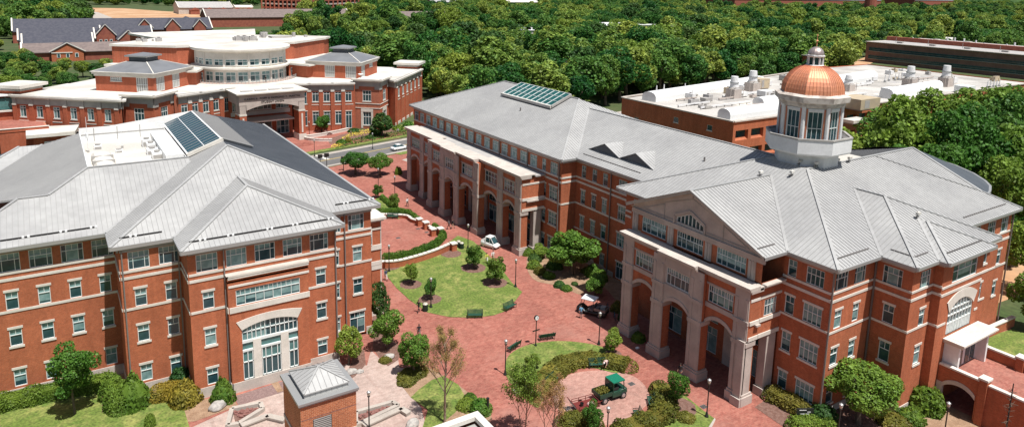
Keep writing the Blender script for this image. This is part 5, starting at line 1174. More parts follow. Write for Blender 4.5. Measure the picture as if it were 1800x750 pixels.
# ------------------------------------------------------------------ gabled residence hall with dark shingles (left background)
RH = thing('residence_hall', 'long brick residence hall with steep dark shingled roofs and white copings', 'building', (20, 470, 0), worldspace=True)
def gable_block(name, x0, x1, y0, y1, ze, zr_, m, wm, parent, along='x'):
    q = MB(); q.box(x0, y0, 0, x1, y1, ze, wm)
    if along == 'x':
        ym = (y0+y1)/2
        q.slab([(x0-.4, y0-.8, ze-.2), (x1+.4, y0-.8, ze-.2), (x1+.4, ym, zr_), (x0-.4, ym, zr_)], .3, m); q.slab([(x0-.4, y1+.8, ze-.2), (x1+.4, y1+.8, ze-.2), (x1+.4, ym, zr_), (x0-.4, ym, zr_)], .3, m)
        for x in (x0, x1): q.poly([(x, y0, ze), (x, y1, ze), (x, ym, zr_-.2)], wm); q.bar((x, y0-1, ze+.15), (x, ym, zr_+.35), .7, .5, 'stone_pale'); q.bar((x, y1+1, ze+.15), (x, ym, zr_+.35), .7, .5, 'stone_pale')
    else:
        xm = (x0+x1)/2
        q.slab([(x0-.8, y0-.4, ze-.2), (x0-.8, y1, ze-.2), (xm, y1, zr_), (xm, y0-.4, zr_)], .3, m); q.slab([(x1+.8, y0-.4, ze-.2), (x1+.8, y1, ze-.2), (xm, y1, zr_), (xm, y0-.4, zr_)], .3, m)
        q.poly([(x0, y0, ze), (x1, y0, ze), (xm, y0, zr_-.2)], wm)
        q.bar((x0-.8, y0-.1, ze+.1), (xm, y0-.1, zr_+.1), .5, .45, 'stone_pale'); q.bar((x1+.8, y0-.1, ze+.1), (xm, y0-.1, zr_+.1), .5, .45, 'stone_pale')
    return q.build(name, parent)
gable_block('main_range', -16, 92, 500, 522, 7, 13.5, 'shingle', 'brick_far', RH)
gable_block('front_range', -12, 22, 440, 456, 6.5, 11.5, 'shingle', 'brick_far', RH)
gable_block('front_range', -10, 20, 418, 434, 6, 10.5, 'shingle', 'brick_far', RH)
gable_block('low_range', -10, 42, 396, 412, 4.5, 8, 'shingle_br', 'brick_far', RH)
gable_block('mid_range', 26, 52, 460, 474, 6.5, 11.5, 'shingle', 'brick_far', RH)
for (x, y, w_, ze, zr_) in ((28, 456, 9, 7, 13), (38, 442, 9, 5.5, 10.5), (52, 496, 8, 8, 13.5), (68, 496, 8, 8, 13.5), (84, 497, 7, 8, 13), (8, 394, 13, 4.5, 8.6)):
    gable_block('gable_bay', x-w_/2, x+w_/2, y, y+14, ze, zr_, 'shingle', 'brick_far' if y > 400 else 'brick', RH, 'y')
    for k in (-1, 0, 1): 
        q = MB(); xx = x+k*w_*.28; q.box(xx-.7, y-.12, ze*.4, xx+.7, y-.02, ze*.4+2, 'frame'); q.box(xx-.5, y-.15, ze*.4+.15, xx+.5, y-.12, ze*.4+1.8, 'glass'); q.build('window', RH)
q = MB(); q.box(1.5, 393.7, 3.9, 10, 393.95, 4.3, 'stone_pale'); q.build('window_head', RH)
# second brown-roofed hall, hidden in trees, gable behind the union
for (px, py, w_, h, m, lab) in ((335, 52, 12, 9, 'shingle', 'red brick gable with white trim in the trees behind the union'), ):
    x, y = at(px, py, 0); o = gable_block('gabled_house', x-w_/2, x+w_/2, y, y+20, h*.55, h, m, 'brick_far', None, 'y'); tag(o, lab, 'house')
for (x0, y0, L, lab) in ((108, 610, 120, 'long brown shingled roof in the trees below the parking deck'), (250, 560, 60, 'brown roof with pale gable edge right of the parking deck')):
    o = gable_block('apartment_house', x0, x0+L, y0, y0+24, 8, 14, 'shingle_br', 'brick_far', None); tag(o, lab, 'house')
# ------------------------------------------------------------------ parking deck, shed, chimney, distant halls
PK = thing('parking_deck', 'multi storey red brick parking deck above the treetops', 'parking garage', (270, 800, 0), worldspace=True)
q = MB(); ang = math.atan2(68, 81)
c0 = Vector((241, 770, 0)); dx_ = Vector((81, 69, 0)).normalized(); dy_ = Vector((-dx_.y, dx_.x, 0))
for k in range(8):
    z_ = k*4.2; A = [c0, c0+dx_*110, c0+dx_*110+dy_*60, c0+dy_*60]
    q.prism([(p.x, p.y) for p in A], z_+2.3, z_+3.9, 'brick_far' if k % 2 else 'stone_lilac')
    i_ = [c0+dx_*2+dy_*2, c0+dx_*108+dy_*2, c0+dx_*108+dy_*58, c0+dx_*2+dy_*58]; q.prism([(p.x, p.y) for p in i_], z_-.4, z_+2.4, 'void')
for t in range(12):
    p = c0+dx_*t*10; q.box(p.x-.8, p.y-.8, 0, p.x+.8, p.y+.8, 33, 'brick_far')
    p = c0+dy_*t*5.4; q.box(p.x-.7, p.y-.7, 0, p.x+.7, p.y+.7, 33, 'brick_far')
q.build('deck', PK)
q = MB(); q.box(238, 842, 0, 250, 854, 40, 'brick_far'); q.build('stair_tower', PK)
o = gable_block('shed', 118, 172, 815, 850, 7, 12.5, 'membrane_grey', 'stone', None); tag(o, 'long pale metal roofed pavilion beside the red clay clearing', 'shed')
q = MB()
for i, x in enumerate((128, 142, 156, 170, 182)): q.prism([(x, 806), (x+9, 806), (x+9, 815), (x, 815)], 0, 4.5, 'brick_far'); q.poly([(x-.5, 805.5, 4.5), (x+9.5, 805.5, 4.5), (x+4.5, 805.5, 7.5)], 'brick_far')
tag(q.build('kiosk_row'), 'row of small brick gabled porches in front of the pale pavilion', 'building')
o = gable_block('shed', 186, 206, 870, 885, 5, 7, 'membrane', 'stone_pale', None); tag(o, 'small white roofed hut in the trees left of the parking deck', 'shed')
for (px, py, w_, d, h, m, lab) in ((795, 17, 60, 40, 14, 'metal', 'grey metal roofed hall far off above the forest'), (918, 16, 50, 30, 14, 'membrane', 'pale roofed hall far off at the top of the forest'), (1430, 14, 420, 60, 22, 'metal', 'long grey roofed hall beyond the woods by the brick chimney'), (1640, 8, 150, 60, 24, 'metal', 'far brick hall with grey roof right of the chimney')):
    x, y = at(px, py+6, 0)
    if h > 16: x, y = at(px, 22, 0)
    o = gable_block('far_hall', x-w_/2, x+w_/2, y, y+d, h, h+9, m, 'brick_far', None); tag(o, lab, 'building')
x, y = at(1528, 26, 0); q = MB(); q.lathe([(10, 0), (8.4, 60), (9, 61), (9, 63)], 'brick_far', 16, (x, y)); tag(q.build('chimney_stack'), 'tall red brick chimney rising above the far woods', 'chimney')
for (px, py, w_, d, h, lab) in ((1110, 62, 55, 34, 8, 'white roofed low building in a gap of the far woods'), (1065, 66, 26, 18, 6, 'low white roof left of the larger white roofed building'), (1215, 60, 60, 20, 7, 'white roof strip hidden behind treetops left of the dome'), (1090, 24, 50, 25, 9, 'thin pale roof near the horizon above the car park'), (930, 84, 6, 6, 11, 'tiny white roof corner poking out of the treetops')):
    x, y = at(px, py, 0); q = MB(); q.box(x-w_/2, y, 0, x+w_/2, y+d, h, 'stone_pale'); q.box(x-w_/2-.6, y-.6, h, x+w_/2+.6, y+d+.6, h+.5, 'white')
    for k in range(5): q.box(x-w_/2+(k+.5)*w_/6, y+d*.3, h+.5, x-w_/2+(k+.5)*w_/6+2, y+d*.3+2, h+1.8, 'white_stone')
    tag(q.build('low_building'), lab, 'building')
# ------------------------------------------------------------------ ground, plaza, road, lawns
def sheet(name, pts, z, m, kind='structure', th=None, label=None, cat=None):
    q = MB()
    if th: q.prism(pts, z-th, z, m)
    else:
        a = sum(pts[i][0]*pts[(i+1) % len(pts)][1]-pts[(i+1) % len(pts)][0]*pts[i][1] for i in range(len(pts)))
        if a < 0: pts = pts[::-1]
        q.poly([(p[0], p[1], z) for p in pts], m)
    o = q.build(name)
    if kind: tag(o, kind=kind)
    if label: tag(o, label, cat)
    return o
def smooth(pts, n=4, closed=True):
    out = []; N = len(pts)
    for i in range(N if closed else N-1):
        p0, p1, p2, p3 = [Vector((*pts[(i+k) % N], 0)) if closed else Vector((*pts[max(0, min(N-1, i+k))], 0)) for k in (-1, 0, 1, 2)]
        for t in range(n):
            t /= n; q = .5*((2*p1)+(p2-p0)*t+(2*p0-5*p1+4*p2-p3)*t*t+(3*p1-p0-3*p2+p3)*t**3); out.append((q.x, q.y))
    if not closed: out.append(tuple(pts[-1]))
    return out
A = lambda *l: [at(*p) for p in l]
q = MB(); q.box(-2500, -400, -2, 4200, 5200, -.02, 'grass_wild'); tag(q.build('ground'), kind='structure')
sheet('plaza', [(-30, 10), (100, 10), (100, 60), (93, 150), (90, 161), (-40, 129), (-30, 82)], 0.0, 'brick_path')
# road: two lanes with kerbs, running behind both halls
rd = Vector((1, .25, 0)).normalized(); rn = Vector((-rd.y, rd.x, 0)); rc = Vector((60, 159.8, 0))
def rstrip(o0, o1, s0=-160, s1=75): return [tuple((rc+rd*s+rn*o)[:2]) for s, o in ((s0, o0), (s1, o0), (s1, o1), (s0, o1))]
sheet('road', rstrip(-5.3, 5.5), .03, 'asphalt')
for o0, o1, nm, m in ((-7.6, -5.5, 'verge', 'grass'), (7.6, 9.6, 'verge', 'grass'), (9.6, 13.0, 'pavement', 'brick_path')): sheet(nm, rstrip(o0, o1, -160 if nm != 'verge' or o0 > 0 else 8), .05, m)
for o0 in (-5.5, 5.5): sheet('kerb', rstrip(o0, o0+.22, -160), .13, 'concrete', th=.15)
sheet('gutter_strip', rstrip(4.4, 5.5), .036, 'concrete'); sheet('gutter_strip', rstrip(-5.3, -4.4), .036, 'concrete')
for o0 in (-.28, .12): sheet('road_marking', rstrip(o0, o0+.16), .036, 'paint_yellow')
sheet('road_marking', [tuple((rc+rd*s+rn*o)[:2]) for s, o in ((-7.6, .3), (-6.6, .3), (-6.6, 5.2), (-7.6, 5.2))], .042, 'paint_line')
sheet('road_marking', [tuple((rc+rd*s+rn*o)[:2]) for s, o in ((-13.4, -5), (-13.0, -5), (-13.0, 5.2), (-13.4, 5.2))], .042, 'paint_line')
sheet('pavement', [(70, 134), (92, 140), (90, 158), (68, 150)], .012, 'concrete')
sheet('pavement', A((575, 262), (620, 246), (660, 245), (640, 232), (560, 200), (470, 200), (470, 262)), .016, 'brick_path')
sheet('lawn', [(30, 172), (48, 176), (56, 176), (70, 180), (90, 190), (130, 230), (170, 260), (175, 200), (110, 176)], .01, 'grass')
# lawns of the plaza
L1 = A((676, 480), (697, 506), (720, 527), (752, 549), (790, 557), (835, 558), (868, 554), (893, 545), (918, 513), (900, 497), (880, 470), (855, 445), (832, 424), (805, 414), (783, 430), (745, 443), (700, 458), (674, 462))
sheet('lawn', L1, .04, 'grass')
L2 = smooth(A((894, 668), (889, 640), (897, 622), (925, 607), (965, 600), (1005, 600), (1050, 607), (1090, 622), (1104, 642), (1085, 655), (1040, 646), (1000, 650), (975, 668), (955, 700), (940, 715)))
sheet('lawn', L2, .044, 'grass')
sheet('pavement', smooth(A((972, 690), (985, 668), (1010, 655), (1060, 650), (1098, 655), (1125, 668), (1140, 690), (1136, 712), (1100, 735), (1050, 748), (1000, 735), (978, 715))), .006, 'brick_mid')
sheet('lawn', A((1190, 690), (1205, 695), (1235, 720), (1256, 735), (1240, 760), (1150, 765), (1165, 735)), .03, 'grass')
sheet('kerb', A((1256, 734), (1258, 737), (1244, 765), (1236, 765)), .05, 'concrete')
sheet('lawn', A((722, 698), (735, 685), (758, 668), (780, 660), (806, 676), (820, 700), (800, 725), (775, 745), (740, 760), (752, 720)), .03, 'grass')
sheet('mulch_bed', A((700, 666), (722, 643), (745, 640), (770, 655), (780, 660), (758, 668), (722, 698), (708, 680)), .026, 'mulch_pale')
sheet('mulch_bed', A((806, 676), (830, 695), (860, 720), (865, 735), (840, 760), (775, 760), (775, 745), (812, 712)), .024, 'mulch_pale')
sheet('mulch_bed', A((600, 660), (612, 650), (622, 625), (640, 612), (643, 640), (625, 660), (608, 672)), .024, 'mulch')
sheet('mulch_bed', A((656, 590), (690, 596), (706, 612), (700, 632), (682, 643), (668, 630), (655, 610)), .024, 'mulch')
sheet('mulch_bed', A((655, 545), (672, 548), (690, 596), (660, 600), (655, 590)), .022, 'mulch')
BED = smooth(A((926, 470), (940, 492), (970, 500), (1000, 510), (1022, 517), (1035, 503), (1062, 505), (1085, 530), (1110, 545), (1110, 505), (1060, 470), (1000, 450), (945, 430), (930, 440)))
sheet('mulch_bed', BED, .024, 'mulch_pale')
sheet('mulch_bed', [(57, 36.3), (61.2, 36.3), (61.2, 41.5), (57.4, 41.0)], .022, 'mulch')
sheet('mulch_bed', [(57.6, 30), (75, 27), (75, 33), (68.4, 36.4), (61.2, 36.6), (57.8, 36.0)], .024, 'mulch_pale')
sheet('pavement', A((630, 770), (632, 690), (620, 668), (643, 650), (652, 615), (668, 630), (682, 643), (700, 632), (708, 680), (740, 715), (752, 760)), .012, 'brick_pink')
sheet('pavement', [(6, 50), (26, 50), (30, 66), (25, 70), (14, 68.2), (8, 66.5)], .014, 'brick_pink')
# front lawn on the left and its planting strips
sheet('lawn', A((0, 712), (60, 700), (150, 680), (175, 660), (195, 690), (260, 695), (318, 700), (336, 760), (0, 775)), .03, 'grass')
sheet('lawn', [(-40, 40), (6, 40), (7.5, 66), (-8, 77), (-40, 78)], .026, 'grass')
sheet('mulch_bed', [(-30, 77), (-6, 77.6), (3.8, 74), (3.6, 70), (9, 67.5), (13, 68), (13, 70.4), (9.7, 71), (9.7, 75.1), (4.2, 75.1), (4.2, 80.3), (-30, 80.3)], .02, 'mulch_pale')
sheet('mulch_bed', A((175, 660), (180, 725), (210, 722), (200, 690), (195, 655)), .034, 'mulch')
sheet('gravel_bed', [(13.1, 69.9), (20.8, 70.3), (21.2, 68.2), (13.1, 68.0)], .022, 'gravel')
sheet('path', [(16.9, 70.3), (17.6, 70.3), (17.6, 68.3), (17.0, 68.3)], .03, 'mulch_pale')
# flower beds before the union
def at2(px, py): return at(px, py, .02)
for pts, m in ((A((585, 262), (575, 245), (600, 237), (645, 228), (700, 226), (740, 226), (700, 244), (640, 252)), 'mulch'), (A((578, 258), (620, 250), (660, 244), (700, 236), (740, 228), (742, 222), (700, 232), (640, 244), (600, 250)), 'grass')):
    sheet('flower_bed', pts, .03 if m == 'mulch' else .036, m)
sheet('mulch_bed', A((655, 355), (700, 385), (716, 375), (690, 355), (672, 340)), .03, 'grass')
for (px, py, r) in ((722, 500, 1.9), (756, 526, 1.9), (832, 471, 2.3), (870, 497, 2.2), (793, 446, 2.0), (686, 468, 1.9), (1078, 622, 1.2), (692, 370, 1.5), (1190, 716, 2.4), (1510, 735, 4)):
    x, y = at(px, py); sheet('mulch_ring', [(x+.8*r*math.cos(a*PI/9)*(1+.06*math.sin(3*a)), y+.8*r*math.sin(a*PI/9)) for a in range(18)], .052, 'mulch')
for (px, py) in ((1110, 674), (997, 717), (1237, 714), (750, 408), (700, 418), (1040, 748), (735, 402)):
    x, y = at(px, py); q = MB(); q.box(x-.35, y-.3, .0, x+.35, y+.3, .012, 'pipe'); 
    for k in range(4): q.box(x-.3+.16*k, y-.25, .012, x-.22+.16*k, y+.25, .02, 'black')
    tag(q.build('drain_grate'), kind='structure')
# far clearings
sheet('clearing', A((140, 14), (215, 15), (300, 21), (440, 19), (500, 26), (470, 33), (350, 36), (180, 35), (160, 25)), .1, 'dirt')
sheet('car_park', A((145, 20), (172, 22), (200, 33), (165, 36)), .2, 'concrete')
sheet('pavement', A((1480, 125), (1520, 118), (1545, 105), (1530, 98), (1480, 115)), .1, 'dirt')
sheet('clearing', [(100, 40), (128, 38), (150, 70), (170, 100), (112, 100), (100, 70)], .02, 'dirt')
sheet('access_road', [(92, 152), (132, 150), (330, 200), (330, 210), (92, 162)], .03, 'concrete')
sheet('pavement', [(82.5, 22), (100, 22), (100, 35), (92, 36), (84.5, 33)], .02, 'grass')
sheet('path', [(84.5, 31), (100, 30.2), (100, 26.5), (84, 27)], .03, 'brick_path')
# ---- low walls of the raised planters
def run_wall(name, pts, h, w_, m, capm, label, cat='wall', caph=.14, z0=0):
    q = MB(); root = thing(name, label, cat, (pts[0][0], pts[0][1], z0), worldspace=True)
    for a, b in zip(pts[:-1], pts[1:]):
        d = (Vector((*b, 0))-Vector((*a, 0))).normalized()*.02
        q.bar((a[0]-d.x, a[1]-d.y, z0+h/2), (b[0]+d.x, b[1]+d.y, z0+h/2), w_, h, m)
    q.build('brickwork', root); q = MB()
    for a, b in zip(pts[:-1], pts[1:]):
        d = (Vector((*b, 0))-Vector((*a, 0))).normalized()*.05
        q.bar((a[0]-d.x, a[1]-d.y, z0+h+caph/2), (b[0]+d.x, b[1]+d.y, z0+h+caph/2), w_+.14, caph, capm)
    q.build('coping', root); return root
W1 = smooth(A((672, 471), (700, 469), (735, 460), (765, 450), (790, 439)), 4, False)
run_wall('garden_wall', W1, 1.0, .45, 'brick', 'stone_pale', 'long curved low brick wall with white coping above the bright lawn')
run_wall('garden_wall', A((748, 399), (754, 403), (763, 409)), .6, .4, 'brick', 'stone_pale', 'short straight low brick wall with pale coping beside the two small piers')
run_wall('garden_wall', smooth(A((655, 381), (690, 382), (715, 384), (724, 390), (738, 394)), 3, False), .55, .4, 'brick', 'stone_pale', 'low white-capped brick wall with a bent end behind the hedge at the upper terrace')
for i, (px, py, lab) in enumerate(((748.5, 402, 'farther of two small brick piers with white caps on the plaza'), (760.8, 414, 'nearer of two small brick piers with white caps on the plaza'), (797, 440, 'brick end pier with white cap where the curved wall stops'), (737, 396, 'brick end pier at the bend of the upper hedge wall'), (774, 413, 'low brick pier at the start of the hedge beside the lamp'))):
    x, y = at(px, py); r = thing('brick_pier', lab, 'pier', (x, y, 0)); q = MB(); q.box(-.42, -.42, 0, .42, .42, 1.15, 'brick'); q.build('shaft', r); q = MB(); q.box(-.52, -.52, 1.15, .52, .52, 1.32, 'stone_pale'); q.build('cap', r)
# stepped stone water channels in front of the left building
def channel(name, outer, inner, lab):
    r = thing(name, lab, 'planter', (*outer[0], 0), worldspace=True); q = MB()
    n = len(outer)
    for i in range(n):
        j = (i+1) % n; q.bar((*outer[i], .2), (*outer[j], .2), .42, .4, 'concrete')
    q.build('kerb', r); q = MB(); q.prism(inner, .0, .06, 'mulch')
    rn_ = random.Random(len(lab)); xs = [p[0] for p in inner]; ys = [p[1] for p in inner]
    for k in range(70):
        t = rn_.random(); e = rn_.uniform(-.35, .35); a = Vector((*inner[0], 0)).lerp(Vector((*inner[2], 0)), t)
        b = Vector((*inner[1], 0)).lerp(Vector((*inner[3 % len(inner)], 0)), rn_.random()); p = a.lerp(b, rn_.random()*.6)
        s_ = rn_.uniform(.12, .34); ang = rn_.uniform(0, 3); c_, s2 = math.cos(ang)*s_, math.sin(ang)*s_
        q.prism([(p.x+c_, p.y+s2), (p.x-s2*.6, p.y+c_*.6), (p.x-c_, p.y-s2), (p.x+s2*.6, p.y-c_*.6)], .02, .1+rn_.random()*.16, 'redrock')
    q.build('slate_fill', r)
channel('stone_planter', A((408, 722), (458, 712), (462, 722), (420, 748), (400, 752)), A((410, 726), (452, 716), (455, 720), (415, 747)), 'angular kerbed bed of red slate beside the pale boulder')
channel('stone_planter', A((626, 728), (690, 710), (700, 716), (640, 745), (625, 750)), A((628, 732), (680, 715), (690, 716), (634, 744)), 'wedge shaped kerbed bed of red slate right of the small brick tower')
run_wall('stone_step', A((640, 752), (705, 722), (718, 730)), .25, .5, 'concrete', 'concrete', 'pale stone kerb step beyond the wedge shaped slate bed')
run_wall('stone_step', A((425, 752), (470, 735), (500, 742)), .25, .5, 'concrete', 'concrete', 'pale stone kerb step beside the angular slate bed')
# boulders
def boulder(px, py, r, sq, lab, m='rock', seed=1):
    rr = random.Random(seed); bm = bmesh.new(); bmesh.ops.create_icosphere(bm, subdivisions=3, radius=1)
    from mathutils import noise
    for v in bm.verts:
        n_ = noise.noise(v.co*1.3+Vector((seed*3.1, 0, 0))); v.co *= 1+.28*n_; v.co.z = max(v.co.z, -.25)
    me = bpy.data.meshes.new('boulder'); bm.to_mesh(me); bm.free(); me.materials.append(M[m])
    for p in me.polygons: p.use_smooth = True
    o = bpy.data.objects.new('boulder', me); COL.objects.link(o); x, y = at(px, py); o.location = (x, y, r*.18); r *= .72; o.scale = (r*1.25, r*.85, r*sq); o.rotation_euler = (0, 0, rr.uniform(-.3, .5))
    tag(o, lab, 'boulder')
boulder(383, 716, 1.0, .75, 'pale smooth boulder beside the dark clipped shrub at the left building', seed=2)
boulder(618, 655, .75, .75, 'larger grey boulder beside the path by the small tree', seed=3); boulder(632, 654, .55, .6, 'smaller grey boulder right of the larger one beside the path', seed=4)
boulder(682, 630, .9, .5, 'flat pale boulder under the round plaza tree', seed=5); boulder(725, 748, .9, .7, 'pale boulder at the bottom edge under the bare tree', seed=6)
boulder(1000, 505, .35, .7, 'small white rock in the planted bed', 'white_stone', seed=7); boulder(1120, 612, .3, .7, 'small white rock in the bed beside the portico', 'white_stone', seed=8)
# ---- small brick towers at the bottom edge
def tower(x0, y0, x1, y1, zt, lab, hip):
    r = thing('brick_tower', lab, 'tower', ((x0+x1)/2, (y0+y1)/2, 0), worldspace=True); q = MB(); t = MB()
    F = Fac(r, q, (x0, y0), (x1, y0), 0, zt-.35, 'brick_near', axis='x', trimmb=t); 
    if hip:
        F.hole(x0+1.0, x0+2.6, zt-3.3, zt-1.75, .12); g = MB(); g.box(x0+1.0, y0+.1, zt-3.3, x0+2.6, y0+.12, zt-1.75, 'door_dark')
        for k in range(9): g.box(x0+1.05, y0-.02, zt-3.25+k*.17, x0+2.55, y0+.1, zt-3.25+k*.17+.08, 'stone_grey')
        g.build('louvre', r); F.band(x0, x1, zt-3.9, zt-3.6, .06, 'stone')
        F.band(x0, x1, zt-1.62, zt-1.56, .012, 'redrock')
    F.done()
    for a, b in (((x1, y0), (x1, y1)), ((x1, y1), (x0, y1)), ((x0, y1), (x0, y0))):
        F = Fac(r, q, a, b, 0, zt-.35, 'brick_near', trimmb=t); 
        if hip and a[0] == x0: F.band(0, F.L, zt-3.9, zt-3.6, .06, 'stone'); 
        F.done()
    q.build('wall', r)
    if hip:
        t.box(x0-.12, y0-.12, zt-.35, x1+.12, y1+.12, zt-.2, 'stone_lilac'); t.box(x0-.2, y0-.2, zt-.2, x1+.2, y1+.2, zt, 'gutter'); t.build('parapet', r)
        i = .42; z0 = zt+.42; q = MB(); s_ = MB(); xm, ym = (x0+x1)/2, (y0+y1)/2; X0_, X1_, Y0_, Y1_ = x0+i, x1-i, y0+i, y1-i
        q.box(X0_+.1, Y0_+.1, zt, X1_-.1, Y1_-.1, z0, 'metal')
        for k in range(9):
            xx = X0_+.1+(X1_-X0_-.2)*k/8; q.box(xx-.02, Y0_+.06, zt, xx+.02, Y0_+.1, z0, 'seam')
            yy_ = Y0_+.1+(Y1_-Y0_-.2)*k/8; q.box(X0_+.06, yy_-.02, zt, X0_+.1, yy_+.02, z0, 'seam')
        zp = z0+.95
        C = [(X0_, Y0_, z0), (X1_, Y0_, z0), (X1_, Y1_, z0), (X0_, Y1_, z0)]
        for k in range(4): seam_face(q, s_, [C[k], C[(k+1) % 4], (xm, ym, zp)], ((0, 1), (1, 0))[k % 2], .48, th=.1)
        for k in range(4): cap(q, C[k], (xm, ym, zp), 'metal', .14, .07)
        q.build('roof', r); s_.build('roof_seams', r)
    else:
        t.box(x0-.25, y0-.25, zt-.35, x1+.25, y0+.35, zt, 'stone_pale'); t.box(x0-.25, y1-.35, zt-.35, x1+.25, y1+.25, zt, 'stone_pale'); t.box(x0-.25, y0+.35, zt-.35, x0+.35, y1-.35, zt, 'stone_pale'); t.box(x1-.35, y0+.35, zt-.35, x1+.25, y1-.35, zt, 'stone_pale'); t.box(x0+.35, y0+.35, zt-.8, x1-.35, y1-.35, zt-.6, 'stone_grey'); t.build('parapet', r)
x0, y0 = at(524.5, 712.5, 8); x1, y1 = at(631.2, 680, 8); x2, y2 = at(493.3, 657.3, 8)
tower(x0+.2, y0+.2, x1-.2, y2-.2, 8, 'small square brick tower with hipped grey metal roof and louvre', True)
x0, y0 = at(839.6, 721, 8); tower(x0-7.5, y0-6.5, x0-.25, y0-.25, 8, 'flat topped brick tower with broad pale parapet cut by the bottom edge', False)
# terrace retaining walls before the union
run_wall('retaining_wall', [ux(6.2, .6), ux(11.5, 1.0), ux(17, 2.6), ux(20.5, 4.0)], .7, .4, 'stone_pale', 'stone_pale', 'long white retaining wall curving in front of the student union')
run_wall('retaining_wall', smooth([ux(6.2, .6), ux(6.8, -2), ux(8.6, -4.4), ux(11.4, -6.2)], 3, False), .6, .4, 'stone_pale', 'stone_pale', 'short white S-shaped wall beside the union steps')
run_wall('retaining_wall', [(84.6, 36.0), (101, 35.4)], 1.2, .4, 'brick', 'stone_pale', 'low brick wall with pale coping at the far right corner of the building')
st = MB()
for k in range(5): a, b = ux(-4+0, -6-k*.5), ux(6.0, -5.5-k*.5); st.prism([ux(-6, -6-k*.45), ux(5.8, -6-k*.45), ux(5.8, -5.55-k*.45), ux(-6, -5.55-k*.45)], 0, .5-k*.09, 'brick_path')
tag(st.build('steps'), 'flight of red brick steps leading up to the union entrance', 'steps')
# low wooded ridge on the horizon
q = MB(); rr = random.Random(11); prev = None
ring_ = []
for i in range(60):
    a = math.radians(-25+i*2.6); r0 = 2450; h = 34+10*math.sin(i*.5)+6*math.sin(i*1.7+1); ring_.append((a, r0, h))
for (a0, r0, h0), (a1, r1, h1) in zip(ring_[:-1], ring_[1:]):
    for (f0, z0, f1, z1) in ((1, -.05, 1.12, .7), (1.12, .7, 1.3, 1.0), (1.3, 1.0, 1.9, 1.3)):
        q.poly([(r0*f0*math.cos(a0), r0*f0*math.sin(a0), h0*max(z0, 0)-.5), (r1*f0*math.cos(a1), r1*f0*math.sin(a1), h1*max(z0, 0)-.5), (r1*f1*math.cos(a1), r1*f1*math.sin(a1), h1*z1), (r0*f1*math.cos(a0), r0*f1*math.sin(a0), h0*z1)], 'leaf_dark')
tag(q.build('hills', smooth=True), kind='structure')
# ------------------------------------------------------------------ foliage
def quads_mesh(name, C, Nn, S, m, rng, aspect=.75, extra=None):
    "n leaf quads: centres C, normals Nn, half sizes S"
    n = len(C); r = rng.normal(size=(n, 3)); T = np.cross(Nn, r); T /= np.linalg.norm(T, axis=1)[:, None]+1e-9; B = np.cross(Nn, T)
    S = S[:, None]; k = rng.uniform(.65, 1.25, (n, 4))
    V = np.stack([C+T*S*k[:, :1], C+B*S*aspect*k[:, 1:2], C-T*S*k[:, 2:3], C-B*S*aspect*k[:, 3:4]], 1)
    V[:, 0] += Nn*S*.25; V[:, 2] -= Nn*S*.25
    V = V.reshape(-1, 3); F = np.arange(4*n).reshape(-1, 4)
    me = bpy.data.meshes.new(name); me.vertices.add(4*n); me.vertices.foreach_set('co', V.ravel()); me.loops.add(4*n); me.loops.foreach_set('vertex_index', F.ravel())
    me.polygons.add(n); me.polygons.foreach_set('loop_start', np.arange(0, 4*n, 4)); me.polygons.foreach_set('loop_total', np.full(n, 4))
    me.materials.append(M[m]); me.update(calc_edges=True); me.validate(); return me
def crown(name, seed, m, n=3000, leaf=.09, nl=16, shape='round', lobe=(.26, .44)):
    "unit crown: radius about 1, z from 0 to 2"
    rng = np.random.default_rng(seed); L = []
    for i in range(nl):
        while True:
            p = rng.uniform(-1, 1, 3)
            if np.linalg.norm(p) < 1: break
        p = p/np.linalg.norm(p)*rng.uniform(.35, .78)
        if shape == 'cone': h = (p[2]+1)/2; p[:2] *= (1.05-h)*1.05; 
        if shape == 'tall': p[:2] *= .75
        L.append((p, rng.uniform(*lobe)*(1.0 if shape != 'cone' else max(.35, 1.15-(p[2]+1)/2))))
    L.append((np.zeros(3), .55))
    Cs, Ns = [], []
    w_ = np.array([r**2 for _, r in L]); w_ /= w_.sum()
    for (p, r), k in zip(L, (w_*n*1.6).astype(int)):
        d = rng.normal(size=(k, 3)); d /= np.linalg.norm(d, axis=1)[:, None]; rad = r*rng.uniform(.72, 1.06, k)**.8
        Cs.append(p+d*rad[:, None]); Ns.append(d)
    C = np.concatenate(Cs); D = np.concatenate(Ns); keep = np.ones(len(C), bool)
    for p, r in L: keep &= ~(np.linalg.norm(C-p, axis=1) < r*.68)
    C, D = C[keep], D[keep]; idx = rng.permutation(len(C))[:n]; C, D = C[idx], D[idx]
    D = D*.5+np.array([0, 0, .35])+rng.normal(size=D.shape)*.5; D /= np.linalg.norm(D, axis=1)[:, None]
    C[:, 2] = C[:, 2]+1
    return quads_mesh(name, C, D, leaf*rng.uniform(.6, 1.35, len(C)), m, rng), L
def trunk_mesh(L, seed, m='bark', r0=.06, base=-.9, nlim=7):
    "trunk from z=base to the middle of the unit crown with limbs reaching into the lobes"
    q = MB(); rr = random.Random(seed); top = Vector((rr.uniform(-.05, .05), rr.uniform(-.05, .05), .85))
    mid = Vector((rr.uniform(-.04, .04), rr.uniform(-.04, .04), (base+.85)/2))
    q.tube((0, 0, base), mid, r0*1.25, r0*.95, m, 8); q.tube(mid, top, r0*.95, r0*.5, m, 8)
    for p, r in L[:nlim]:
        e = Vector(p)+Vector((0, 0, 1)); s_ = mid.lerp(top, rr.uniform(.2, .9)); q.tube(s_, s_.lerp(e, .55)+Vector((0, 0, .05)), r0*.45, r0*.28, m, 6); q.tube(s_.lerp(e, .55)+Vector((0, 0, .05)), e, r0*.28, r0*.08, m, 5)
    return q.mesh('trunk')
TV = {}
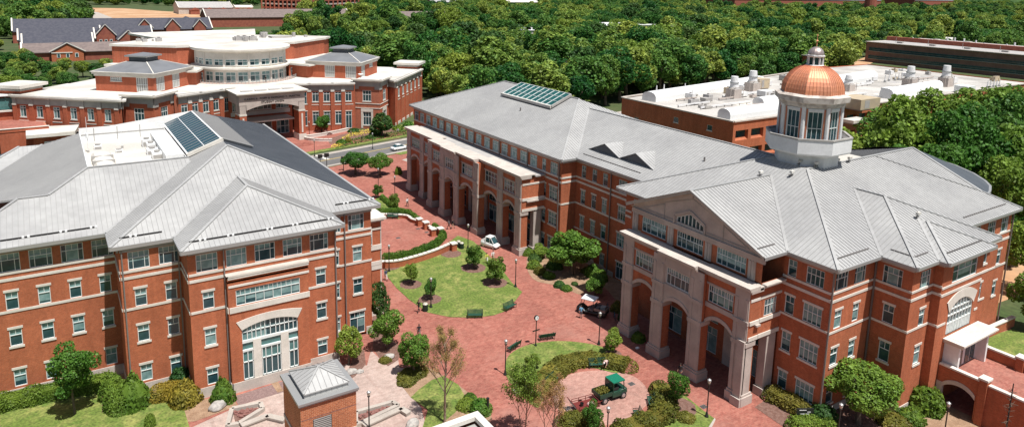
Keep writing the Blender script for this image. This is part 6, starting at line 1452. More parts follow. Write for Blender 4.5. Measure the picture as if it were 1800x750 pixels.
def variant(key, seed, m, n, leaf, nl=16, shape='round', lobe=(.26, .44), base=-.9, r0=.06, bark='bark'):
    c, L = crown('crown', seed, m, n, leaf, nl, shape, lobe); t = trunk_mesh(L, seed, bark, r0, base); TV[key] = (c, t, base)
for i in range(5): variant('wood%d' % i, 10+i, 'leaf_wood', 4600, .056, [22, 34, 28, 30, 20][i], 'round' if i < 3 else 'tall', [(.2, .42), (.13, .3), (.18, .36), (.14, .32), (.22, .4)][i], base=-.4)
variant('wood5', 21, 'leaf_dark', 3000, .062, 20, 'tall', (.2, .36), base=-.35); variant('lime', 31, 'leaf_lime', 3000, .07, 22, base=-.4)
for i in range(3): variant('near%d' % i, 40+i, 'leaf', 5200, .05, 22, 'round', (.22, .4), base=-.45)
variant('bigtree', 50, 'leaf', 9000, .045, 30, 'round', (.18, .34), base=-.35); variant('holly', 51, 'leaf_dark', 3800, .06, 16, 'tall', (.3, .42), base=-.2)
variant('conifer', 52, 'leaf_dark', 4500, .06, 26, 'cone', (.25, .42), base=-.15); variant('shade', 53, 'leaf', 12000, .036, 44, 'round', (.15, .30), base=-.5)
variant('darksmall', 54, 'leaf_box', 3600, .065, 16, 'round', (.24, .4), base=-.35); variant('sparse', 55, 'leaf', 5200, .045, 26, 'round', (.15, .28), base=-.55, r0=.035)
def tree(key, x, y, h, r, lab, cat='tree', name='tree', group=None, rz=None, z0=0):
    c, t, base = TV[key]; full = 2-base; sz = h/full
    o = thing(name, lab, cat, (x, y, z0), rz if rz is not None else (x*7.3+y*3.1) % 6.28, group)
    for nm, me in (('crown', c), ('trunk', t)):
        k = bpy.data.objects.new(nm, me); COL.objects.link(k); k.parent = o; k.location = (0, 0, -base*sz); k.scale = (r, r, sz)
    return o
def treepx(key, px, py, pytop, wpx, lab, **kw):
    x, y = at(px, py); c = project((x, y, 0))[2]
    # height from the pixel of the top, radius from the pixel width
    lo, hi = 0, 40
    for _ in range(40):
        m_ = (lo+hi)/2
        if project((x, y, m_))[1] > pytop: lo = m_
        else: hi = m_
    return tree(key, x, y, lo*1.07, wpx*c/F_PX/2*1.2, lab, **kw)
treepx('sparse', 132, 727, 606, 84, 'young leafy tree on the lawn before the left building')
treepx('near1', 613, 640, 575, 50, 'small round tree left of the grey boulders by the path', group=None)
treepx('near2', 680, 612, 545, 54, 'round green tree in the diamond mulch bed beside the left building')
treepx('holly', 668, 580, 500, 40, 'dark upright tree against the corner of the left building', name='holly_tree')
treepx('near0', 728, 661, 590, 56, 'round tree just left of the bare budding tree')
treepx('near1', 722.5, 499, 464, 27, 'smallest lawn tree, nearest the curved brick wall')
treepx('near2', 756, 526, 489, 25, 'lawn tree standing behind the lamp post')
treepx('darksmall', 832, 471, 432, 30, 'dense dark lawn tree close to the trash bin lamp')
treepx('darksmall', 870, 497, 453, 36, 'dense lawn tree nearest the two pale-dressed walkers')
treepx('darksmall', 935, 650, 625, 28, 'low dark rounded tree on the crescent lawn')
treepx('near1', 1078, 622, 581, 34, 'small tree at the tip of the crescent lawn by the portico')
treepx('near2', 1190, 718, 650, 40, 'small glossy tree in the hedge bend before the portico', group=None)
treepx('near0', 1040, 765, 709, 34, 'leafy shrub-like tree at the bottom edge below the cart')
treepx('darksmall', 665, 347, 325, 17, 'small dark tree at the end of the far hedge'); treepx('darksmall', 692, 369, 341, 20, 'small dark tree nearer than its twin by the far hedge')
treepx('shade', 625, 307, 266, 47, 'left one of two round trees beside the road'); treepx('shade', 668, 309, 270, 42, 'right one of two round trees beside the road')
treepx('bigtree', 1005, 482, 404, 88, 'broad spreading tree in the planted bed between arcade and portico')
treepx('near1', 950, 452, 432, 34, 'low bushy tree left of the broad spreading tree'); treepx('near2', 1046, 520, 482, 40, 'bushy tree with reddish leaves beside the dark cart')
treepx('shade', 1508, 744, 640, 122, 'large dense rounded tree at the foot of the right building')
treepx('near2', 566, 231, 203, 30, 'round topped small tree before the union entrance'); treepx('conifer', 672, 240, 193, 50, 'dark conifer beside the corner tower of the union', name='conifer_tree')
treepx('near0', 1130, 212, 183, 48, 'leafy tree before the plain wall of the laboratory')
def treetop(key, x, y, ptop, wpx, lab, **kw):
    c = project((x, y, 8))[2]; lo, hi = 0, 60
    for _ in range(40):
        m_ = (lo+hi)/2
        if project((x, y, m_))[1] > ptop: lo = m_
        else: hi = m_
    return tree(key, x, y, lo, wpx*c/F_PX/2, lab, **kw)
for (x, y, pt, wp, k, lab) in ((122, 72, 214, 170, 'shade', 'leafy tree just right of the dome balcony rail'), (128, 66, 150, 170, 'bigtree', 'tallest leafy tree rising above the white laboratory roofs'), (133, 58, 158, 160, 'shade', 'bright tall tree with a domed top left of the white vault'), (120, 58, 232, 170, 'shade', 'lower leafy tree right behind the ridge of the metal roof'),
    (140, 52, 205, 150, 'bigtree', 'broad tree above the curved roof end'), (128, 47, 255, 160, 'shade', 'dense tree overhanging the curved roof edge'), (150, 52, 178, 130, 'near1', 'dark tree at the right edge beside the white vault'), (146, 42, 232, 170, 'bigtree', 'broad dark tree at the right edge above the roof corner'), (150, 33, 280, 150, 'wood2', 'shadowed tree at the right edge level with the roof corner'),
    (160, 62, 160, 110, 'wood0', 'tree at the right edge below the dark brown office')):
    treetop(k, x, y, pt, wp, lab)
for (k, px, py, pt, wp, lab) in (('shade', 1665, 322, 146, 150, 'broad leafy tree in the middle of the row behind the domed building'), ('bigtree', 1735, 330, 150, 150, 'leafy tree right of the middle of the row behind the domed building'), ('near0', 1790, 325, 158, 130, 'leafy tree at the end of the row against the right edge'), ('near1', 1560, 300, 190, 110, 'leafy tree at the left of the row behind the domed building'), ('shade', 1778, 372, 262, 120, 'tree filling the right edge above the roof corner'), ('bigtree', 1800, 430, 300, 110, 'dark tree at the right edge beside the end wall windows'), ('near1', 1806, 520, 395, 90, 'tree at the right edge above the far garden wall'), ('near2', 1812, 580, 470, 70, 'low tree cut by the right edge beside the brick garden wall'), ('near0', 1776, 470, 385, 60, 'shaded tree close behind the end wall')):
    treepx(k, px, py, pt, wp, lab)
# woodland beyond: individual trees nearest to the camera, the rest as one mass
rng = np.random.default_rng(4)
def inpoly(x, y, P):
    c = False; j = len(P)-1
    for i in range(len(P)):
        if (P[i][1] > y) != (P[j][1] > y) and x < (P[j][0]-P[i][0])*(y-P[i][1])/(P[j][1]-P[i][1])+P[i][0]: c = not c
        j = i
    return c
EX = [[(-6, 345), (30, 345), (30, 400), (-6, 400)], [(-75, 120), (100, 120), (112, 190), (112, 262), (55, 300), (-30, 285), (-75, 240)], [(40, 130), (95, 130), (130, 158), (130, 178), (40, 170)], [(95, -50), (300, -50), (300, 176), (128, 176), (128, 154), (95, 150)], [(390, 60), (480, 60), (480, 245), (390, 245)],
      [(-20, 392), (24, 392), (60, 450), (140, 492), (140, 530), (-22, 530)], [(100, 606), (235, 606), (235, 640), (100, 640)], [(246, 556), (316, 556), (316, 590), (246, 590)],
      A((140, 10), (215, 10), (300, 12), (450, 11), (520, 14), (530, 60), (350, 66), (150, 72), (135, 30)), A((1040, 60), (1170, 60), (1175, 98), (1060, 100)), [(288, 90), (405, 90), (405, 250), (288, 180)], A((480, 20), (640, 14), (640, 36), (500, 38)), [(112, 800), (215, 800), (215, 895), (112, 895)],
      [(228, 765), (330, 835), (340, 900), (230, 900)], A((1080, 66), (1160, 66), (1160, 80), (1080, 80)), A((1055, 66), (1085, 66), (1085, 78), (1055, 78)), [(-80, 20), (95, 20), (95, 165), (-80, 165)], [(120, 160), (340, 195), (340, 215), (120, 178)]]
def allowed(x, y): return not any(inpoly(x, y, P) for P in EX)
pts = []; grid = {}
def put(x, y, dmin):
    g = (int(x//14), int(y//14))
    for i in (-1, 0, 1):
        for j in (-1, 0, 1):
            for (a, b) in grid.get((g[0]+i, g[1]+j), ()):
                if (a-x)**2+(b-y)**2 < dmin*dmin: return False
    grid.setdefault(g, []).append((x, y)); pts.append((x, y)); return True
tries = 0
cands = []
for ring, (r0, r1, n, dm) in enumerate(((150, 420, 11000, 7.4), (420, 900, 16000, 10.5), (900, 2500, 34000, 14))):
    rr = np.sqrt(rng.uniform(r0*r0, r1*r1, n)); th = rng.uniform(math.radians(-10), math.radians(112), n)
    for r, t in zip(rr, th):
        x, y = r*math.cos(t), r*math.sin(t); p = project((x, y, 8))
        if p[2] < 0 or p[0] < -120 or p[0] > 1920 or p[1] > 420: continue
        if allowed(x, y): put(x, y, dm)
pts.sort(key=lambda p: math.hypot(*p))
vk = ['wood0', 'wood1', 'wood2', 'wood3', 'wood4', 'wood5', 'lime']
def kind(x, y):
    v = rng.random()
    return 6 if v < .035 else (5 if v < .15 else int(rng.integers(0, 5)))
near = []; far = []
for (x, y) in pts:
    k = kind(x+0, y); d = math.hypot(x, y); h = float(np.clip(rng.normal(15.8, 4.4), 8, 26)); 
    if 110 < y < 330 and x < 60: h *= .75
    if y > 330 and x < 260 and y < 500: h = min(h, 8.0)
    if y > 270 and x < 45 and y <= 350: h = min(h, 7.0)
    r = h*float(rng.uniform(.34, .54))+.6
    (near if len(near) < 262 else far).append((x, y, h, r, k))
WG = 'leafy woodland trees beyond the buildings'
wl_ = ['mid green broadleaf tree in the woods beyond the buildings']*5+['dark green slender tree in the woods beyond the buildings', 'bright lime green tree in the woods beyond the buildings']
wg_ = [WG]*5+['dark slender trees in the woods', 'lime green trees in the woods']
for (x, y, h, r, k) in near: tree(vk[k], x, y, h, r, wl_[k], group=wg_[k], name='woodland_tree')
# far woods: one object, crowns set by geometry nodes at scattered points
fc = []
for k in range(7):
    lf = {5: 'leaf_dark', 6: 'leaf_lime'}.get(k, 'leaf_wood')
    fc.append(lf)
me = bpy.data.meshes.new('woodland'); me.from_pydata([(p[0], p[1], 0) for p in far], [], [])
a = me.attributes.new('kind', 'INT', 'POINT'); a.data.foreach_set('value', [p[4] for p in far])
a = me.attributes.new('size', 'FLOAT_VECTOR', 'POINT'); a.data.foreach_set('vector', np.array([(p[3]*1.12, p[3]*1.12, p[2]/2.15) for p in far], dtype=np.float32).ravel())
a = me.attributes.new('turn', 'FLOAT', 'POINT'); a.data.foreach_set('value', [float(rng.uniform(0, 6.28)) for _ in far])
wo = bpy.data.objects.new('woodland', me); COL.objects.link(wo)
tag(wo, 'dense green woodland reaching to the horizon behind the campus', 'woods', kind='stuff')
ng = bpy.data.node_groups.new('woodland', 'GeometryNodeTree'); ng.interface.new_socket('Geometry', in_out='INPUT', socket_type='NodeSocketGeometry'); ng.interface.new_socket('Geometry', in_out='OUTPUT', socket_type='NodeSocketGeometry')
N_ = ng.nodes; Lk = ng.links; gi = N_.new('NodeGroupInput'); go = N_.new('NodeGroupOutput'); jn = N_.new('GeometryNodeJoinGeometry')
def named(nm, ty):
    n = N_.new('GeometryNodeInputNamedAttribute'); n.data_type = ty; n.inputs[0].default_value = nm; return n
kd = named('kind', 'INT'); szn = named('size', 'FLOAT_VECTOR'); tn = named('turn', 'FLOAT'); cx = N_.new('ShaderNodeCombineXYZ'); Lk.new(tn.outputs[0], cx.inputs[2])
src = {}
for o in COL.objects:
    if o.type == 'MESH' and o.name.startswith('crown') and o.parent and o.parent.get('group'):
        for k in range(7):
            if o.data == TV[vk[k]][0] and k not in src: src[k] = o
for k, so_src in src.items():
    oi = N_.new('GeometryNodeObjectInfo'); oi.inputs[0].default_value = so_src; oi.transform_space = 'ORIGINAL'
    cmpn = N_.new('FunctionNodeCompare'); cmpn.data_type = 'INT'; cmpn.operation = 'EQUAL'; Lk.new(kd.outputs[0], cmpn.inputs[2]); cmpn.inputs[3].default_value = k
    ip = N_.new('GeometryNodeInstanceOnPoints'); Lk.new(gi.outputs[0], ip.inputs['Points']); Lk.new(cmpn.outputs[0], ip.inputs['Selection']); oi.inputs['As Instance'].default_value = True; Lk.new(oi.outputs['Geometry'], ip.inputs['Instance'])
    Lk.new(cx.outputs[0], ip.inputs['Rotation']); Lk.new(szn.outputs[0], ip.inputs['Scale']); Lk.new(ip.outputs[0], jn.inputs[0])
Lk.new(jn.outputs[0], go.inputs[0]); md = wo.modifiers.new('woodland', 'NODES'); md.node_group = ng
print('woods near', len(near), 'far', len(far), 'kinds', sorted(src))
# ------------------------------------------------------------------ hedges and shrubs
def leaf_cloud(name, C, D, leaf, m, rng, hull=None):
    D = D*.6+rng.normal(size=D.shape)*.45+np.array([0, 0, .25]); D /= np.linalg.norm(D, axis=1)[:, None]
    return quads_mesh(name, C, D, leaf*rng.uniform(.6, 1.4, len(C)), m, rng)
def hedge(pts, w_, h, m, lab, dens=130, leaf=.085, name='hedge', lump=.12, taper=True):
    rng = np.random.default_rng(len(lab)*7+int(h*10)); P = [np.array(p, float) for p in pts]; Cs = []; Ds = []
    for a, b in zip(P[:-1], P[1:]):
        L = np.linalg.norm(b-a); n = int(L*(w_+2*h)*dens); t = rng.uniform(-.02, 1.02, n); d = (b-a)/max(L, 1e-6); nn = np.array([-d[1], d[0]])
        th = rng.uniform(-.15*PI, 1.15*PI, n); e = 2.6
        cx = np.sign(np.cos(th))*np.abs(np.cos(th))**(2/e)*w_/2; cz = np.maximum(np.sin(th), 0)**(2/e)*h
        lo = th < 0; cz[lo | (th > PI)] = rng.uniform(0, h*.5, (lo | (th > PI)).sum())
        ctr = a[None]+(b-a)[None]*t[:, None]; s_ = 1+lump*np.sin(ctr[:, 0]*2.3+1)*np.cos(ctr[:, 1]*2.9)+rng.normal(size=n)*.05
        xy = ctr+nn[None]*(cx*s_)[:, None]; Cs.append(np.column_stack([xy, cz*s_])); Ds.append(np.column_stack([nn[None]*np.cos(th)[:, None], np.sin(th)]))
    for p in (P[0], P[-1]):   # rounded ends
        n = int(PI*w_*h*dens*.7); d = rng.normal(size=(n, 3)); d[:, 2] = np.abs(d[:, 2]); d /= np.linalg.norm(d, axis=1)[:, None]
        Cs.append(np.column_stack([p[None]+d[:, :2]*w_*.5, d[:, 2]*h])); Ds.append(d)
    me = leaf_cloud('foliage', np.concatenate(Cs), np.concatenate(Ds), leaf, m, rng)
    o = thing(name, lab, 'hedge', (*pts[0], 0), worldspace=True); k = bpy.data.objects.new('foliage', me); COL.objects.link(k); adopt(k, o)
    q = MB()
    for a, b in zip(pts[:-1], pts[1:]): q.bar((*a, h*.42), (*b, h*.42), w_*.72, h*.82, m)
    q.build('branches', o); return o
SHM = {}
def shrub_mesh(m, seed, n=1300, leaf=.085, cone=False):
    k = (m, seed, cone, n)
    if k in SHM: return SHM[k]
    rng = np.random.default_rng(seed); d = rng.normal(size=(n, 3)); d[:, 2] = np.abs(d[:, 2])*1.0-.15; d /= np.linalg.norm(d, axis=1)[:, None]
    s_ = 1+.10*np.sin(d[:, 0]*5+seed)*np.cos(d[:, 1]*4)+rng.normal(size=n)*.045; C = d*s_[:, None]; C[:, 2] = np.maximum(C[:, 2], .02)
    if cone: C[:, :2] *= (1.12-.62*C[:, 2:3])
    me = leaf_cloud('foliage', C, d, leaf, m, rng)
    q = MB(); q.lathe([(.05, .0), (.78, .05), (.84, .4), (.55 if cone else .72, .68), (.2 if cone else .3, .88), (.02, .93)], m, 12)
    SHM[k] = (me, q.mesh('branches')); return SHM[k]
def shrub(x, y, r, h, m, lab, seed=1, cone=False, group=None, n=1300, leaf=.085, name='shrub', cat='shrub'):
    a, b = shrub_mesh(m, seed, n, leaf, cone); o = thing(name, lab, cat, (x, y, 0), (x*3+y) % 6.28, group)
    for nm, me in (('foliage', a), ('branches', b)):
        k = bpy.data.objects.new(nm, me); COL.objects.link(k); k.parent = o; k.scale = (r, r, h)
    return o
def shrubpx(px, py, r, h, m, lab, **kw): x, y = at(px, py); return shrub(x, y, r, h, m, lab, **kw)
hedge([(-30, 78.9), (-7, 79.2), (-2, 78.9), (2.6, 78.3)], 1.9, 1.5, 'leaf_box', 'long clipped green hedge along the foot of the left building')
hedge([(2.6, 77.6), (3.2, 73.0)], 2.3, 1.7, 'leaf_box', 'taller clipped green hedge running out from the inner corner of the left building')
shrubpx(235, 708, 1.65, 3.0, 'leaf_box', 'large rounded green shrub at the corner of the middle block', cone=True)
hedge([(6.6, 73.4), (9.4, 72.6)], 2.1, 1.5, 'leaf_gold', 'golden leaved hedge below the ground floor windows of the left building')
shrubpx(327, 705, 1.45, 2.1, 'leaf_gold', 'golden rounded shrub beside the building corner', seed=2); shrubpx(318, 675, 1.3, 1.9, 'leaf_dark', 'dark rounded shrub against the inner corner of the left building', seed=3)
shrubpx(392, 702, 1.15, 2.3, 'leaf_box', 'cone shaped dark green shrub above the pale boulder', seed=4, cone=True)
shrubpx(264, 748, .5, 1.2, 'leaf_lime', 'small lime yellow shrub at the bottom edge of the left lawn', seed=5)
# hedges of the plaza
hedge(smooth(A((676, 458), (705, 456), (740, 446), (766, 433), (780, 418)), 3, False), 1.0, 1.25, 'leaf_box', 'curved clipped hedge behind the long curved brick wall')
hedge(A((763, 402), (780, 418)), 1.0, 1.1, 'leaf_box', 'short clipped hedge between the small piers and the curved hedge')
hedge(smooth(A((648, 376), (690, 374), (714, 376), (727, 384), (736, 390)), 3, False), 1.1, .95, 'leaf_box', 'clipped hedge with a bent end on the upper terrace')
hedge(A((672, 350), (682, 358), (690, 366), (700, 374)), 1.0, .8, 'leaf_box', 'short diagonal hedge between two small dark trees')
hedge(smooth(A((946, 692), (960, 668), (985, 648), (1010, 638), (1045, 634)), 4, False), 2.6, .95, 'leaf_olive', 'olive green curved hedge inside the crescent lawn', lump=.2)
hedge(smooth(A((1068, 638), (1085, 642), (1102, 646)), 3, False), 2.6, 1.0, 'leaf_olive', 'short olive green hedge at the tip of the crescent lawn')
hedge(smooth(A((1160, 688), (1168, 712), (1160, 736), (1130, 752), (1090, 764)), 4, False), 2.4, 1.15, 'leaf_olive', 'olive green hedge curving round the right side of the paved circle', lump=.2)
hedge(A((990, 748), (1020, 742), (1045, 752)), 2.0, 1.1, 'leaf_olive', 'olive green hedge at the bottom edge beside the leafy shrub')
hedge(smooth(A((1355, 698), (1385, 712), (1412, 728)), 3, False), 2.2, 1.25, 'leaf_olive', 'rounded yellow green hedge at the foot of the wall beside the portico')
hedge(A((1395, 752), (1425, 746), (1460, 756)), 1.8, 1.0, 'leaf_box', 'low green hedge behind the small dark sign')
shrubpx(1445, 738, 1.4, 1.7, 'leaf_dark', 'dark loose shrub between the wall corner and the large rounded tree', seed=3, leaf=.1)
shrubpx(1622, 716, 1.9, 2.3, 'leaf_box', 'loose green shrub beside the underpass arch', seed=6, leaf=.1); shrubpx(1600, 738, 1.3, 1.2, 'leaf_box', 'low green shrub in front of the loose shrub by the underpass', seed=7); shrubpx(1570, 745, 1.5, 1.0, 'leaf_olive', 'low spreading shrub at the stone base near the big tree', seed=2)
hedge([(85.5, 32.5), (89.5, 34.4)], 1.6, 1.3, 'leaf_box', 'clipped green hedge beyond the terrace parapet')
BS = [(928, 447, .95, 1.0), (940, 458, 1.0, 1.05), (938, 470, 1.05, 1.1), (950, 480, .95, .9), (965, 487, .9, .8), (983, 503, .8, .8), (996, 509, .75, .7), (1042, 484, 1.1, 1.6), (1055, 492, 1.1, 1.5), (1010, 500, .5, .4), (975, 470, 1.2, 1.3), (1030, 478, .8, .7), (918, 437, .8, .8)]
names = ['first clipped ball shrub by the arcade corner pier', 'second clipped ball shrub from the arcade corner pier', 'round ball shrub at the outer edge of the planted bed', 'ball shrub fourth along the edge of the planted bed', 'low shrub fifth along the edge of the planted bed', 'small round shrub at the near edge of the bed', 'smallest round shrub nearest the open paving', 'bright round shrub right of the broad tree', 'bright leafy shrub closest to the dark cart', 'tiny grey green plant by the white rock', 'dark shrub under the left side of the broad tree', 'low grey shrub right of the broad tree trunk', 'small shrub behind the corner pier of the arcade']
for i, ((px, py, r, h), lab) in enumerate(zip(BS, names)): shrubpx(px, py, r, h, ['leaf_box', 'leaf_dark', 'leaf_box', 'leaf_olive'][i % 4] if i not in (7, 8) else 'leaf', lab, seed=1+i % 5)
for i, (px, py, r, h, m, lab) in enumerate(((790, 437, .9, .6, 'leaf_olive', 'low plant in the oval bed by the curved wall end'), (776, 412, .5, .7, 'leaf_box', 'sparse shrub on the low pier'), (720, 662, 1.2, .8, 'leaf_olive', 'mounded shrub left of the small lawn wedge'), (714, 672, 1.0, .7, 'leaf_olive', 'low mounded shrub at the lawn wedge corner'), (735, 655, 1.1, .8, 'leaf_olive', 'grassy mound below the round tree'),
    (826, 704, .7, .8, 'leaf_box', 'small green shrub by the right edge of the lawn wedge'), (819, 716, .9, 1.0, 'leaf_lime', 'lime shrub above the flat topped tower'), (845, 722, 1.1, 1.2, 'leaf', 'leafy shrub beside the short dark post'), (677, 634, .7, .5, 'leaf_olive', 'small shrub in the diamond mulch bed'), (1122, 598, .8, 1.0, 'leaf_box', 'bushy shrub at the foot of the first portico pier'), (1100, 560, 1.0, 1.4, 'leaf_dark', 'dark shrub in shade beside the portico'), (1085, 545, .9, 1.2, 'leaf_olive', 'shrub with reddish tips behind the dark cart'), (1205, 735, .9, .6, 'leaf_olive', 'low shrub on the grass below the small glossy tree'), (700, 306, .8, 1.6, 'leaf_box', 'shrub at the far corner of the arcade'))):
    shrubpx(px, py, r, h, m, lab, seed=1+i % 5)
# flowers before the union
rngf = np.random.default_rng(9)
def flowerbed(poly_px, n, m, lab, h=.35, leaf=.12, cat='flowers', name='flower_bed'):
    P = A(*poly_px); xs = [p[0] for p in P]; ys = [p[1] for p in P]; C = []
    while len(C) < n:
        x, y = rngf.uniform(min(xs), max(xs)), rngf.uniform(min(ys), max(ys))
        if inpoly(x, y, P): C.append((x, y, rngf.uniform(.02, h)))
    C = np.array(C); D = rngf.normal(size=C.shape)*.4+np.array([0, 0, 1]); D /= np.linalg.norm(D, axis=1)[:, None]
    o = bpy.data.objects.new(name, quads_mesh('flowers', C, D, leaf*rngf.uniform(.6, 1.4, len(C)), m, rngf)); COL.objects.link(o); tag(o, lab, cat, kind='stuff')
flowerbed(((600, 245), (625, 240), (655, 234), (650, 228), (615, 235)), 700, 'flower', 'yellow flowers massed in the bed before the union', .5); flowerbed(((580, 262), (600, 258), (606, 253), (585, 255)), 260, 'flower', 'yellow flowers at the left end of the roadside bed', .4)
flowerbed(((590, 262), (615, 256), (660, 246), (700, 240), (735, 234), (735, 226), (690, 232), (640, 240), (600, 250)), 2500, 'leaf_box', 'green ground cover in the roadside bed before the union', .4, .16)
for i, (px, py, r, h, m, lab) in enumerate(((600, 252, 1.3, 1.0, 'leaf_box', 'green shrub at the left of the roadside flower bed'), (622, 232, 1.6, 1.0, 'leaf_dark', 'dark shrub behind the yellow flowers'), (650, 243, 1.2, .9, 'leaf_dark', 'dark shrub right of the yellow flowers'), (575, 236, 1.3, 1.0, 'redrock', 'dark red leaved shrub at the foot of the round topped tree'), (660, 236, 1.6, 1.3, 'leaf_dark', 'dark spreading shrub at the left of the conifer'), (700, 228, 1.5, 1.2, 'leaf_box', 'green shrub right of the conifer'), (718, 222, 1.6, 1.4, 'leaf', 'bright shrub at the end of the union wing'), (612, 250, .9, 1.2, 'leaf_gold', 'small golden shrub in the roadside bed'))):
    shrubpx(px, py, r, h, m, lab, seed=1+i % 5, n=500, leaf=.14)
# ------------------------------------------------------------------ bare budding trees
def budtree(px, py, pytop, wpx, lab, seed, budm='leaf_bud', nb=900, stems=1, leafsize=.07):
    x, y = at(px, py); c = project((x, y, 0))[2]; lo, hi = 0, 30
    for _ in range(40):
        m_ = (lo+hi)/2
        if project((x, y, m_))[1] > pytop: lo = m_
        else: hi = m_
    h = lo; r = wpx*c/F_PX/2; o = thing('budding_tree', lab, 'tree', (x, y, 0)); q = MB(); rr = random.Random(seed); tips = []
    def grow(p, d, L, rad, dep):
        e = p+d*L; q.tube(p, e, rad, rad*.6, 'bark_pale', 4 if dep > 1 else 6, caps=False)
        if dep >= 3: tips.append(e); tips.append(p.lerp(e, .5)); return
        for k in range(3 if dep < 2 else 2):
            nd = (d+Vector((rr.uniform(-1, 1), rr.uniform(-1, 1), rr.uniform(.1, .7)))*.38).normalized(); grow(p.lerp(e, rr.uniform(.45, 1)), nd, L*rr.uniform(.5, .75), rad*.55, dep+1)
        tips.append(e)
    for s_ in range(stems):
        a = s_*2.1+rr.uniform(0, 1); b_ = Vector((.15*math.cos(a)*(stems > 1), .15*math.sin(a)*(stems > 1), 0)); td = Vector((math.cos(a)*.2*(stems > 1), math.sin(a)*.2*(stems > 1), 1)).normalized(); R0_ = h*.014/(stems**.4)
        q.tube(b_, b_+td*h*.5, R0_, R0_*.6, 'bark_pale', 7); q.tube(b_+td*h*.5, b_+td*h*.92, R0_*.6, R0_*.12, 'bark_pale', 6)
        for j in range(15 if stems == 1 else 9):
            t = .28+.6*j/14 if stems == 1 else .3+.55*j/8; an = j*2.4; out = Vector((math.cos(an), math.sin(an), 1.35)).normalized(); grow(b_+td*h*t, out, h*.26*(1.15-t), R0_*.42, 0)
    xs = max(max(abs(t.x), abs(t.y)) for t in tips); zs_ = max(t.z for t in tips); f, g_ = r/xs, h/zs_
    q.v = [(v[0]*(1+(f-1)*min(1, v[2]/(h*.3))), v[1]*(1+(f-1)*min(1, v[2]/(h*.3))), v[2]*g_) for v in q.v]
    q.build('trunk', o); T = np.array([(t.x*f, t.y*f, t.z*g_) for t in tips]); rg = np.random.default_rng(seed)
    C = T[rg.integers(0, len(T), nb)]+rg.normal(size=(nb, 3))*r*.09; D = rg.normal(size=C.shape); D /= np.linalg.norm(D, axis=1)[:, None]
    k = bpy.data.objects.new('crown', quads_mesh('crown', C, D, leafsize*rg.uniform(.5, 1.4, nb), budm, rg)); COL.objects.link(k); k.parent = o
budtree(782, 742, 578, 76, 'tall nearly bare tree with orange buds on the lawn wedge', 3, nb=9000, leafsize=.045)
budtree(921, 770, 644, 78, 'multi stemmed tree with yellow green young leaves by the crescent lawn', 5, 'leaf_lime', 7000, 3, .075)
budtree(965, 790, 668, 62, 'multi stemmed tree with sparse orange buds at the bottom edge', 8, 'leaf_bud', 6500, 3, .045)
# ------------------------------------------------------------------ lamp posts, benches, bins
def make_lamp(x, y, h, lab, group='lamp posts of the plaza', short=False):
    r = thing('lamp_post', lab, 'lamp post', (x, y, 0), 0, group); q = MB(); q.lathe([(.2, 0), (.2, .12), (.13, .3), (.1, .5), (.065, .6), (.055, h-.62), (.09, h-.58)], 'black', 12); q.build('post', r)
    q = MB(); q.lathe([(.09, h-.6), (.15, h-.5), (.15, h-.47), (.06, h-.44)], 'black', 10); q.build('collar', r)
    q = MB(); q.lathe([(.1, h-.46), (.155, h-.3), (.155, h-.12), (.13, h-.08)], 'lens', 12); q.build('globe', r)
    q = MB(); q.lathe([(.2, h-.12), (.18, h-.04), (.08, h+.03), (.02, h+.1)], 'gutter', 12); q.build('cap', r); return r
lx, ly = at(888, 658); lamp0 = make_lamp(lx, ly, 4.07, 'lamp post on the left edge of the crescent lawn')
for (px, py, lab) in ((906, 504, 'lamp post at the right tip of the bright lawn'), (1052.5, 605, 'lamp post at the far edge of the crescent lawn before the portico'), (757.5, 540, 'lamp post by the trash bin at the left edge of the bright lawn'), (822.5, 437, 'lamp post beside the dark trash bin near the white cart'), (684, 477, 'lamp post by the corner of the left arcade'), (1242, 732, 'lamp post on the right lawn before the portico'),
    (694, 345, 'lamp post on the far brick walk before the arcade'), (665, 330, 'lamp post below the two round roadside trees'), (649, 756, 'lamp post rising by the wedge shaped slate bed'), (1471, 778, 'lamp post top poking up before the large rounded tree'), (1658, 775, 'lamp post top before the dark underpass'), (1066, 785, 'lamp post top behind the hedge at the bottom edge'), (544, 240, 'lamp post at the union portico corner'), (650, 246, 'lamp post in the roadside bed before the union'), (655, 262, 'thin post on the union side pavement'), (553, 275, 'lamp post by the S-shaped white wall')):
    x, y = at(px, py); copy_thing(lamp0, (x, y, 0), 0, lab)
x, y = at(941.5, 607.5); r = thing('clock_post', 'post with a round white clock face and small blade sign', 'clock', (x, y, 0)); q = MB(); q.lathe([(.16, 0), (.16, .1), (.07, .3), (.055, 3.3)], 'black', 10); q.build('post', r)
q = MB(); q.tube((0, -.1, 3.55), (0, .1, 3.55), .3, .3, 'black', 20); q.build('case', r); q = MB(); q.tube((0, -.14, 3.55), (0, -.1, 3.55), .25, .25, 'white', 20); q.box(-.01, -.15, 3.55, .01, -.141, 3.75, 'black'); q.box(0, -.15, 3.54, .15, -.141, 3.56, 'black'); q.build('dial', r)
q = MB(); q.box(-.5, -.02, 1.9, .5, .02, 2.05, 'black'); q.build('blade_sign', r)
x, y = at(857, 728); r = thing('bollard_sign', 'short dark post at the lawn wedge corner', 'post', (x, y, 0)); q = MB(); q.box(-.09, -.09, 0, .09, .09, 1.75, 'black'); q.box(-.12, -.12, 1.75, .12, .12, 1.82, 'black'); q.build('shaft', r)
q = MB(); q.box(-.2, -.2, 0, .2, .2, .08, 'concrete'); q.build('footing', r)
